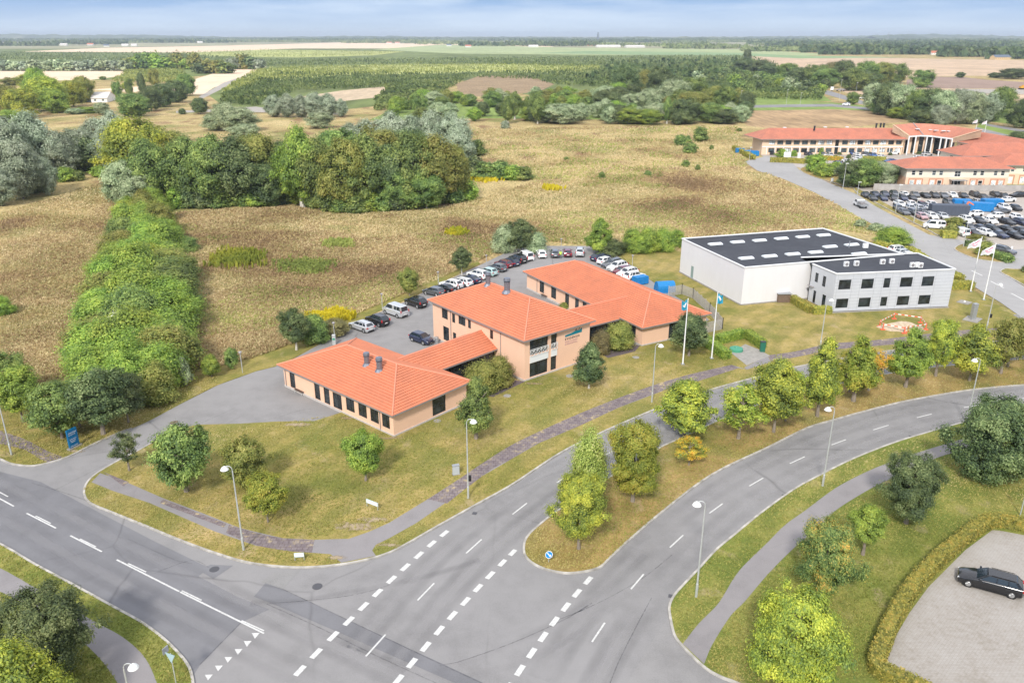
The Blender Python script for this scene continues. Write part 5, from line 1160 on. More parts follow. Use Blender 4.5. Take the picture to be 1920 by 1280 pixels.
# ---- low wing on the left (A)
wA, eA, rA0, rA1, dA, nA = wing((-13.5, 81.7), 138.8, 21.6, 11.9, 3.05, 5.55)
A = Bld('clinic_wing', wA[1], 'low peach brick clinic wing with salmon tiled hip roof at front left')
LA = 21.6
def uA(px, py): return (P(px, py) - wA[0]).length
ops = [(1.3, 2.45, .05, 2.45, 'window', 1, 3), (6.6, 7.75, .05, 2.45, 'window', 1, 3), (8.55, 9.7, .05, 2.45, 'window', 1, 3), (10.35, 12.1, .05, 2.35, 'door', 2, 1),
       (12.95, 14.55, .75, 2.45, 'window', 2, 1), (15.3, 16.85, .75, 2.45, 'window', 2, 1), (17.5, 19.0, .75, 2.45, 'window', 2, 1), (19.6, 20.95, .75, 2.45, 'window', 2, 1)]
A.wall(wA[0], wA[1], .25, 3.0, [(a, b, max(c, .3), e, *r) for a, b, c, e, *r in ops])
A.wall(wA[1], wA[2], .25, 3.0, [(6.1, 8.3, .35, 2.55, 'window', 1, 2)])
A.wall(wA[2], wA[3], .25, 3.0, [(1.0, 2.0, .35, 2.5, 'window', 1, 1)]); A.wall(wA[3], wA[0], .25, 3.0, [(3, 4.5, 1, 2.4, 'window')])
pl = MB()
for a, b in zip(wA, wA[1:] + wA[:1]):
    pl.bar(V2(a) + Vector((0, 0, .13)), V2(b) + Vector((0, 0, .13)), .16, .3)
A.put(pl, 'plinth', m_plinth)
A.hip(eA, rA0, rA1)
A.pipe(lerp(wA[0], wA[1], 19.3 / LA), .2, 2.95, -nA); A.pipe(lerp(wA[0], wA[1], .02), .2, 2.95, -nA)
def onroofA(t, s_): return lerp(rA0, rA1, t) - nA * s_ + Vector((0, 0, -s_ * .36))
A.flue(onroofA(.60, 1.5), .34, 1.5); A.flue(onroofA(.86, 1.6), .36, 1.6)
# ---- two storey middle block (B)
wB, eB, rB0, rB1, dB, nB = wing((1.65, 97.4), 129.3, 21.4, 11.9, 6.0, 9.0)
B = Bld('clinic_main_block', wB[1], 'two storey peach clinic building with balcony windows and teal wall logo')
def colw(a, b, n=1): return (a, b, 3.85, 5.55, 'window', n, 1)
B.wall(wB[0], wB[1], .25, 5.95, [(2.4, 3.9, 3.9, 5.45, 'window', 2, 2), (2.6, 4.1, .5, 2.7, 'window', 1, 1), (5.0, 5.75, 3.9, 5.3, 'window', 1, 1), (6.6, 8.3, 4.1, 5.4, 'window', 2, 1), (8.9, 9.6, 4.1, 5.4, 'window', 1, 1), (5.1, 5.9, 1.3, 2.4, 'window'), (14.0, 14.7, 4.0, 5.3, 'window', 1, 1)])
B.wall(wB[1], wB[2], .25, 5.95, [(.9, 4.15, 3.45, 5.75, 'window', 4, 1), (4.65, 5.75, 3.45, 5.75, 'window', 1, 1), (.9, 4.15, .3, 2.35, 'window', 2, 1), (4.65, 5.75, .3, 2.35, 'window', 1, 1)], rec=.22)
B.wall(wB[2], wB[3], .25, 5.95, [(4, 5.5, 3.9, 5.4, 'window', 2), (8, 9.5, 3.9, 5.4, 'window', 2)]); B.wall(wB[3], wB[0], .25, 5.95, [(3, 4.5, 3.9, 5.4, 'window', 2)])
pl = MB()
for a, b in zip(wB, wB[1:] + wB[:1]): pl.bar(V2(a) + Vector((0, 0, .13)), V2(b) + Vector((0, 0, .13)), .16, .3)
B.put(pl, 'plinth', m_plinth)
pz = MB(); eBd = (V2(wB[2]) - V2(wB[1])).normalized(); oB = Vector((eBd.y, -eBd.x, 0))
for a, b in ((.9, 4.15), (4.65, 5.75)):
    m4 = Matrix((eBd, oB, Vector((0, 0, 1)))).transposed().to_4x4(); m4.translation = V2(wB[1]) + eBd * (a + b) / 2 + oB * .01 + Vector((0, 0, 2.86)); pz.box(None, (b - a, .1, .94), M=m4)
B.put(pz, 'white_panel', M('white_panel', (.72, .74, .75), .5))
for a, b in ((.9, 4.15), (4.65, 5.75)):       # balcony railings with crosses
    rl = MB(); Q = lambda u, z: V2(wB[1]) + eBd * u + oB * .12 + Vector((0, 0, z))
    for z in (3.36, 4.3, 4.12): rl.bar(Q(a, z), Q(b, z), .05, .05)
    n = max(2, round((b - a) / .62))
    for k in range(n + 1): rl.bar(Q(lerp(a, b, k / n), 3.36), Q(lerp(a, b, k / n), 4.3), .04, .04)
    for k in range(n):
        u0, u1 = lerp(a, b, k / n), lerp(a, b, (k + 1) / n); rl.bar(Q(u0, 3.4), Q(u1, 4.1), .03, .03); rl.bar(Q(u1, 3.4), Q(u0, 4.1), .03, .03)
    B.put(rl, 'railing', m_whitep)
B.hip(eB, rB0, rB1)
B.pipe(lerp(wB[0], wB[1], 4.7 / 21.4), .2, 5.9, -nB); B.pipe(lerp(wB[0], wB[1], 16.4 / 21.4), .2, 5.9, -nB)
B.flue(rB0 + dB * -.4 - nB * .3 + Vector((0, 0, -.1)), .36, 1.8); B.flue(lerp(rB0, rB1, .52) - nB * .4, .42, 1.9)
for k in (0, .45): B.flue(lerp(eB[0], rB0, .0) + Vector((0, 0, 1.35)) + nB * (3.3 + k) - dB * (3.1), .09, .9, 'vent_pipe', False, m_dframe)
# logo and letters on the wall
def wtext(txt, size, org, xdir, out, mat, parent, porg, name='lettering', spacing=1.15, ext=.012):
    cu = bpy.data.curves.new('t', 'FONT'); cu.body = txt; cu.size = size; cu.extrude = ext; cu.space_character = spacing; cu.resolution_u = 2
    o = bpy.data.objects.new('t', cu); C.objects.link(o); bpy.context.view_layer.update()
    me = bpy.data.meshes.new_from_object(o.evaluated_get(bpy.context.evaluated_depsgraph_get())); bpy.data.objects.remove(o)
    me.name = name; x = xdir.normalized(); z = out.normalized(); y = z.cross(x)
    m4 = Matrix((x, y, z)).transposed().to_4x4(); m4.translation = Vector(org) - Vector(porg); me.transform(m4); me.materials.clear(); me.materials.append(mat)
    q = bpy.data.objects.new(name, me); C.objects.link(q); q.parent = parent; return q
m_teal = M('teal_sign', (.0, .19, .25), .5); m_dtxt = M('dark_lettering', (.05, .04, .06), .5); m_mtxt = M('mauve_lettering', (.5, .3, .33), .6)
LB = lambda u, z: V2(wB[1]) + eBd * u + oB * .03 + Vector((0, 0, z))
lg = MB(); lg.face([LB(7.2, 4.60), LB(10.35, 4.66), LB(10.35, 5.32), LB(9.9, 5.08), LB(9.3, 5.14), LB(8.3, 4.94), LB(7.2, 4.88)]); lo = B.put(lg, 'logo_swoosh', m_teal)
lg = MB(); lg.face([LB(9.0, 5.14), LB(9.3, 5.18), LB(9.45, 5.4), LB(9.15, 5.3)]); lg.face([LB(9.65, 5.14), LB(9.85, 5.2), LB(10.05, 5.42), LB(9.75, 5.3)]); B.put(lg, 'logo_animals', m_dtxt, lo)
wtext('EVIDENSIA', .46, LB(7.2, 4.12), eBd, oB, m_dtxt, B.t, B.org, spacing=1.3)
wtext('KARLSLUNDE', .31, LB(7.2, 3.76), eBd, oB, m_mtxt, B.t, B.org, spacing=1.3)
wtext('DYREHOSPITAL', .29, LB(7.2, 3.42), eBd, oB, m_mtxt, B.t, B.org, spacing=1.2)
# ---- right wing (C)
wC, eC, rC0, rC1, dC, nC = wing((19.2, 110.3), 119.6, 33.4, 12.3, 3.1, 5.8)
Cb = Bld('clinic_wing', wC[1], 'long low peach clinic wing with salmon roof at the right of the clinic')
LC = 33.4
ops = [(4.4, 5.9, .6, 2.7, 'window', 2, 1), (8.2, 9.8, .6, 2.7, 'window', 2, 2), (12.6, 13.8, .35, 2.6, 'door', 1, 1), (15.6, 16.7, .35, 2.6, 'window', 1, 1), (17.8, 18.9, .35, 2.6, 'window', 1, 1), (20, 21, .35, 2.6, 'window'), (22, 23, .35, 2.6, 'window'), (30.1, 31.8, .8, 2.6, 'window', 2, 1)]
Cb.wall(wC[0], wC[1], .25, 3.05, ops); Cb.wall(wC[1], wC[2], .25, 3.05, [(5.0, 7.4, .3, 2.75, 'window', 2, 2)])
Cb.wall(wC[2], wC[3], .25, 3.05, [(5 + 5 * k, 6.4 + 5 * k, 1, 2.4, 'window', 2) for k in range(5)]); Cb.wall(wC[3], wC[0], .25, 3.05, [(5, 6.5, 1, 2.5, 'window', 2)])
pl = MB()
for a, b in zip(wC, wC[1:] + wC[:1]): pl.bar(V2(a) + Vector((0, 0, .13)), V2(b) + Vector((0, 0, .13)), .16, .3)
Cb.put(pl, 'plinth', m_plinth); Cb.hip(eC, rC0, rC1); Cb.pipe(lerp(wC[0], wC[1], 3.6 / LC), .2, 3.0, -nC)
# ---- links between the wings
def link(name, r0, r1, hw, ez, rz, label, base0, base1):
    L_ = Bld(name, base0, label, 'building'); r0, r1 = V2(r0), V2(r1); d = (r1 - r0).normalized(); e = Vector((d.y, -d.x, 0)); z = Vector((0, 0, 1))
    mb = MB(); L_.slope(mb, r0 + e * hw + z * ez, r1 + e * hw + z * ez, r1 + z * rz, r0 + z * rz); L_.slope(mb, r1 - e * hw + z * ez, r0 - e * hw + z * ez, r0 + z * rz, r1 + z * rz)
    ro = L_.put(mb, 'roof', m_tile)
    g = MB(); g.bar(r0 + e * hw + z * (ez - .07), r1 + e * hw + z * (ez - .07), .12, .16); g.bar(r0 - e * hw + z * (ez - .07), r1 - e * hw + z * (ez - .07), .12, .16); L_.put(g, 'gutter', m_gutter, ro)
    k = MB(); k.tube([r0 + z * (rz + .04), r1 + z * (rz + .04)], .11, 6); L_.put(k, 'ridge_cap', m_ridge, ro)
    w = MB(); b0, b1 = V2(base0) + e * (hw - .7), V2(base1) + e * (hw - .7); c0, c1 = V2(base0) - e * (hw - .7), V2(base1) - e * (hw - .7)
    for a, b in ((b0, b1), (c1, c0)): w.face([a, b, b + z * (ez + .02), a + z * (ez + .02)])
    L_.put(w, 'dark_glazing', m_glass)
    pm = MB(); n = 6
    for a, b in ((b0 + e * .03, b1 + e * .03),):
        for q in range(n + 1): pm.bar(lerp(a, b, q / n), lerp(a, b, q / n) + z * ez, .08, .08)
        pm.bar(a + z * 1.1, b + z * 1.1, .06, .06)
    L_.put(pm, 'mullion', m_black); return L_
r0, r1 = P(745, 674, 4.6), P(910, 617, 4.6)
link('glazed_link', r0, r1, 3.55, 2.95, 4.6, 'salmon roofed dark glazed link between low wing and two storey block', lerp(V2(r0), V2(r1), .3), lerp(V2(r0), V2(r1), .98))
r0, r1 = P(1060, 583, 4.7), P(1180, 555, 4.7)
link('glazed_link', r0, r1, 3.6, 2.95, 4.7, 'salmon roofed dark glazed link between two storey block and right wing', lerp(V2(r0), V2(r1), .12), lerp(V2(r0), V2(r1), .9))

# ---- white warehouse with grey office block
def PT(x, y, z): p = P(x, y, z); return Vector((p.x, p.y, 0))
HW = 6.8
q0, q1 = V2(P(1274, 511)), V2(P(1389, 573)); qb = PT(1543, 427.5, HW); qr = q1 + (qb - q0) * 1.02
Wd_ = Bld('warehouse', q1, 'large white warehouse with flat dark roof and rooflights'); z = Vector((0, 0, 1))
Wd_.wall(q0, q1, .25, HW, [(4.2, 5.1, .28, 2.5, 'door', 1, 1)], m_wwall, .06, frame=M('grey_green_door', (.25, .33, .32), .6), pane=bpy.data.materials['grey_green_door'])
Wd_.wall(q1, qr, .25, HW, [], m_wwall); Wd_.wall(qr, qb, .25, HW, [], m_wwall); Wd_.wall(qb, q0, .25, HW, [], m_wwall)
rf = MB(); rf.poly([q0, q1, qr, qb], HW - .25); ro = Wd_.put(rf, 'roof', m_bitu)
cp = MB(); cc = [q0, q1, qr, qb]
for a, b in zip(cc, cc[1:] + cc[:1]): cp.bar(a + z * (HW - .06), b + z * (HW - .06), .26, .16)
Wd_.put(cp, 'parapet', m_whitep, ro)
pl = MB()
for a, b in zip(cc, cc[1:] + cc[:1]): pl.bar(a + z * .13, b + z * .13, .3, .3)
Wd_.put(pl, 'plinth', m_concrete)
m_dome = M('rooflight_dome', (.74, .78, .80), .3)
xd = (qr - q1).normalized(); yd = (q0 - q1).normalized()
zz = lambda x, y: (1260 + x / 4.742, 400 + y / 4.742)
for x, y in ((385, 268), (582, 250), (778, 236), (972, 219), (1162, 204), (1348, 189), (660, 393), (868, 375), (1073, 357), (1277, 340), (1405, 291), (1598, 274), (1665, 354)):
    p = PT(*zz(x, y), HW); m = MB(); m4 = Matrix((xd, Vector((-xd.y, xd.x, 0)), z)).transposed().to_4x4()
    m4.translation = p + z * (HW - .1); m.box(None, (2.6, 1.1, .2), M=m4)
    for k in range(6):
        a0, a1 = math.pi * k / 6, math.pi * (k + 1) / 6
        def q(a, s_): return m4.translation + xd * s_ * 1.2 + Vector((-xd.y, xd.x, 0)) * (-.48 * math.cos(a)) + z * (.1 + .16 * math.sin(a))
        m.face([q(a0, -1), q(a0, 1), q(a1, 1), q(a1, -1)][::-1] if 0 else [q(a0, -1), q(a1, -1), q(a1, 1), q(a0, 1)][::-1])
    m.face([q(math.pi * k / 6, -1) for k in range(7)]); m.face([q(math.pi * k / 6, 1) for k in reversed(range(7))])
    Wd_.put(m, 'rooflight', m_dome, ro)
vp = MB(); p = PT(1592, 462, HW); vp.tube([p + z * (HW - .3), p + z * (HW + 1)], .08, 6); Wd_.put(vp, 'vent_pipe', m_metal, ro)
# grey office block in front right
HG = 6.75
m_gpan = NM('grey_cladding', [(.3, (.47, .49, .53)), (.5, (.51, .53, .575)), (.7, (.54, .56, .60))], [(.3, .6, 4), (2, .4, 4)], .45, spec=.4)
g0, g1 = V2(P(1558, 586)), V2(P(1777, 576)); gl = PT(1532, 495, HG); gback = (gl - g0); gd = (g1 - g0).normalized()
gn = Vector((-gd.y, gd.x, 0)); dep = 10.5
gl = g0 + gn * 6.2 - gd * 1.0; gr = g1 + gn * dep
Gb = Bld('office_block', g0, 'grey panelled two storey office block with dark square windows')
LG = (g1 - g0).length
def ug(px, zc): return (PT(px[0], px[1], zc) - g0).dot(gd)
wins = []
z2r = lambda x, y: (1560 + x / 4.742, 400 + y / 4.742)
for xa, xb in ((80, 197), (300, 415), (515, 578), (677, 795), (890, 1006)):
    a, b = ug(z2r(xa, 640), 4.9), ug(z2r(xb, 640), 4.9); wins.append((a, b, 3.95, 5.6, 'window', 1, 1)); wins.append((a, b, .75, 2.35, 'window', 1, 1))
wins.sort()
Gb.wall(g0, g1, .2, HG, wins, m_gpan, .1, pane=m_glass)
ll = (g0 - gl).length
Gb.wall(gl, g0, .2, HG, [(1.1, 1.9, 3.9, 5.5, 'window', 1, 2), (3.1, 3.9, 3.7, 5.5, 'window', 1, 2), (1.2, 1.9, .25, 2.4, 'door'), (3.6, 4.5, .25, 2.4, 'door')], m_gpan, .1)
Gb.wall(g1, gr, .2, HG, [], m_gpan); Gb.wall(gr, gl + gn * 4.3, .2, HG, [], m_gpan)
rf = MB(); rf.poly([gl, g0, g1, gr, gl + gn * 4.3], HG - .2); ro = Gb.put(rf, 'roof', m_bitu)
cp = MB(); cc = [gl, g0, g1, gr, gl + gn * 4.3]
for a, b in zip(cc[:-1], cc[1:]): cp.bar(a + z * (HG - .05), b + z * (HG - .05), .24, .16)
Gb.put(cp, 'parapet', m_whitep, ro)
jn = MB()                       # panel joints
for zj in [0.2 + .55 * k for k in range(1, 12)]:
    for u0, u1 in ((0, LG),):
        cuts = [(a, b) for a, b, c, e, *_ in wins if c - .03 < zj < e + .03]; u = 0
        for a, b in sorted(cuts) + [(LG, LG)]:
            if a > u: jn.bar(g0 + gd * u - gn * .004 + z * zj, g0 + gd * a - gn * .004 + z * zj, .012, .025)
            u = b
for u in sorted({a - .25 for a, *_ in wins} | {b + .25 for _, b, *_ in wins}): jn.bar(g0 + gd * u - gn * .005 + z * .25, g0 + gd * u - gn * .005 + z * (HG - .15), .025, .012)
Gb.put(jn, 'panel_joint', M('panel_joint', (.28, .3, .33), .6))
sk = MB(); sk.bar(g0 - gn * .25 + z * .06, g1 - gn * .25 + z * .06, .5, .12); Gb.put(sk, 'plinth', m_concrete)
for x, y, two in ((125, 462, 0), (215, 456, 0), (448, 442, 0), (530, 436, 0), (712, 470, 1), (783, 473, 0)):
    p = PT(*z2r(x, y), HG); a = MB(); m4 = Matrix((gd, gn, z)).transposed().to_4x4()
    for k in range(2 if two else 1):
        m4.translation = p + gd * k * .9 * 1 + z * (HG + .25); a.box(None, (.8 if not two else .75, .4, .8), M=m4)
    Gb.put(a, 'condenser_unit', m_whitep, ro)
    f_ = MB(); f_.tube([p - gn * .22 + z * (HG + .25), p - gn * .24 + z * (HG + .25)], .28, 12); Gb.put(f_, 'condenser_fan', m_gutter, ro)
p = PT(*z2r(296, 296), HW); a = MB(); a.box(p + z * (HW + .2), (.9, .5, .8)); Wd_.put(a, 'condenser_unit', m_whitep, ro if 0 else None)
# canopy of the link door
cn = MB(); p = V2(P(1524, 566)); cn.box(p + z * 2.9, (2.0, 1.4, .14), rz=.2); Wd_.put(cn, 'door_canopy', m_gutter)

# ---- office complex in the upper right
def offwin(L, n, z0, z1, w, m0=1.5): 
    s_ = (L - 2 * m0) / n; return [(m0 + s_ * k + (s_ - w) / 2, m0 + s_ * k + (s_ + w) / 2, z0, z1, 'window', 3, 1) for k in range(n)]
d0, d1 = V2(P(1427, 290)), V2(P(1690, 290)); dd = (d1 - d0).normalized(); dn = Vector((-dd.y, dd.x, 0)); LD = (d1 - d0).length
D = Bld('office_building', d0, 'long two storey office wing with red roof beyond the office car park')
hole = (LD * .515, LD * .535)
W2 = []
for k in range(8): W2 += [(2.6 + k * 3.15, 4.9 + k * 3.15, 3.7, 5.3, 'window', 3, 1), (2.6 + k * 3.15, 4.9 + k * 3.15, .8, 2.4, 'window', 3, 1)]
for k in range(8): W2 += [(30.6 + k * 2.95, 32.8 + k * 2.95, 3.7, 5.3, 'window', 3, 1), (30.6 + k * 2.95, 32.8 + k * 2.95, .8, 2.4, 'window', 3, 1)]
W2.append((28.0, 29.4, .1, 5.6, 'window', 1, 1)); W2 = [w for w in W2 if w[1] < LD - .3]
D.wall(d0, d1, 0, 5.9, W2, m_cream, .35, pane=[m_glass_b, m_glass_b, m_glass_l, m_glass]); D.wall(d0 + dn * 13, d0, 0, 5.9, [], m_cream)
bd = MB(); bd.bar(d0 - dn * .1 + z * 3.0, d1 - dn * .1 + z * 3.0, .14, .35); D.put(bd, 'white_band', m_whitep)
for k in range(17):
    u = 2 + k * 3.15
    if u < LD - 1 and not 27 < u < 30: c_ = MB(); c_.bar(d0 + dd * (u - .1) - dn * .12, d0 + dd * (u - .1) - dn * .12 + z * 3.0, .22, .22); D.put(c_, 'white_column', m_whitep)
def eav(c, z_): return [q + z * z_ for q in c]
o_ = 1.4; ec = [d0 - dd * 4 - dn * .0 + dn * 3, d0 + dd * .2 - dn * o_, d1 + dd * 1 - dn * o_, d1 + dd * 1 + dn * 14, d0 - dd * 3 + dn * 14]
mb = MB(); e0, e1, e2, e3 = d0 - dd * 1.2 - dn * o_, d1 + dd * .5 - dn * o_, d1 + dd * .5 + dn * 14.2, d0 - dd * 3.5 + dn * 14.2
D.hip([e0 + z * 5.9, e1 + z * 5.9, e2 + z * 5.9, e3 + z * 5.9], d0 + dd * 4 + dn * 6.4 + z * 9.3, d1 + dd * .3 + dn * 6.4 + z * 9.3, m_tile_red, caps=False)
for x, y in ((1471, 241), (1547, 240), (1588, 240)):
    p = V2(P(x, y, 8.3)); m = MB(); m.box(p + z * 8.65, (1.1, 1.3, .22)); D.put(m, 'roof_window', m_dome)
for x, y in ((1643, 237), (1651, 236.5), (1657, 236.5), (1527, 242)):
    p = V2(P(x, y, 9.2)); D.flue(p + z * 9.1, .35, 1.3, 'roof_vent', False, m_dframe)
# round entrance block
K = Bld('office_entrance_block', P(1740, 290), 'tall curved office entrance with white columns and red roof')
arc = [P(1691, 289), P(1716, 287), P(1745, 288.5), P(1768, 292), P(1786, 294.5)]; arc = [V2(p) for p in arc]
back = [V2(p) for p in (P(1678, 262), P(1715, 258), P(1770, 262), P(1840, 275))]
for i, (a, b) in enumerate(zip(arc[:-1], arc[1:])):
    L_ = (b - a).length; n = 1 if i == 2 else 2
    if i == 2: op = [(.4, L_ - .4, .1, 6.4, 'window', 4, 3)]
    else: op = [(L_ * (k + .2) / n, L_ * (k + .8) / n, .1, 6.4, 'window', 1, 3) for k in range(n)]
    K.wall(a, b, 0, 7, op, m_cream, .4)
nrm = lambda a, b: Vector(((b - a).y, -(b - a).x, 0)).normalized()
ev = []
for i, a in enumerate(arc):
    t_ = arc[min(i + 1, 4)] - arc[max(i - 1, 0)]; t_.normalize(); ev.append(a + Vector((t_.y, -t_.x, 0)) * 2.0 + z * 7)
for i in range(4):
    for q in (.5,) if i != 2 else (.06, .94):
        p = lerp(ev[i], ev[i + 1], q) ; p = V2(p) + (arc[2] - V2(p)).normalized() * .4; m = MB(); m.tube([p, p + z * 7], .26, 10); K.put(m, 'white_column', m_whitep)
for i in (0, 4):
    p = V2(ev[i]); m = MB(); m.tube([p, p + z * 7], .26, 10); K.put(m, 'white_column', m_whitep)
rp_ = [V2(P(1676, 235, 11.5)), V2(P(1729, 232, 11.8)), V2(P(1785, 236, 11.8)), V2(P(1842, 244.5, 11))]
rz_ = 11
R4 = [P(1675, 234.5, rz_), P(1712, 231, rz_), P(1745, 232.5, rz_), P(1785, 236, rz_), P(1841, 244, rz_)]
mb = MB()
for i in range(4): K.slope(mb, ev[i], ev[i + 1], R4[i + 1], R4[i], .6, .03)
R5 = [q + Vector((q.x * .03, 9, -3.5)) for q in R4]
for i in range(4): K.slope(mb, R5[i + 1], R5[i], R4[i], R4[i + 1], .8, .03)
ro = K.put(mb, 'roof', m_tile_red)
g = MB()
for a, b in zip(ev[:-1], ev[1:]): g.bar(a - z * .2, b - z * .2, .3, .5)
K.put(g, 'gutter', m_whitep, ro)
g = MB()
for a, b, hgt_ in ((ev[0], R4[0], 1), (ev[4], R4[4], 1)):
    g = MB()
    g.face([a - z * .2, b - z * .2, b - z * 2.6, a - z * 1.6]); g.face([a - z * 1.6, b - z * 2.6, b - z * .2, a - z * .2]); g.bar(a + z * .1, b + z * .1, .5, .3)
    K.put(g, 'gable_wall', m_cream)
g = MB(); g.bar(lerp(ev[1], ev[2], .2) + z * .15, R4[1] + z * .15, .4, .15); K.put(g, 'grey_valley', m_gutter, ro)
for x, y in ((1720, 242.5), (1745, 244), (1755, 245), (1769, 246), (1780, 246.5), (1799, 249), (1806, 252)):
    # sit the windows on the slope by ray: find height on slope plane of section
    best = None
    for i in range(4):
        a, b, c_ = Vector(ev[i]), Vector(ev[i + 1]), Vector(R4[i]); nn = (b - a).cross(c_ - a); dcam = P(x, y) - Vector((0, 0, CAMH)); cam0 = Vector((0, 0, CAMH)); t_ = (a - cam0).dot(nn) / dcam.dot(nn); hit = cam0 + dcam * t_
        u = (hit - a).dot((b - a).normalized()) / (b - a).length
        if -.1 <= u <= 1.3 and 7 < hit.z < 11: best = hit
    if best: m = MB(); m.box(best + z * .12, (1.5, 1.0, .2)); K.put(m, 'roof_window', m_dome, ro)
# right wing of the office, running off to the lower right
h0, h1 = V2(P(1789, 295)), V2(P(1862, 311)); hd = (h1 - h0).normalized(); hn = Vector((-hd.y, hd.x, 0)); h1 = h0 + hd * 75
Hh = Bld('office_building', h0, 'red roofed office wing running to the right edge behind the yellow houses')
Hh.wall(h0, h1, 0, 5.9, [(2 + 3 * k, 4.4 + 3 * k, 3.7, 5.2, 'window', 3, 1) for k in range(12)], m_cream, .3, pane=[m_glass_b, m_glass_l])
Hh.hip([h0 - hn * 1.3 + z * 6, h1 - hn * 1.3 + z * 6, h1 + hn * 14 + z * 6, h0 + hn * 14 + z * 6], h0 + hn * 6.3 + hd * .5 + z * 9.6, h1 + hn * 6.3 - hd * 6 + z * 9.6, m_tile_red, caps=False)
# yellow buildings before it
m_ivory = M('ivory_render', (.74, .68, .56), .8, var=.06)
def yellow(name, a, b, dep, label, nwin, portal=True, z_e=6.0, z_r=8.6):
    a, b = V2(a), V2(b); d = (b - a).normalized(); n = Vector((-d.y, d.x, 0)); L = (b - a).length
    Y = Bld(name, a, label)
    lo, hi = [], []
    sp = L / nwin
    for k in range(nwin):
        c = sp * (k + .5)
        if portal and abs(k - nwin / 2 + .5) < .6: lo.append((c - 1.3, c + 1.3, .1, 2.3, 'door', 3, 1)); hi.append((c - .9, c + .9, 3.5, 5.2, 'window', 2, 2)); continue
        lo += [(c - 1.7, c - .45, .5, 2.4, 'window', 1, 2), (c + .45, c + 1.7, .5, 2.4, 'window', 1, 2)]; hi += [(c - 1.5, c - .4, 3.9, 5.3, 'window', 1, 2), (c + .6, c + 1.7, 3.9, 5.3, 'window', 1, 2)]
    Y.wall(a, b, 0, 3.3, lo, m_cream, .1, frame=m_wframe, pane=[m_glass_l, m_glass_l, m_glass]); Y.wall(a, b, 3.302, z_e, hi, m_ivory, .1, frame=m_wframe, pane=[m_glass_b, m_glass])
    Y.wall(a + n * dep, a, 0, 3.3, [(dep / 2 - .8, dep / 2 + .8, .2, 2.4, 'door', 2, 1)], m_peach, .1, frame=m_wframe); Y.wall(a + n * dep, a, 3.302, z_e, [(dep / 2 - .8, dep / 2 + .8, 4, 5.4, 'window', 2, 2)], m_ivory, .1, frame=m_wframe)
    Y.wall(b, b + n * dep, 0, 3.3, [], m_cream); Y.wall(b, b + n * dep, 3.302, z_e, [], m_ivory)
    bk = MB()
    for k in range(nwin):
        c = sp * (k + .5)
        if portal and abs(k - nwin / 2 + .5) < .6: continue
        for u in (c - 2.0, c, c + 2.0): bk.bar(a + d * u - n * .03 + z * .1, a + d * u - n * .03 + z * 2.75, .07 if 0 else .5 if u == c else .3, .07)
        bk.bar(a + d * (c - 2.15) - n * .03 + z * 2.85, a + d * (c + 2.15) - n * .03 + z * 2.85, .07, .25)
    Y.put(bk, 'brick_surround', m_redb)
    if portal:
        c = L / 2; cn = MB(); cn.box(a + d * c - n * 1.2 + z * 2.7, (4.4, 2.4, .15), rz=math.atan2(d.y, d.x))
        for u in (-1.9, 1.9): cn.tube([a + d * (c + u) - n * 2.2, a + d * (c + u) - n * 2.2 + z * 2.7], .08, 6)
        Y.put(cn, 'entrance_canopy', m_metal)
    o_ = 1.1; h = dep / 2
    Y.hip([a - d * o_ - n * o_ + z * z_e, b + d * o_ - n * o_ + z * z_e, b + d * o_ + n * (dep + o_) + z * z_e, a - d * o_ + n * (dep + o_) + z * z_e], a + n * h + d * h + z * z_r, b + n * h - d * h + z * z_r, m_tile_red, caps=False)
    return Y
yellow('office_house', P(1695, 353), P(1886, 354), 12, 'yellow and white office house with red hipped roof behind the dealer fence', 5)
yellow('office_house', P(1868, 346), P(2010, 347), 12, 'second yellow office house half cut by the right edge', 4, False)
yel = yellow('office_house', P(1800, 328), P(1960, 326), 13, 'yellow office house mostly hidden behind the front one', 4, False, 6.2, 9.4)
gf = sheet('lawn', G2('1884,354 1960,355 1960,346 1884,346'), .03, f_verge)
# ---- white farmhouse and far houses
def house(px, py, L, Wd, h, rh, ang, wallm, roofm, label, name='farmhouse', group=None, key=None, chim=False):
    p = P(px, py); a = R(ang); d = Vector((math.cos(a), math.sin(a), 0)); n = Vector((-d.y, d.x, 0)); Hs = Bld(name, p, label, 'house')
    if group: Hs.t['group'] = group
    if key: row(key, Hs.t, label)
    c = [p - d * L / 2 - n * Wd / 2, p + d * L / 2 - n * Wd / 2, p + d * L / 2 + n * Wd / 2, p - d * L / 2 + n * Wd / 2]
    w = MB()
    for q, r_ in zip(c, c[1:] + c[:1]): w.face([V2(q), V2(r_), V2(r_) + z * h, V2(q) + z * h])
    for q, r_ in ((c[1], c[2]), (c[3], c[0])): w.face([V2(q) + z * h, V2(r_) + z * h, (V2(q) + V2(r_)) / 2 + z * (h + rh)])
    Hs.put(w, 'wall', wallm)
    rr = MB(); r0_, r1_ = p - d * (L / 2 + .4) + z * (h + rh + .1), p + d * (L / 2 + .4) + z * (h + rh + .1)
    for s_ in (-1, 1):
        e0_ = p - d * (L / 2 + .4) + n * s_ * (Wd / 2 + .5) + z * (h - .2); e1_ = p + d * (L / 2 + .4) + n * s_ * (Wd / 2 + .5) + z * (h - .2)
        rr.face([e0_, e1_, r1_, r0_] if s_ < 0 else [e1_, e0_, r0_, r1_])
    ro = Hs.put(rr, 'roof', roofm)
    wn = MB(); k = max(2, int(L / 4))
    for i in range(k):
        u = -L / 2 + L * (i + .5) / k; q = p + d * u - n * (Wd / 2 + .03); wn.box(q + z * (h * .55), (1.3, .08, 1.1), rz=a)
    Hs.put(wn, 'window', m_glass_b)
    if chim: m = MB(); m.box(p + z * (h + rh + .3), (.8, .8, 1.4)); Hs.put(m, 'chimney', m_redb, ro)
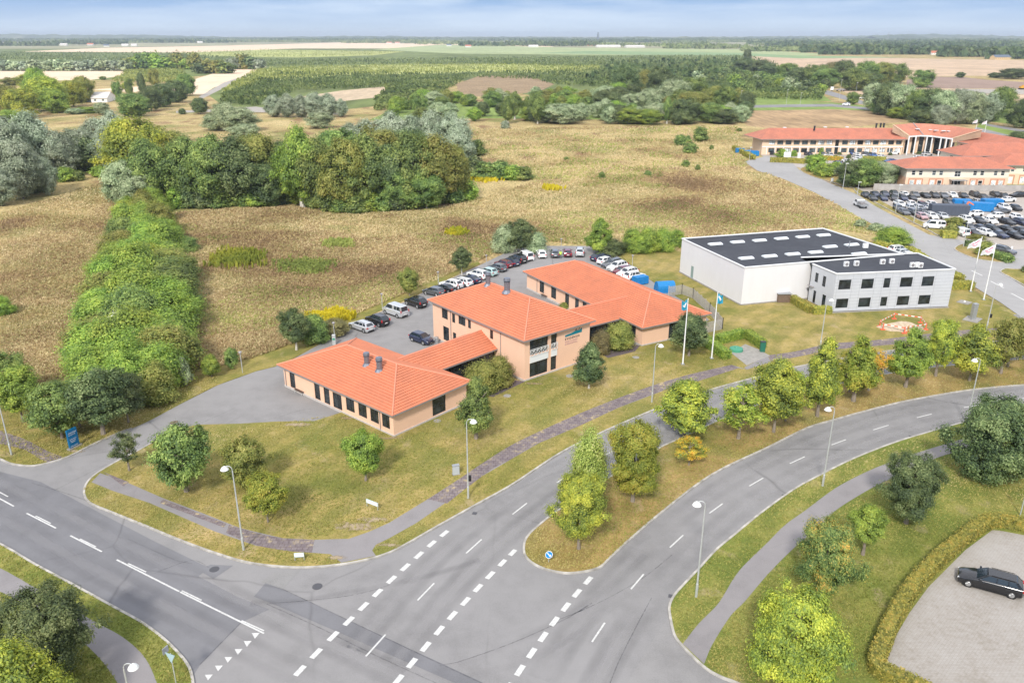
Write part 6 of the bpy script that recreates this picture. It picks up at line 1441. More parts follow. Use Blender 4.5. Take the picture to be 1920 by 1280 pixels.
m_wh = M('whitewashed_wall', (.8, .78, .74), .8); m_rr = M('far_red_roof', (.5, .16, .09), .8, var=.1); m_lr = M('pale_fibre_roof', (.62, .58, .54), .8); m_bl = M('dark_slate_roof', (.10, .13, .17), .6); m_yw = M('yellow_wall', (.62, .45, .24), .8)
house(195, 190, 10, 24, 3, 3.2, 12, m_wh, m_lr, 'white farmhouse with pale gable roof among trees at upper left')
house(166, 191, 6, 8, 2.4, .8, 10, M('pale_blue_wall', (.5, .62, .75), .7), m_lr, 'small pale blue shed beside the white farmhouse', 'shed')
FHS = 'houses of the distant villages'
for x, y, L, w_, rm, wm in ((40, 84, 20, 12, m_lr, m_wh), (120, 86, 30, 12, m_lr, m_wh), (170, 85.5, 26, 12, m_rr, m_wh), (235, 87, 26, 14, m_lr, m_wh), (252, 87, 22, 16, m_lr, m_wh), (375, 81, 30, 14, m_lr, m_wh), (200, 88, 20, 10, m_bl, m_wh)):
    house(x, y, L, w_, 4.5, 5, random.uniform(-10, 15), wm, rm, 'far white house', 'distant_house', FHS, 'on the far left skyline')
for x, y, L, w_, rm, wm in ((842, 87, 20, 10, m_bl, m_wh), (878, 89, 22, 12, m_rr, m_wh), (1000, 89, 36, 12, m_lr, m_wh), (730, 82, 30, 12, m_rr, m_wh), (745, 82, 26, 12, m_rr, m_wh), (1140, 89, 90, 30, m_lr, m_wh), (1190, 89.5, 70, 30, m_lr, m_wh), (1110, 86, 60, 14, m_rr, m_rr)):
    house(x, y, L, w_, 4.5, 4, random.uniform(-10, 10), wm, rm, 'far low house', 'distant_house', FHS, 'on the middle skyline')
for x, y, L, w_, rm, wm in ((1525, 93, 40, 12, m_rr, m_yw), (1600, 95, 30, 12, m_rr, m_rr), (1672, 102, 18, 10, m_rr, m_wh), (1688, 101, 20, 10, m_rr, m_wh), (1700, 102, 16, 10, m_rr, m_wh), (1752, 103, 18, 10, m_rr, m_wh), (1746, 98, 16, 10, m_rr, m_wh), (1875, 112, 34, 14, m_bl, m_yw), (1660, 86, 24, 12, m_rr, m_wh), (1645, 84, 24, 12, m_rr, m_wh)):
    house(x, y, L, w_, 4.5, 4, random.uniform(-20, 20), wm, rm, 'far red or dark roofed house', 'distant_house', FHS, 'on the right skyline')
house(920, 177, 7, 4, 2.5, .5, 5, m_bl, m_metal, 'small dark field shed before the brown earth bank', 'shed')
# tower and mast on the skyline
p = P(1121, 78); m = MB(); kk = 150 / 150
for zz0, zz1, w_ in ((0, 26, 14), (26, 48, 10), (48, 62, 7)): m.box(p + z * ((zz0 + zz1) / 2), (w_, w_, zz1 - zz0), rz=.4)
o = m.build('skyline_tower', M('far_grey_stone', (.2, .23, .27), .9), org=p); o.location = p; tag(o, 'dark square tower on the middle of the horizon', 'tower')
p = P(1664, 79); m = MB(); m.tube([p, p + z * 62], [2.2, 1.0], 6); o = m.build('skyline_mast', M('far_mast', (.3, .3, .33), .8), org=p); o.location = p; tag(o, 'slender mast on the right horizon', 'mast')
# ================================================================ VEHICLES
m_tyre = M('tyre_rubber', (.02, .02, .02), .8); m_rim = M('alloy_rim', (.55, .56, .57), .3, .8); m_cglass = M('car_glass', (.02, .03, .04), .04, spec=.9)
m_trim = M('black_trim', (.015, .015, .016), .5); m_lamp = M('headlight_glass', (.7, .72, .75), .1, spec=.8); m_tail = M('tail_light', (.45, .02, .02), .2); m_plate = M('number_plate', (.75, .75, .73), .5)
def paint(name, c, metal=.3, rough=.22):
    m = M(name, c, rough, metal, .6); m.node_tree.nodes['Principled BSDF'].inputs['Coat Weight'].default_value = .8; m.node_tree.nodes['Principled BSDF'].inputs['Coat Roughness'].default_value = .05; return m
PC = {'black': paint('black_paint', (.012, .013, .016)), 'dark blue': paint('navy_paint', (.02, .03, .075)), 'white': paint('white_paint', (.8, .81, .81), 0), 'silver': paint('silver_paint', (.58, .6, .62), .4),
      'grey': paint('grey_paint', (.14, .15, .165), .5), 'dark red': paint('dark_red_paint', (.16, .012, .03)), 'red': paint('red_paint', (.55, .02, .03), .1), 'pale green': paint('pale_green_paint', (.42, .60, .58), .1),
      'blue': paint('blue_paint', (.04, .12, .35)), 'pink': paint('rose_paint', (.55, .35, .36), .4)}
# half length, half width, ground clearance, bonnet z front, bonnet z rear, belt z, roof z, x: windscreen foot, roof front, roof back, rear glass foot, deck z
KINDS = {'hatchback': (2.02, .87, .2, .78, .98, 1.0, 1.47, 1.0, .35, -1.45, -1.9, 1.0), 'estate car': (2.4, .91, .18, .74, .96, .98, 1.46, 1.05, .35, -1.85, -2.28, 1.0),
         'saloon': (2.35, .9, .17, .74, .94, .97, 1.42, .98, .25, -1.0, -1.65, 1.04), 'suv': (2.25, .93, .25, .92, 1.12, 1.16, 1.68, 1.0, .4, -1.7, -2.1, 1.15),
         'van': (2.45, .95, .24, 1.0, 1.22, 1.22, 1.96, 1.75, 1.05, -2.22, -2.4, 1.2), 'small van': (2.15, .9, .2, .88, 1.08, 1.1, 1.82, 1.3, .62, -1.95, -2.1, 1.1)}
def car_meshes(kind):
    hl, hw, gc, b0, b1, bz, rz, xw, xf, xb, xr, dz = KINDS[kind]
    def loft(st, mi=0):
        mb = MB(); rings = []
        for x, w, zb, zt, tw in st:       # x, half width, bottom, top, top half-width
            zm = zb + (zt - zb) * .42
            pr = [(0, zb), (w * .86, zb), (w * .97, zb + .08), (w, zm), (w * .985, zt - .14), (tw + (w - tw) * .55, zt - .04), (tw, zt), (0, zt + .025)]
            rings.append([(x, y, z_) for y, z_ in pr] + [(x, -y, z_) for y, z_ in pr[-2:0:-1]])
        n = len(rings[0]); base = 0
        for r_ in rings: mb.v += r_
        for k in range(len(rings) - 1):
            for j in range(n):
                a = k * n + j; b = k * n + (j + 1) % n; mb.f.append((a, a + n, b + n, b)); mb.m.append(mi)
        mb.f.append(tuple(range(n))); mb.m.append(mi); mb.f.append(tuple((len(rings) - 1) * n + j for j in reversed(range(n)))); mb.m.append(mi)
        return mb
    st = [(hl, hw * .72, gc + .1, b0 - .22, hw * .6), (hl - .08, hw * .88, gc + .02, b0 - .06, hw * .72), (hl - .35, hw * .97, gc, b0 + .03, hw * .78), (xw + .1, hw, gc, b1, hw * .84), (xf, hw, gc, bz, hw * .88), (-.4, hw, gc, bz + .01, hw * .88),
          (xb + .2, hw, gc, bz + .03, hw * .87), (xr, hw * .97, gc + .02, dz, hw * .84), (-hl + .1, hw * .92, gc + .05, dz - .03, hw * .8), (-hl, hw * .8, gc + .12, dz - .2, hw * .7)]
    body = loft(st)
    # greenhouse: glass between belt and roof
    wb, wr = hw * .86, hw * .70 if kind not in ('van', 'small van') else hw * .80
    bot = [(xw, wb * .86), (xw - .12, wb), (-.4, wb + .01), (xr + .12, wb * .97), (xr, wb * .84)]
    top = [(xf, wr * .9), (xf - .12, wr), (-.4, wr + .01), (xb + .1, wr * .97), (xb, wr * .88)]
    zb_ = bz - .02; zt_ = rz - .07
    gl = MB(); L_ = [(x, y, (b1 if i < 1 else zb_) if i < 4 else dz - .03) for i, (x, y) in enumerate(bot)]; T_ = [(x, y, zt_) for x, y in top]
    full = L_ + [(x, -y, z_) for x, y, z_ in reversed(L_)]; fullT = T_ + [(x, -y, z_) for x, y, z_ in reversed(T_)]
    n = len(full)
    solid = kind in ('van', 'small van')
    gb = MB()
    for i in range(n):
        j = (i + 1) % n; q = [full[i], full[j], fullT[j], fullT[i]]
        ((body if (solid and i in (2, 3, n - 4, n - 5) and kind == 'small van') else gl)).face(q[::-1])
    # roof skin
    rt = [(x * 1.0, y, rz - .07) for x, y, _ in fullT]; rt2 = [(x + (-.10 if x > 0 else .10) * (1 if abs(x + .4) > .2 else 0), y * .86, rz) for x, y, _ in rt]
    i0 = len(body.v)
    for i in range(n): j = (i + 1) % n; body.face([rt[i], rt2[i], rt2[j], rt[j]])
    body.face([(x, y, z_) for x, y, z_ in reversed(rt2)][::-1] if 0 else rt2[::-1])
    # pillars
    def pil(a, b, w=.07):
        a, b = Vector(a), Vector(b); o = Vector((0, .012 if a.y > 0 else -.012, .0)); body.bar(a + o, b + o, w, .03)
    for sgn in (1, -1):
        F_ = lambda l, i: (l[i][0], l[i][1] * sgn, l[i][2])
        pil(F_(L_, 0), F_(T_, 0), .06); pil(F_(L_, 1), F_(T_, 1), .07); pil((F_(L_, 2)), F_(T_, 2), .09 if not solid else .5)
        pil(F_(L_, 3), F_(T_, 3), .16); pil(F_(L_, 4), F_(T_, 4), .08)
        if kind in ('estate car', 'suv', 'van'): pil((-1.25, F_(L_, 3)[1] * 1.02, zb_), (-1.2, F_(T_, 3)[1] * 1.02, zt_), .09 if kind != 'van' else .1)
        # mirrors, arches
        body.box((xw - .3, sgn * (hw + .08), bz + .06), (.16, .2, .13))
    wx = (hl - .85, -hl + .82) if kind != 'van' else (hl - .85, -hl + 1.0); wr_ = .32 if kind not in ('suv',) else .36
    tr = MB()
    for x in wx:
        for sgn in (1, -1): tr.tube([(x, sgn * (hw - .1), wr_ + .03), (x, sgn * (hw + .004), wr_ + .03)], wr_ + .07, 18)
    tr.bar((hl - .7, 0, gc + .02), (-hl + .7, 0, gc + .02), 2 * hw * .99, .1); tr.box((hl - .03, 0, b0 - .36), (.1, hw * 1.1, .16)); tr.box((-hl + .04, 0, gc + .14), (.12, hw * 1.3, .16))
    if kind in ('estate car', 'suv'):
        for sgn in (1, -1): tr.bar((xf - .3, sgn * wr * .93, rz + .03), (xb + .2, sgn * wr * .93, rz + .03), .04, .04)
    ty, ri = MB(), MB()
    ty.tube([(0, -.1, 0), (0, -.11 + .02, 0), (0, .09, 0), (0, .1, 0)], [wr_ * .93, wr_, wr_, wr_ * .93], 20)
    for sgn in (1, -1):
        ri.tube([(0, sgn * .095, 0), (0, sgn * .108, 0)], [wr_ * .68, wr_ * .62], 16)
        for k in range(5): a = k * 1.2566; ri.bar((0, sgn * .112, 0), (math.cos(a) * wr_ * .62, sgn * .112, math.sin(a) * wr_ * .62), .02, .05)
    hd, tl, pt = MB(), MB(), MB()
    for sgn in (1, -1):
        hd.box((hl - .16, sgn * hw * .68, b0 - .13), (.2, .26, .12), rz=-sgn * .35)
        (tl.box((-hl + .07, sgn * hw * .78, dz - .16), (.18, .3, .16)) if not solid and kind != 'suv' else tl.box((-hl + .06, sgn * hw * .86, dz - .05), (.12, .16, .4)))
    pt.box((-hl - .01, 0, gc + .42), (.03, .52, .12)); pt.box((hl + .0, 0, b0 - .42), (.03, .52, .11))
    out = {}
    def mk_(mb, nm, mt, smooth_=False):
        o = mb.build(nm, mt); 
        if smooth_:
            me = o.data; me.polygons.foreach_set('use_smooth', [True] * len(me.polygons))
            try: me.set_sharp_from_angle(angle=R(38))
            except Exception: pass
        me = o.data; bpy.data.objects.remove(o); return me
    out['body'] = mk_(body, 'body', PC['grey'], True); out['window_glass'] = mk_(gl, 'window_glass', m_cglass, True); out['trim'] = mk_(tr, 'trim', m_trim)
    out['tyre'] = mk_(ty, 'tyre', m_tyre, True); out['rim'] = mk_(ri, 'rim', m_rim); out['headlight'] = mk_(hd, 'headlight', m_lamp); out['tail_light'] = mk_(tl, 'tail_light', m_tail); out['number_plate'] = mk_(pt, 'number_plate', m_plate)
    out['w'] = [(x, s_ * (hw - .09), wr_) for x in wx for s_ in (1, -1)]
    return out
CM = {k: car_meshes(k) for k in KINDS}
def lk(nm, me, par, loc=(0, 0, 0)):
    o = bpy.data.objects.new(nm, me); C.objects.link(o); o.parent = par; o.location = loc; return o
def car(kind, col, px, py, ang, label=None, key=None, group=None, full=True, z=0.01, cat=None, desc=None):
    o = thing('parked_car' if 'van' not in kind else 'parked_van', P(px, py) + Vector((0, 0, z)), label, cat or ('van' if 'van' in kind else 'car'), group, rz=R(ang)); m = CM[kind]
    b = lk('body', m['body'], o); b.material_slots[0].link = 'OBJECT'; b.material_slots[0].material = PC[col]
    lk('window_glass', m['window_glass'], o); lk('trim', m['trim'], o)
    for l_ in m['w']:
        w = lk('tyre', m['tyre'], o, l_)
        if full: lk('rim', m['rim'], w)
    if full: lk('headlight', m['headlight'], o); lk('tail_light', m['tail_light'], o)
    lk('number_plate', m['number_plate'], o)
    if key: row(key, o, desc or col + ' ' + kind.replace('estate car', 'estate'))
    return o
def hdg(x0, y0, x1, y1): a, b = P(x0, y0), P(x1, y1); return math.degrees(math.atan2((b - a).y, (b - a).x))
# lower right lot: angle from wheel contacts (front 1809,1098  rear 1882,1118)
car('estate car', 'black', 1853, 1101, hdg(1882, 1119, 1809, 1099), 'black estate car with chrome window line in the lower right parking lot', z=.1)
h_ = hdg(700, 625, 660, 611)
car('estate car', 'silver', 678, 617, h_, 'silver estate car, nearest of the parked row behind the low wing')
car('suv', 'black', 708, 607, h_ - 2, 'black off-roader between the silver estate and the silver van')
car('van', 'silver', 742, 590, h_ - 2, 'silver passenger van parked behind the low wing')
car('suv', 'black', 780, 573, h_ - 4, 'black off-roader parked right of the silver van')
car('hatchback', 'dark blue', 791, 641, hdg(773, 633, 808, 645), 'dark small car standing alone in the clinic yard, nose to the entrance')
LR = 'in the left parking row of the clinic yard'; gL = 'cars in the left row of the clinic yard'
ks = [(813, 552, 'hatchback', 'grey', 148), (833, 546, 'saloon', 'black', 147), (846, 540, 'suv', 'white', 146), (864, 534, 'estate car', 'white', 145), (881, 529, 'saloon', 'dark blue', 143), (896, 521, 'suv', 'white', 141), (915, 515, 'hatchback', 'pale green', 139), (933, 507, 'hatchback', 'grey', 136), (944, 500, 'hatchback', 'dark red', 134), (956, 496, 'estate car', 'dark blue', 130), (971, 491, 'suv', 'black', 126), (985, 486, 'small van', 'white', 120)]
for x, y, k, c_, a in ks: car(k, c_, x, y, a, key=LR, group=gL)
for x, y, k, c_, a in ((1015, 481, 'hatchback', 'white', 95), (1040, 480, 'hatchback', 'grey', 92), (1064, 479, 'hatchback', 'dark red', 89), (1087, 478, 'suv', 'silver', 85)):
    car(k, c_, x, y, a, key='at the top end of the clinic yard', group='cars at the top of the clinic yard')
for x, y, k, c_, a in ((1126, 487, 'estate car', 'dark blue', 42), (1136, 494, 'hatchback', 'white', 40), (1147, 499, 'estate car', 'grey', 218), (1157, 506, 'suv', 'white', 218), (1166, 513, 'hatchback', 'dark red', 217), (1176, 518, 'suv', 'white', 216), (1189, 524, 'suv', 'white', 34)):
    car(k, c_, x, y, a, key='in the right parking row of the clinic yard', group='cars in the right row of the clinic yard')
# behind the warehouse
for x, y, k, c_ in ((1684, 474, 'suv', 'white'), (1694, 479, 'hatchback', 'silver'), (1704, 484, 'saloon', 'white')): car(k, c_, x, y, 15, key='behind the grey office block', group='cars behind the grey office block')
# dealer lot
dz_ = lambda x, y: (1600 + x / 6, 340 + y / 6 + 2.5)
dg = 'cars in the dealer lot'
rows_ = {
 'in the back row of the dealer lot': (-97, 'saloon', [(140, 160, 'black'), (245, 155, 'dark blue'), (350, 150, 'dark blue'), (460, 150, 'grey'), (570, 155, 'white'), (690, 155, 'grey'), (805, 165, 'black'), (910, 165, 'black'), (1010, 165, 'grey'), (1110, 160, 'white'), (1230, 165, 'black'), (1370, 155, 'black'), (1450, 180, 'black'), (1600, 152, 'black'), (1690, 172, 'black'), (1850, 160, 'black')]),
 'in the second row of the dealer lot': (-97, 'saloon', [(215, 195, 'black'), (330, 195, 'dark blue'), (450, 195, 'black'), (555, 195, 'dark blue'), (660, 195, 'black'), (1520, 210, 'grey'), (1720, 215, 'white')]),
 'in the third row of the dealer lot': (-92, 'hatchback', [(520, 265, 'white'), (650, 265, 'white'), (770, 275, 'dark blue'), (880, 268, 'white'), (1075, 245, 'grey'), (1185, 245, 'black'), (1300, 240, 'grey'), (1400, 245, 'silver'), (1695, 300, 'white'), (1820, 310, 'black')]),
 'in the fourth row of the dealer lot': (-90, 'hatchback', [(505, 310, 'grey'), (640, 310, 'silver'), (740, 312, 'silver'), (870, 320, 'white'), (1360, 375, 'white')]),
 'in the fifth row of the dealer lot': (-90, 'saloon', [(565, 355, 'grey'), (680, 360, 'grey'), (790, 350, 'grey'), (1655, 345, 'grey')]),
 'in the sixth row of the dealer lot': (-90, 'hatchback', [(765, 405, 'pink'), (875, 398, 'white'), (1000, 402, 'silver'), (1595, 398, 'white'), (1830, 415, 'white')]),
 'in the seventh row of the dealer lot': (-84, 'saloon', [(1270, 438, 'white'), (1400, 448, 'black'), (1530, 450, 'white'), (1725, 465, 'black'), (1885, 470, 'dark blue')]),
 'in the eighth row of the dealer lot': (-80, 'saloon', [(1165, 512, 'dark blue'), (1295, 522, 'grey'), (1425, 540, 'dark blue'), (1560, 548, 'black'), (1720, 550, 'black'), (1875, 565, 'black')]),
 'in the front row of the dealer lot': (-78, 'saloon', [(1335, 590, 'black'), (1490, 590, 'white'), (1640, 612, 'dark blue'), (1805, 620, 'black'), (1925, 610, 'black')])}
ci = 0
for key, (an, kd, lst) in rows_.items():
    for x, y, c_ in lst:
        ci += 1; k = kd if ci % 4 else 'estate car'; a = an + random.uniform(-4, 4)
        if (x, y) in ((1520, 210), (1720, 215), (1655, 345), (1595, 398), (1850, 160), (1360, 375)): a = -170
        car(k, c_, *dz_(x, y), a, key=key, group=dg, full=False)
car('van', 'white', *dz_(905, 515), 160, 'large white panel van at the edge of the dealer lot'); car('small van', 'white', *dz_(1210, 590), 95, 'white box van with its back to the branch road')
car('estate car', 'grey', 1882, 474, -62, 'grey car at the island right of the flags', full=False)
# office lot
oz = lambda x, y: (1440 + x / 8, 250 + y / 8 + 1.5)
for key, lst in {'by the left office wing': [(50, 305, 'black'), (550, 290, 'red'), (610, 322, 'dark blue'), (725, 284, 'red'), (775, 295, 'white'), (820, 328, 'grey'), (1200, 288, 'white'), (1255, 308, 'blue'), (1390, 290, 'red'), (1780, 280, 'black'), (1880, 305, 'white')],
                 'in the middle of the office car park': [(840, 370, 'white'), (930, 345, 'silver'), (1330, 335, 'white'), (1460, 333, 'grey'), (1560, 345, 'blue'), (1330, 368, 'silver'), (1440, 372, 'white'), (1700, 362, 'white')],
                 'at the near side of the office car park': [(1030, 468, 'blue'), (1180, 432, 'white'), (1330, 402, 'white'), (1830, 425, 'blue'), (880, 625, 'black'), (990, 622, 'dark red')]}.items():
    for x, y, c_ in lst: car(random.choice(['hatchback', 'saloon', 'suv']), c_, *oz(x, y), random.choice([-90, 90, -80, -170]) if y < 600 else -90, key=key, group='cars in the office car park', full=False)
for x, y, c_ in ((1722, 299, 'white'), (1736, 300, 'white'), (1738, 292, 'silver')): car('hatchback', c_, x, y, 10, key='below the curved office entrance', group='cars below the office entrance', full=False)
# pick-up truck on the branch road
def truck(px, py, ang, label):
    o = thing('pickup_truck', P(px, py) + Vector((0, 0, .02)), label, 'truck', rz=R(ang))
    c = MB(); pr = [(2.9, .5), (2.95, 1.0), (2.3, 1.15), (1.75, 1.85), (1.0, 1.95), (.2, 1.95), (.1, .5)]
    for y in (-.95, .95): c.face([(x, y, z_) for x, z_ in (pr if y < 0 else pr[::-1])])
    for (x0, z0_), (x1, z1_) in zip(pr, pr[1:] + pr[:1]): c.face([(x0, -.95, z0_), (x0, .95, z0_), (x1, .95, z1_), (x1, -.95, z1_)])
    b = c.build('cab', PC['white'], o)
    g = MB(); g.face([(2.26, -.85, 1.22), (2.26, .85, 1.22), (1.8, .85, 1.82), (1.8, -.85, 1.82)])
    for y in (-.96, .96): g.face([(2.0, y, 1.2), (1.7, y, 1.75), (.35, y, 1.8), (.35, y, 1.15)])
    g.build('window_glass', m_cglass, b)
    f = MB(); f.box((-1.3, 0, .72), (3.2, 1.95, .12)); f.box((-1.3, .95, .95), (3.2, .06, .4)); f.box((-1.3, -.95, .95), (3.2, .06, .4)); f.box((-2.88, 0, .95), (.06, 1.95, .4)); f.box((.1, 0, 1.2), (.08, 1.9, .9)); f.build('load_bed', m_metal, o)
    l_ = MB(); l_.box((-.8, .1, 1.1), (1.2, 1.2, .7), rz=.2); l_.box((-2.1, -.2, .95), (.9, 1, .4)); l_.build('load', m_gutter, o)
    for x in (2.1, -1.7):
        for y in (-.85, .85): lk('tyre', CM['suv']['tyre'], o, (x, y, .38))
truck(1613, 388, hdg(1621, 392, 1604, 383), 'white pick-up truck with loaded flatbed on the branch road')
def lorry(px, py, ang, label):
    o = thing('lorry', P(px, py) + Vector((0, 0, .05)), label, 'lorry', rz=R(ang))
    c = MB(); c.box((5, 0, 1.9), (2.4, 2.4, 2.7)); c.build('cab', PC['white'], o); g = MB(); g.box((6.15, 0, 2.3), (.15, 2.1, .9)); g.build('window_glass', m_cglass, o)
    f = MB(); f.box((-1, 0, 1), (9.5, 2.4, .3)); f.box((-2, 0, 1.5), (5, 2, .8)); f.build('load_bed', m_gutter, o)
    for x in (5, 1, -2, -4):
        for y in (-1, 1): lk('tyre', CM['suv']['tyre'], o, (x, y, .4)).scale = (1.3, 1.3, 1.3)
lorry(1572, 171, 150, 'white lorry with crane and flatbed on the far road'); 
car('van', 'white', 1586, 198, 175, 'white vehicle on the far road at the junction', full=False); car('van', 'white', 1618, 186, 150, 'white vehicle half hidden by trees on the far road', full=False)
car('small van', 'white', 1898, 171, 5, 'white van on the far gravel yard', full=False)
def digger(px, py, label):
    o = thing('excavator', P(px, py), label, 'excavator'); y_ = M('machine_yellow', (.6, .32, .03), .5)
    b = MB(); b.box((0, 0, 1.9), (3.2, 2.4, 1.5)); b.box((1, .5, 2.9), (1.3, 1.1, 1.2)); b.build('body', y_, o); a = MB(); a.bar((1.5, -.5, 2), (4, -.5, 4.4), .4, .5); a.bar((4, -.5, 4.4), (5.4, -.5, 1.5), .35, .4); a.box((5.4, -.5, 1), (1, 1, .9)); a.build('arm', y_, o)
    t = MB(); t.box((0, 1, .5), (4, .6, 1)); t.build('track', m_trim, o); t = MB(); t.box((0, -1, .5), (4, .6, 1)); t.build('track', m_trim, o)
digger(1915, 168, 'yellow digger on the far gravel yard at the right edge')
# ================================================================ STREET FURNITURE AND SMALL THINGS
m_pole = M('lamp_post_steel', (.55, .57, .56), .45, .4, var=.08, vscale=2); m_lshade = M('lamp_shade', (.72, .73, .70), .35); m_diff = M('lamp_diffuser', (.6, .58, .5), .3)
def street_lamp(px, py, ty, side, label, box=False):
    p = P(px, py); h = HT(px, py, ty); o = thing('street_lamp', p + Vector((0, 0, .09)), label, 'street lamp')
    sx = Vector((1, 0, 0)) * side; m = MB()
    m.tube([(0, 0, 0), (0, 0, 1.3), (0, 0, 1.35), (0, 0, h - .55)], [.11, .105, .08, .05], 10)
    pts = [Vector((0, 0, h - .55))] + [Vector((0, 0, h - .45)) + sx * .36 * (1 - math.cos(a)) + Vector((0, 0, .4 * math.sin(a))) for a in [R(20 * k) for k in range(1, 8)]]
    m.tube(pts, .035, 8); m.build('pole', m_pole, o)
    e = pts[-1]; s = MB(); c = e + Vector((0, 0, -.05)) + sx * .02
    s.tube([c + Vector((0, 0, .16)), c + Vector((0, 0, .12)), c + Vector((0, 0, .0)), c + Vector((0, 0, -.16))], [.06, .14, .27, .36], 18, cap=True); s.build('lamp_shade', m_lshade, o, smooth=False)
    d = MB(); d.tube([c + Vector((0, 0, -.17)), c + Vector((0, 0, -.24)), c + Vector((0, 0, -.28))], [.31, .24, .1], 16); d.build('diffuser', m_diff, o)
    k = MB(); k.box((.1 * .9, -.02, .9), (.04, .1, .3)); k.build('service_hatch', m_gutter, o)
    if box: b = MB(); b.box((.22, -.05, 2.3), (.26, .22, .6)); b.build('control_box', m_trim, o)
street_lamp(457, 1032, 874, -1, 'tall street lamp on the verge before the yellow tree')
street_lamp(878, 935, 786, 1, 'tall street lamp with black box beside the mossy pavement', True)
street_lamp(1222, 755, 645, 1, 'tall street lamp between pavement and upper carriageway, below the clinic')
street_lamp(1305, 1120, 940, -1, 'tallest looking street lamp on the green kerb strip near the crossing')
street_lamp(1542, 912, 763, -1, 'tall street lamp on the kerb strip halfway along the lower carriageway')
street_lamp(1812, 792, 672, -1, 'street lamp on the lower carriageway bend before the dark tree')
street_lamp(22, 853, 745, -1, 'leaning looking street lamp at the left edge by the mossy pavement')
street_lamp(1537, 655, 560, 1, 'street lamp before the hedge of the grey office block')
street_lamp(1849, 619, 531, 1, 'street lamp with black box right of the grey stone pillar', True)
street_lamp(252, 1345, 1244, 1, 'street lamp over the footpath at the lower left')
def post_lamp(px, py, ty, label, key=None):
    p = P(px, py); h = HT(px, py, ty); o = thing('post_lamp', p, label, 'lamp', 'low post lamps round the clinic yard' if key else None)
    m = MB(); m.tube([(0, 0, 0), (0, 0, h * .86)], [.06, .05], 8); m.build('pole', m_pole, o)
    s = MB(); s.tube([(0, 0, h * .86), (0, 0, h * .97)], [.1, .15], 12); s.tube([(0, 0, h * .97), (0, 0, h)], [.26, .2], 14); s.build('lamp_shade', m_gutter, o)
    if key: row(key, o, 'low post lamp')
for x, y, t in ((455, 699, 659), (628, 640, 604), (717, 580, 550), (822, 537, 509), (912, 500, 478), (1052, 473, 447), (1185, 505, 478)): post_lamp(x, y, t, None, 'round the clinic driveway and yard')
post_lamp(1912, 968, 915, 'low post lamp at the right edge above the golden hedge')
def plain_lamp(px, py, ty, label):
    p = P(px, py); h = HT(px, py, ty); o = thing('street_lamp', p, label, 'street lamp'); m = MB(); m.tube([(0, 0, 0), (0, 0, h - .1)], [.1, .06], 8); m.build('pole', m_pole, o)
    s = MB(); s.box((.25, 0, h - .08), (.9, .3, .14)); s.build('lamp_head', m_lshade, o)
plain_lamp(1580, 355, 306, 'street lamp before the office trees on the branch road'); plain_lamp(1607, 367, 341, 'short lamp post at the near corner of the dealer lot'); plain_lamp(1806, 463, 417, 'lamp post on the island by the dealer lot')
plain_lamp(1405, 300, 276, 'lamp post left of the office drive'); plain_lamp(1679, 398, 346, 'lamp post at the left of the dealer lot'); plain_lamp(1713, 418, 372, 'lamp post before the parked rows of the dealer lot')
for x, y, t in ((1388, 198, 170), (1474, 196, 168), (1500, 197, 174), (1603, 186, 155), (1573, 190, 150)): plain_lamp(x, y, t, None); row('along the far road', C.objects[-1].parent or C.objects[-1], 'lamp post')
# flagpoles
def cloth(w, h, fn, nx=10, nz=6):
    m = MB()
    for i in range(nx):
        for j in range(nz):
            m.face([fn(i / nx, j / nz), fn((i + 1) / nx, j / nz), fn((i + 1) / nx, (j + 1) / nz), fn(i / nx, (j + 1) / nz)])
    return m
def flagpole(px, py, ty, label, fmat, style, dirx):
    p = P(px, py); h = HT(px, py, ty); o = thing('flagpole', p + Vector((0, 0, .09)), label, 'flagpole')
    m = MB(); m.tube([(0, 0, 0), (0, 0, h)], [.11, .05], 12); m.tube([(0, 0, h), (0, 0, h + .12)], [.08, .05], 8); m.build('pole', m_whitep, o)
    b = MB(); b.box((0, 0, .06), (.45, .45, .12)); b.build('foot', m_metal, o)
    if style == 'limp': fn = lambda u, v: Vector((dirx * (.06 + u * .75), .12 * math.sin(u * 7 + v * 4), h - .15 - v * 1.45 - u * .25 * (1 - v) + .1 * math.sin(u * 9)))
    else: fn = lambda u, v: Vector((dirx * (.06 + u * 2.0), .25 * math.sin(u * 6 + v * 2) * u, h - .2 - v * 1.5 - u * (.85 - .5 * v) + .08 * math.sin(u * 11)))
    cl = cloth(1, 1, fn); f = cl.build('flag', fmat, o, smooth=True)
    mk_ = MB(); e = Vector((0, -.035, 0))
    rects = [(.15, .25, .55, .45), (.35, .4, .75, .6)] if style == 'limp' else [(.12, .2, .5, .34), (.55, .3, .8, .42), (.2, .55, .7, .66)]
    for k, (u0, v0, u1, v1) in enumerate(rects):
        for i in range(5): a, b_ = lerp(u0, u1, i / 5), lerp(u0, u1, (i + 1) / 5); mk_.face([fn(a, v0) + e, fn(b_, v0) + e, fn(b_, v1) + e, fn(a, v1) + e])
    mk_.build('flag_mark', m_whitep if style == 'limp' else M('flag_red', (.6, .1, .2), .7) if 'flag_red' not in bpy.data.materials else bpy.data.materials['flag_red'], f)
m_ft = M('teal_flag', (.02, .28, .42), .8); m_fw = M('white_flag', (.74, .75, .78), .8)
flagpole(1280, 684, 562, 'left white flagpole with limp teal flag on the clinic lawn', m_ft, 'limp', -1)
flagpole(1334, 673, 550, 'right white flagpole with teal flag beside the clipped hedge', m_ft, 'limp', 1)
flagpole(1819.5, 547.5, 446, 'left white flagpole with white flag near the grey office block', m_fw, 'fly', -1)
flagpole(1844, 563, 458, 'right white flagpole with white flag near the grey office block', m_fw, 'fly', -1)
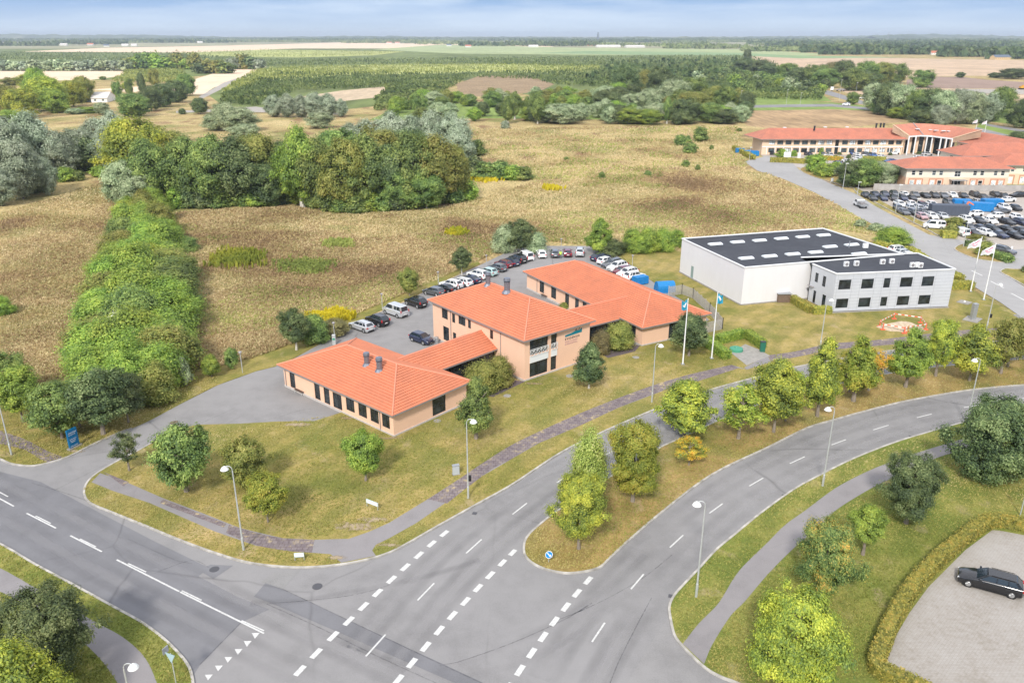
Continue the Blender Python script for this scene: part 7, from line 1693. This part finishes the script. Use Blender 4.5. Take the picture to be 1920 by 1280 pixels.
for x, y, t, lb in ((1829, 246, 224, 'left white flagpole behind the office roof'), (1846, 250, 226, 'right white flagpole behind the office roof')): flagpole(x, y, t, lb, m_fw, 'fly', -1)
# totem
m_blue = M('blue_sign_face', (.0, .13, .30), .35); m_txt = M('white_lettering', (.8, .82, .84), .5)
p0, p1 = P(131, 843), P(149, 834); d = (p1 - p0).normalized(); n_ = Vector((d.y, -d.x, 0)); ctr = (p0 + p1) / 2; hS = HT(131, 843, 811) + .1
o = thing('totem_sign', ctr + Vector((0, 0, .02)), 'blue clinic totem sign with white lettering beside the driveway entrance', 'sign', rz=math.atan2(d.y, d.x))
wS = (p1 - p0).length
m = MB(); m.box((0, 0, hS / 2 + .12), (wS, .22, hS - .1)); m.build('panel', m_blue, o, bevel=.02); m = MB(); m.box((0, 0, .06), (wS + .4, .5, .14)); m.build('foot', m_concrete, o)
X, O_, Z0 = Vector((1, 0, 0)), Vector((0, -1, 0)), Vector()
def stext(t, s, x, zz, mat=m_txt, par=o, y=-.125): return wtext(t, s, (x, y, zz), X, O_, mat, par, (0, 0, 0), spacing=1.05, ext=.004)
stext('EVIDENSIA', .2, -wS * .42, hS * .82); stext('KARLSLUNDE', .13, -wS * .42, hS * .73); stext('DYREHOSPITAL', .11, -wS * .36, hS * .5); stext('KARLSLUNDE', .11, -wS * .36, hS * .42); stext('EVIDENSIA', .11, -wS * .30, hS * .34); stext('DYREHOSPITAL', .13, -wS * .42, hS * .12)
# street name signs
def name_sign(pa, pb, ty, label):
    a, b = P(*pa), P(*pb); d = b - a; w = d.length; h = HT(pa[0], pa[1], ty); o = thing('street_name_sign', (a + b) / 2 + Vector((0, 0, .09)), label, 'sign', rz=math.atan2(d.y, d.x))
    for s in (-1, 1): m = MB(); m.tube([(s * w * .48, 0, 0), (s * w * .48, 0, h)], .035, 8); m.build('post', m_pole, o)
    m = MB(); m.box((0, 0, h - .22), (w * 1.05, .05, .42)); pl_ = m.build('plate', M('pale_blue_plate', (.55, .7, .75), .4) if 'pale_blue_plate' not in bpy.data.materials else bpy.data.materials['pale_blue_plate'], o, bevel=.01)
    m = MB(); m.box((0, -.03, h - .22), (w * .95, .012, .3)); m.build('plate_face', m_txt, pl_)
name_sign((688, 950), (709, 958), 936, 'low pale street name sign on the clinic lawn by the corner')
name_sign((553, 1052), (571, 1051), 1038, 'small pale blue name sign on the verge at the corner kerb')
# cabinet
o = thing('utility_cabinet', P(855, 890) + Vector((0, 0, .09)), 'small grey utility cabinet on the lawn beside the mossy pavement', 'cabinet', rz=.35)
m = MB(); m.box((0, 0, .55), (.7, .35, 1.0)); m.build('body', M('cabinet_grey', (.42, .45, .47), .5), o, bevel=.02); m = MB(); m.box((0, 0, 1.08), (.76, .42, .06)); m.build('lid', m_metal, o); m = MB(); m.box((0, 0, .03), (.8, .45, .08)); m.build('foot', m_concrete, o)
# keep-right sign
o = thing('traffic_sign', P(1029, 1055) + Vector((0, 0, .09)), 'round blue arrow sign at the tip of the median', 'sign', rz=.15)
m = MB(); m.tube([(0, .03, 0), (0, .03, .75)], .035, 8); m.build('post', m_pole, o)
tilt = Vector((0, -1, .25)).normalized(); c0 = Vector((0, 0, .78))
m = MB(); m.tube([c0, c0 + tilt * .03], .33, 28); pr_ = m.build('plate', m_txt, o)
m = MB(); m.tube([c0 + tilt * .031, c0 + tilt * .036], .29, 28); m.build('blue_face', M('traffic_blue', (.0, .22, .55), .4), pr_)
ux = Vector((1, 0, 0)); uy = tilt.cross(ux); Q = lambda x, y: c0 + tilt * .042 + ux * x + uy * y
m = MB(); m.face([Q(-.17, .15), Q(-.11, .2), Q(.12, -.08), Q(.05, -.13)]); m.face([Q(-.04, -.15), Q(.19, -.2), Q(.17, .04)]); m.build('arrow', m_txt, pr_)
# give-way sign seen from behind, with a second small plate
o = thing('traffic_sign', P(332, 1290) + Vector((0, 0, .09)), 'back of a triangular give way sign at the lower left kerb', 'sign', rz=-.4)
hh = HT(332, 1290, 1226); m = MB(); m.tube([(0, 0, 0), (0, 0, hh)], .035, 8); m.build('post', m_pole, o)
m = MB(); t3 = [Vector((-.45, -.04, hh)), Vector((.45, -.04, hh)), Vector((0, -.04, hh - .8))]
m.face(t3[::-1]); m.face([q - Vector((0, .02, 0)) for q in t3]); m.build('plate', M('sign_back', (.38, .52, .57), .5), o)
m = MB(); m.box((-.55, .1, hh + .0), (.06, .5, .5)); m.build('side_plate', m_metal, o)
# bench
def bench(px, py, rz, label):
    o = thing('bench', P(px, py), label, 'bench', rz=rz); w_ = M('dark_bench_wood', (.09, .06, .045), .7) if 'dark_bench_wood' not in bpy.data.materials else bpy.data.materials['dark_bench_wood']
    m = MB()
    for k in range(3): m.box((0, -.2 + k * .16, .46), (1.7, .13, .04))
    m.build('seat', w_, o); m = MB()
    for k in range(2): m.box((0, .3, .66 + k * .18), (1.7, .04, .14))
    m.build('backrest', w_, o)
    for s in (-.7, .7): m = MB(); m.bar((s, -.25, 0), (s, -.2, .45), .05, .05); m.bar((s, .28, 0), (s, .3, .9), .05, .05); m.bar((s, -.25, .44), (s, .3, .44), .05, .05); m.build('leg', m_pole, o)
bench(562, 738, R(138.8 - 180), 'dark wooden bench against the long wall of the low clinic wing'); bench(1020, 558, R(119.6 - 180), 'dark bench by the wall of the right clinic wing')
# person
def person(px, py, h, label, ang=0):
    o = thing('person', P(px, py), label, 'person', rz=ang)
    V = [(0, 0, .92), (0, 0, 1.12), (0, 0, 1.36), (0, 0, 1.48), (0, 0, 1.58), (0, .01, 1.68), (.19, 0, 1.38), (.25, .02, 1.12), (.26, -.08, .88), (-.19, 0, 1.38), (-.25, .02, 1.12), (-.25, -.06, .88), (.1, 0, .86), (.11, 0, .47), (.11, .02, .07), (.11, -.12, .03), (-.1, 0, .86), (-.12, -.03, .47), (-.12, .05, .07), (-.12, -.09, .03)]
    E_ = [(0, 1), (1, 2), (2, 3), (3, 4), (4, 5), (2, 6), (6, 7), (7, 8), (2, 9), (9, 10), (10, 11), (0, 12), (12, 13), (13, 14), (14, 15), (0, 16), (16, 17), (17, 18), (18, 19)]
    rr = [.15, .14, .17, .06, .095, .085, .07, .05, .035, .07, .05, .035, .1, .07, .045, .04, .1, .07, .045, .04]
    me = bpy.data.meshes.new('body'); me.from_pydata(V, E_, []); b = bpy.data.objects.new('body', me); C.objects.link(b); b.parent = o
    sk_ = b.modifiers.new('s', 'SKIN'); b.modifiers.new('u', 'SUBSURF').levels = 1; b.modifiers['u'].render_levels = 1
    for i, r_ in enumerate(rr): me.skin_vertices[0].data[i].radius = (r_, r_ * .8)
    me.skin_vertices[0].data[0].use_root = True
    me.materials.append(M('dark_work_clothes', (.05, .055, .07), .8)); 
    v = MB(); v.tube([(0, 0, .9), (0, 0, 1.15), (0, 0, 1.38), (0, 0, 1.47)], [.2, .21, .23, .12], 14); v.build('hi_vis_vest', M('hi_vis_yellow', (.55, .75, .12), .7), o)
    hr = MB(); hr.tube([(0, .02, 1.62), (0, .02, 1.70), (0, .02, 1.76)], [.115, .11, .05], 12); hr.build('hair', M('hair', (.2, .13, .08), .8), o)
    for s in (.19, -.19): a = MB(); a.tube([(s, 0, 1.42), (s * 1.3, .02, 1.13)], [.085, .075], 10); a.build('sleeve', bpy.data.materials['hi_vis_yellow'], o)
person(1051, 485, 1.75, 'person in a yellow hi-vis vest standing between the cars at the top of the yard')
# blue bins / containers
m_bb = M('blue_container', (.01, .19, .48), .5, var=.1)
def skip(px, py, L, Wd, h, rz, label, mat=None, name='container', cat='container', arch=False):
    o = thing(name, P(px, py), label, cat, rz=rz); m = MB(); mt = mat or m_bb
    if arch:
        n = 8
        pr = [(Wd / 2 * math.cos(math.pi * k / n) * 1.0, h * .45 + h * .55 * math.sin(math.pi * k / n)) for k in range(n + 1)]; pr = [(Wd / 2, 0)] + pr + [(-Wd / 2, 0)]
        for (y0, z0_), (y1, z1_) in zip(pr[:-1], pr[1:]): m.face([(-L / 2, y0, z0_), (L / 2, y0, z0_), (L / 2, y1, z1_), (-L / 2, y1, z1_)])
        m.face([(L / 2, y, z_) for y, z_ in pr]); m.face([(-L / 2, y, z_) for y, z_ in pr[::-1]])
    else:
        m.slab([(-L / 2, -Wd / 2), (L / 2, -Wd / 2), (L / 2, Wd / 2), (-L / 2, Wd / 2)], .1, h)
    m.build('body', mt, o)
    r_ = MB(); n = max(3, int(L / .8))
    for k in range(n + 1):
        x = -L / 2 + L * k / n
        for s in (-1, 1): r_.box((x, s * (Wd / 2 + .03), h * (.25 if arch else .5)), (.08, .06, h * (.4 if arch else .8)))
    r_.build('rib', mt, o); t = MB(); t.box((0, 0, .06), (L * .98, Wd * .98, .1)); t.build('skid', m_trim, o)
skip(1246, 546, 3.2, 2.2, 1.9, R(10), 'blue arched waste container behind the slatted fence', arch=True)
skip(1200, 532, 2.6, 1.5, 1.5, R(30), 'blue bin beside the last white car of the right row'); 
o = thing('waste_bin', P(1190, 530), 'dark grey waste bin beside the blue bin', 'bin'); m = MB(); m.slab([(-.35, -.3), (.35, -.3), (.4, .35), (-.4, .35)], .05, 1.2); m.build('body', m_gutter, o); m = MB(); m.box((0, 0, 1.24), (.85, .75, .08)); m.build('lid', m_trim, o)
skip(1777, 403, 9, 2.6, 2.7, R(-8), 'dark grey shipping container among the dealer cars', M('dark_grey_container', (.075, .09, .12), .6), 'container')
skip(1832, 395, 7, 2.4, 2.2, R(-18), 'large blue container in the dealer lot'); skip(1858, 387, 5, 2.3, 2.0, R(0), 'right blue container behind the large one'); skip(1802, 386, 4.2, 2.2, 1.8, R(-10), 'left blue container behind the grey shipping container')
o = thing('loader_crane', P(1812, 400), 'small orange loader crane beside the grey container', 'machine'); m = MB(); m.bar((-1, 0, .5), (0, 0, 3), .3, .4); m.bar((0, 0, 3), (1.4, 0, 2.2), .25, .3); m.build('arm', M('orange_machine', (.7, .2, .08), .5), o); m = MB(); m.box((-.8, 0, .5), (1.6, 1.2, .9)); m.build('body', bpy.data.materials['orange_machine'], o)
for x, y, a_, lb in ((1387, 287, 0, 'dark blue skip left of the office building'), (1403, 291, .5, 'blue bottle bank left of the office wing'), (1414, 292, 0, 'blue bin at the left corner of the office wing')): skip(x, y, 3, 2, 1.8, a_, lb)
# slatted fence by the right wing
def slat_fence(px, h, label, name='slatted_fence', sp=.16, mat=None, post=2.0):
    pts = [P(x, y) for x, y in px]; o = thing(name, pts[0], label, 'fence'); s_ = MB(); q_ = pts[0]
    for a, b in zip(pts[:-1], pts[1:]):
        z_ = .15
        while z_ < h: s_.bar(a + Vector((0, 0, z_)), b + Vector((0, 0, z_)), .03, sp * .62); z_ += sp
    s_.build('slats', mat or m_wood, o, q_)
    for a, b in zip(pts[:-1], pts[1:]):
        n = max(1, int((b - a).length / post))
        for k in range(n + 1):
            c = lerp(a, b, k / n); m = MB(); m.box(c + Vector((0, 0, h / 2 + .06)), (.1, .1, h + .12)); m.build('post', mat or m_wood, o, q_)
slat_fence([(1253, 556), (1278, 552), (1299, 560), (1330, 589), (1354, 618), (1319, 626)], 1.9, 'grey timber slatted fence round the back of the right clinic wing', mat=M('fence_timber', (.38, .36, .33), .85, var=.2, vscale=5))
p_ = [P(1637, 356), P(1700, 357.5), P(1800, 358.5), P(1960, 359)]
o = thing('board_fence', p_[0], 'long grey board fence along the back of the dealer lot', 'fence'); m = MB()
for a, b in zip(p_[:-1], p_[1:]):
    m.bar(a + Vector((0, 0, .95)), b + Vector((0, 0, .95)), .08, 1.8)
m.build('boards', M('grey_boards', (.36, .34, .32), .85, var=.15, vscale=.6), o, p_[0])
m = MB(); a, b = p_[0], p_[-1]
for k in range(40): m = MB(); q = lerp(a, b, k / 39); q = Vector((q.x, lerp(p_[1], p_[2], .5).y if 0 else q.y, 0)); m.box(q + Vector((0, -.1, 1)), (.14, .14, 2)); m.build('post', m_wood, o, p_[0])
# bin enclosure
o = thing('tank_cover', P(1380, 658) + Vector((0, 0, .1)), 'low round green tank cover inside the clipped hedges', 'cover'); m = MB(); m.tube([(0, 0, 0), (0, 0, .35), (0, 0, .45)], [1.0, .95, .75], 24); m.build('lid', M('green_plastic', (.06, .28, .18), .5), o); m = MB(); m.tube([(0, 0, .45), (0, 0, .6)], [.3, .2], 12); m.build('cap', bpy.data.materials['green_plastic'], o)
o = thing('post_box', P(1429, 660) + Vector((0, 0, .09)), 'upright green box at the right end of the clipped hedge', 'box'); m = MB(); m.box((0, 0, .75), (.7, .5, 1.5)); m.build('body', M('dark_green_metal', (.02, .14, .09), .5), o, bevel=.03); m = MB(); m.box((0, 0, 1.54), (.76, .56, .08)); m.build('lid', m_dframe, o)
# wooden crate hut by the warehouse
o = thing('timber_store', P(1467, 566) + Vector((0, 0, .09)), 'small timber store with flat lid against the warehouse wall', 'store', rz=.05)
m = MB()
for k in range(7):
    for y in (-.65, .65): m.box((0, y, .15 + k * .2), (2.1, .05, .15))
    for x in (-1.05, 1.05): m.box((x, 0, .15 + k * .2), (.05, 1.3, .15))
m.build('boards', M('brown_timber', (.2, .14, .1), .85, var=.3, vscale=6), o); m = MB(); m.box((0, 0, 1.56), (2.4, 1.7, .1)); m.build('lid', m_metal, o)
# construction: barrier round a dirt heap
def heap(px, py, rx, ry, h, label):
    o = thing('dirt_heap', P(px, py) + Vector((0, 0, .08)), label, 'heap'); m = MB(); n, k_ = 22, 7; rr_ = random.Random(3); jit = [rr_.uniform(.85, 1.15) for _ in range(n)]
    pt = lambda i, j: Vector((math.cos(2 * math.pi * i / n) * rx * (1 - j / k_) * jit[i % n], math.sin(2 * math.pi * i / n) * ry * (1 - j / k_) * jit[i % n], h * (1 - (1 - j / k_) ** 1.4) * (1 + .06 * math.sin(i * 3 + j))))
    for j in range(k_):
        for i in range(n): m.face([pt(i, j), pt(i + 1, j), pt(i + 1, j + 1), pt(i, j + 1)] if j < k_ - 1 else [pt(i, j), pt(i + 1, j), Vector((0, 0, h))])
    m.build('heap', M('excavated_earth', (.46, .37, .27), .95, var=.2, vscale=3, bump=.6), o, smooth=True)
heap(1692, 616, 3.6, 1.9, 1.1, 'pale dirt heap on the lawn inside the red and white barrier')
m_rw = M('barrier_red', (.75, .14, .07), .5)
bp_ = [(1649, 613), (1655, 619), (1695, 626), (1702, 624), (1735, 619), (1725, 606), (1676, 599)]
o = thing('safety_barrier', P(*bp_[0]), 'red and white plank barrier on posts round the dirt heap', 'barrier'); q0_ = P(*bp_[0])
for k, (a, b) in enumerate(zip(bp_, bp_[1:] + bp_[:1])):
    A_, B_2 = P(*a), P(*b); L = (B_2 - A_).length; n = max(2, round(L / .5)); r_, w_ = MB(), MB()
    for i in range(n): (r_ if i % 2 else w_).bar(lerp(A_, B_2, i / n) + Vector((0, 0, 1)), lerp(A_, B_2, (i + 1) / n) + Vector((0, 0, 1)), .04, .15)
    pk = w_.build('plank', m_whitep, o, q0_); r_.build('red_stripes', m_rw, pk, q0_)
    m = MB(); m.box(A_ + Vector((0, 0, .6)), (.12, .12, 1.2)); m.box(A_ + Vector((0, 0, .15)), (.7, .35, .14)); m.build('post', m_rw, o, q0_)
# stone pillar and plinth
o = thing('stone_pillar', P(1823, 600) + Vector((0, 0, .09)), 'grey stone pillar on a flat plinth on the office lawn', 'monument', rz=.2); m = MB(); m.box((0, 0, 1.4), (.75, .6, 2.7)); m.build('pillar', m_metal, o, bevel=.03); m = MB(); m.box((0, 0, .05), (2.8, 2.2, .12), rz=.6); m.build('plinth', m_concrete, o)
o = thing('ground_plate', P(1808, 568) + Vector((0, 0, .09)), 'flat grey concrete plate with a small white knob on the office lawn', 'plate', rz=.7); m = MB(); m.box((0, 0, .05), (1.9, 1.9, .12)); m.build('slab', m_concrete, o); m = MB(); m.tube([(0, 0, .1), (0, 0, .35)], [.18, .1], 10); m.build('knob', m_whitep, o)
# boards
def board(px, py, w, h, leg, label, col=None):
    o = thing('notice_board', P(px, py), label, 'sign'); m = MB(); m.box((0, 0, leg + h / 2), (w, .12, h)); m.build('panel', col or m_whitep, o)
    for s in (-1, 1): m = MB(); m.box((s * w * .45, .1, (leg + h) / 2), (.12, .1, leg + h)); m.build('post', m_whitep, o)
board(1475, 302, 2.6, 1.8, 1.4, 'white notice board on two posts before the office drive'); board(1497, 303, 1.1, 3, .1, 'tall narrow white sign right of the notice board'); board(1875, 486, .8, 1.0, .1, 'small white board on the island right of the flags'); board(1560, 343, .7, 1.0, .5, 'small white board below the office trees')
board(1895, 475, .25, .9, .6, 'narrow white and dark sign beside the grey car')
# payment post on the verge behind the low wing
o = thing('ticket_post', P(627, 646), 'grey and green service post at the verge behind the low wing', 'post'); m = MB(); m.box((0, 0, .8), (.5, .4, 1.6)); m.build('body', m_pole, o, bevel=.03); m = MB(); m.box((0, -.21, .95), (.36, .03, .3)); m.build('green_panel', bpy.data.materials['green_plastic'], o)
o = thing('marker_post', P(579, 645), 'short post with white cap below the green bush', 'post'); m = MB(); m.tube([(0, 0, 0), (0, 0, .5)], .05, 6); m.build('stem', m_trim, o); m = MB(); m.tube([(0, 0, .5), (0, 0, .75)], .17, 10); m.build('cap', m_whitep, o)
o = thing('waste_bin', P(819, 643), 'grey round bin against the two storey wall', 'bin'); m = MB(); m.tube([(0, 0, 0), (0, 0, .9)], .3, 14); m.build('body', m_metal, o); m = MB(); m.tube([(0, 0, .9), (0, 0, 1)], [.33, .25], 14); m.build('lid', m_gutter, o)
# ---------------------------------------------------------------- haze over the plain
mb = MB(); mb.box((0, 7900, 42), (31000, 16600, 90)); hz = mb.build('haze', [])
m = bpy.data.materials.new('haze'); m.use_nodes = True; n = m.node_tree.nodes; n.clear()
out = n.new('ShaderNodeOutputMaterial'); v = n.new('ShaderNodeVolumePrincipled'); v.inputs['Color'].default_value = (.78, .88, 1, 1); v.inputs['Density'].default_value = .00010; v.inputs['Anisotropy'].default_value = .2
m.node_tree.links.new(v.outputs[0], out.inputs['Volume']); hz.data.materials.append(m); tag(hz, kind='stuff', label='pale blue summer haze over the plain', cat='haze')
finish_rows()
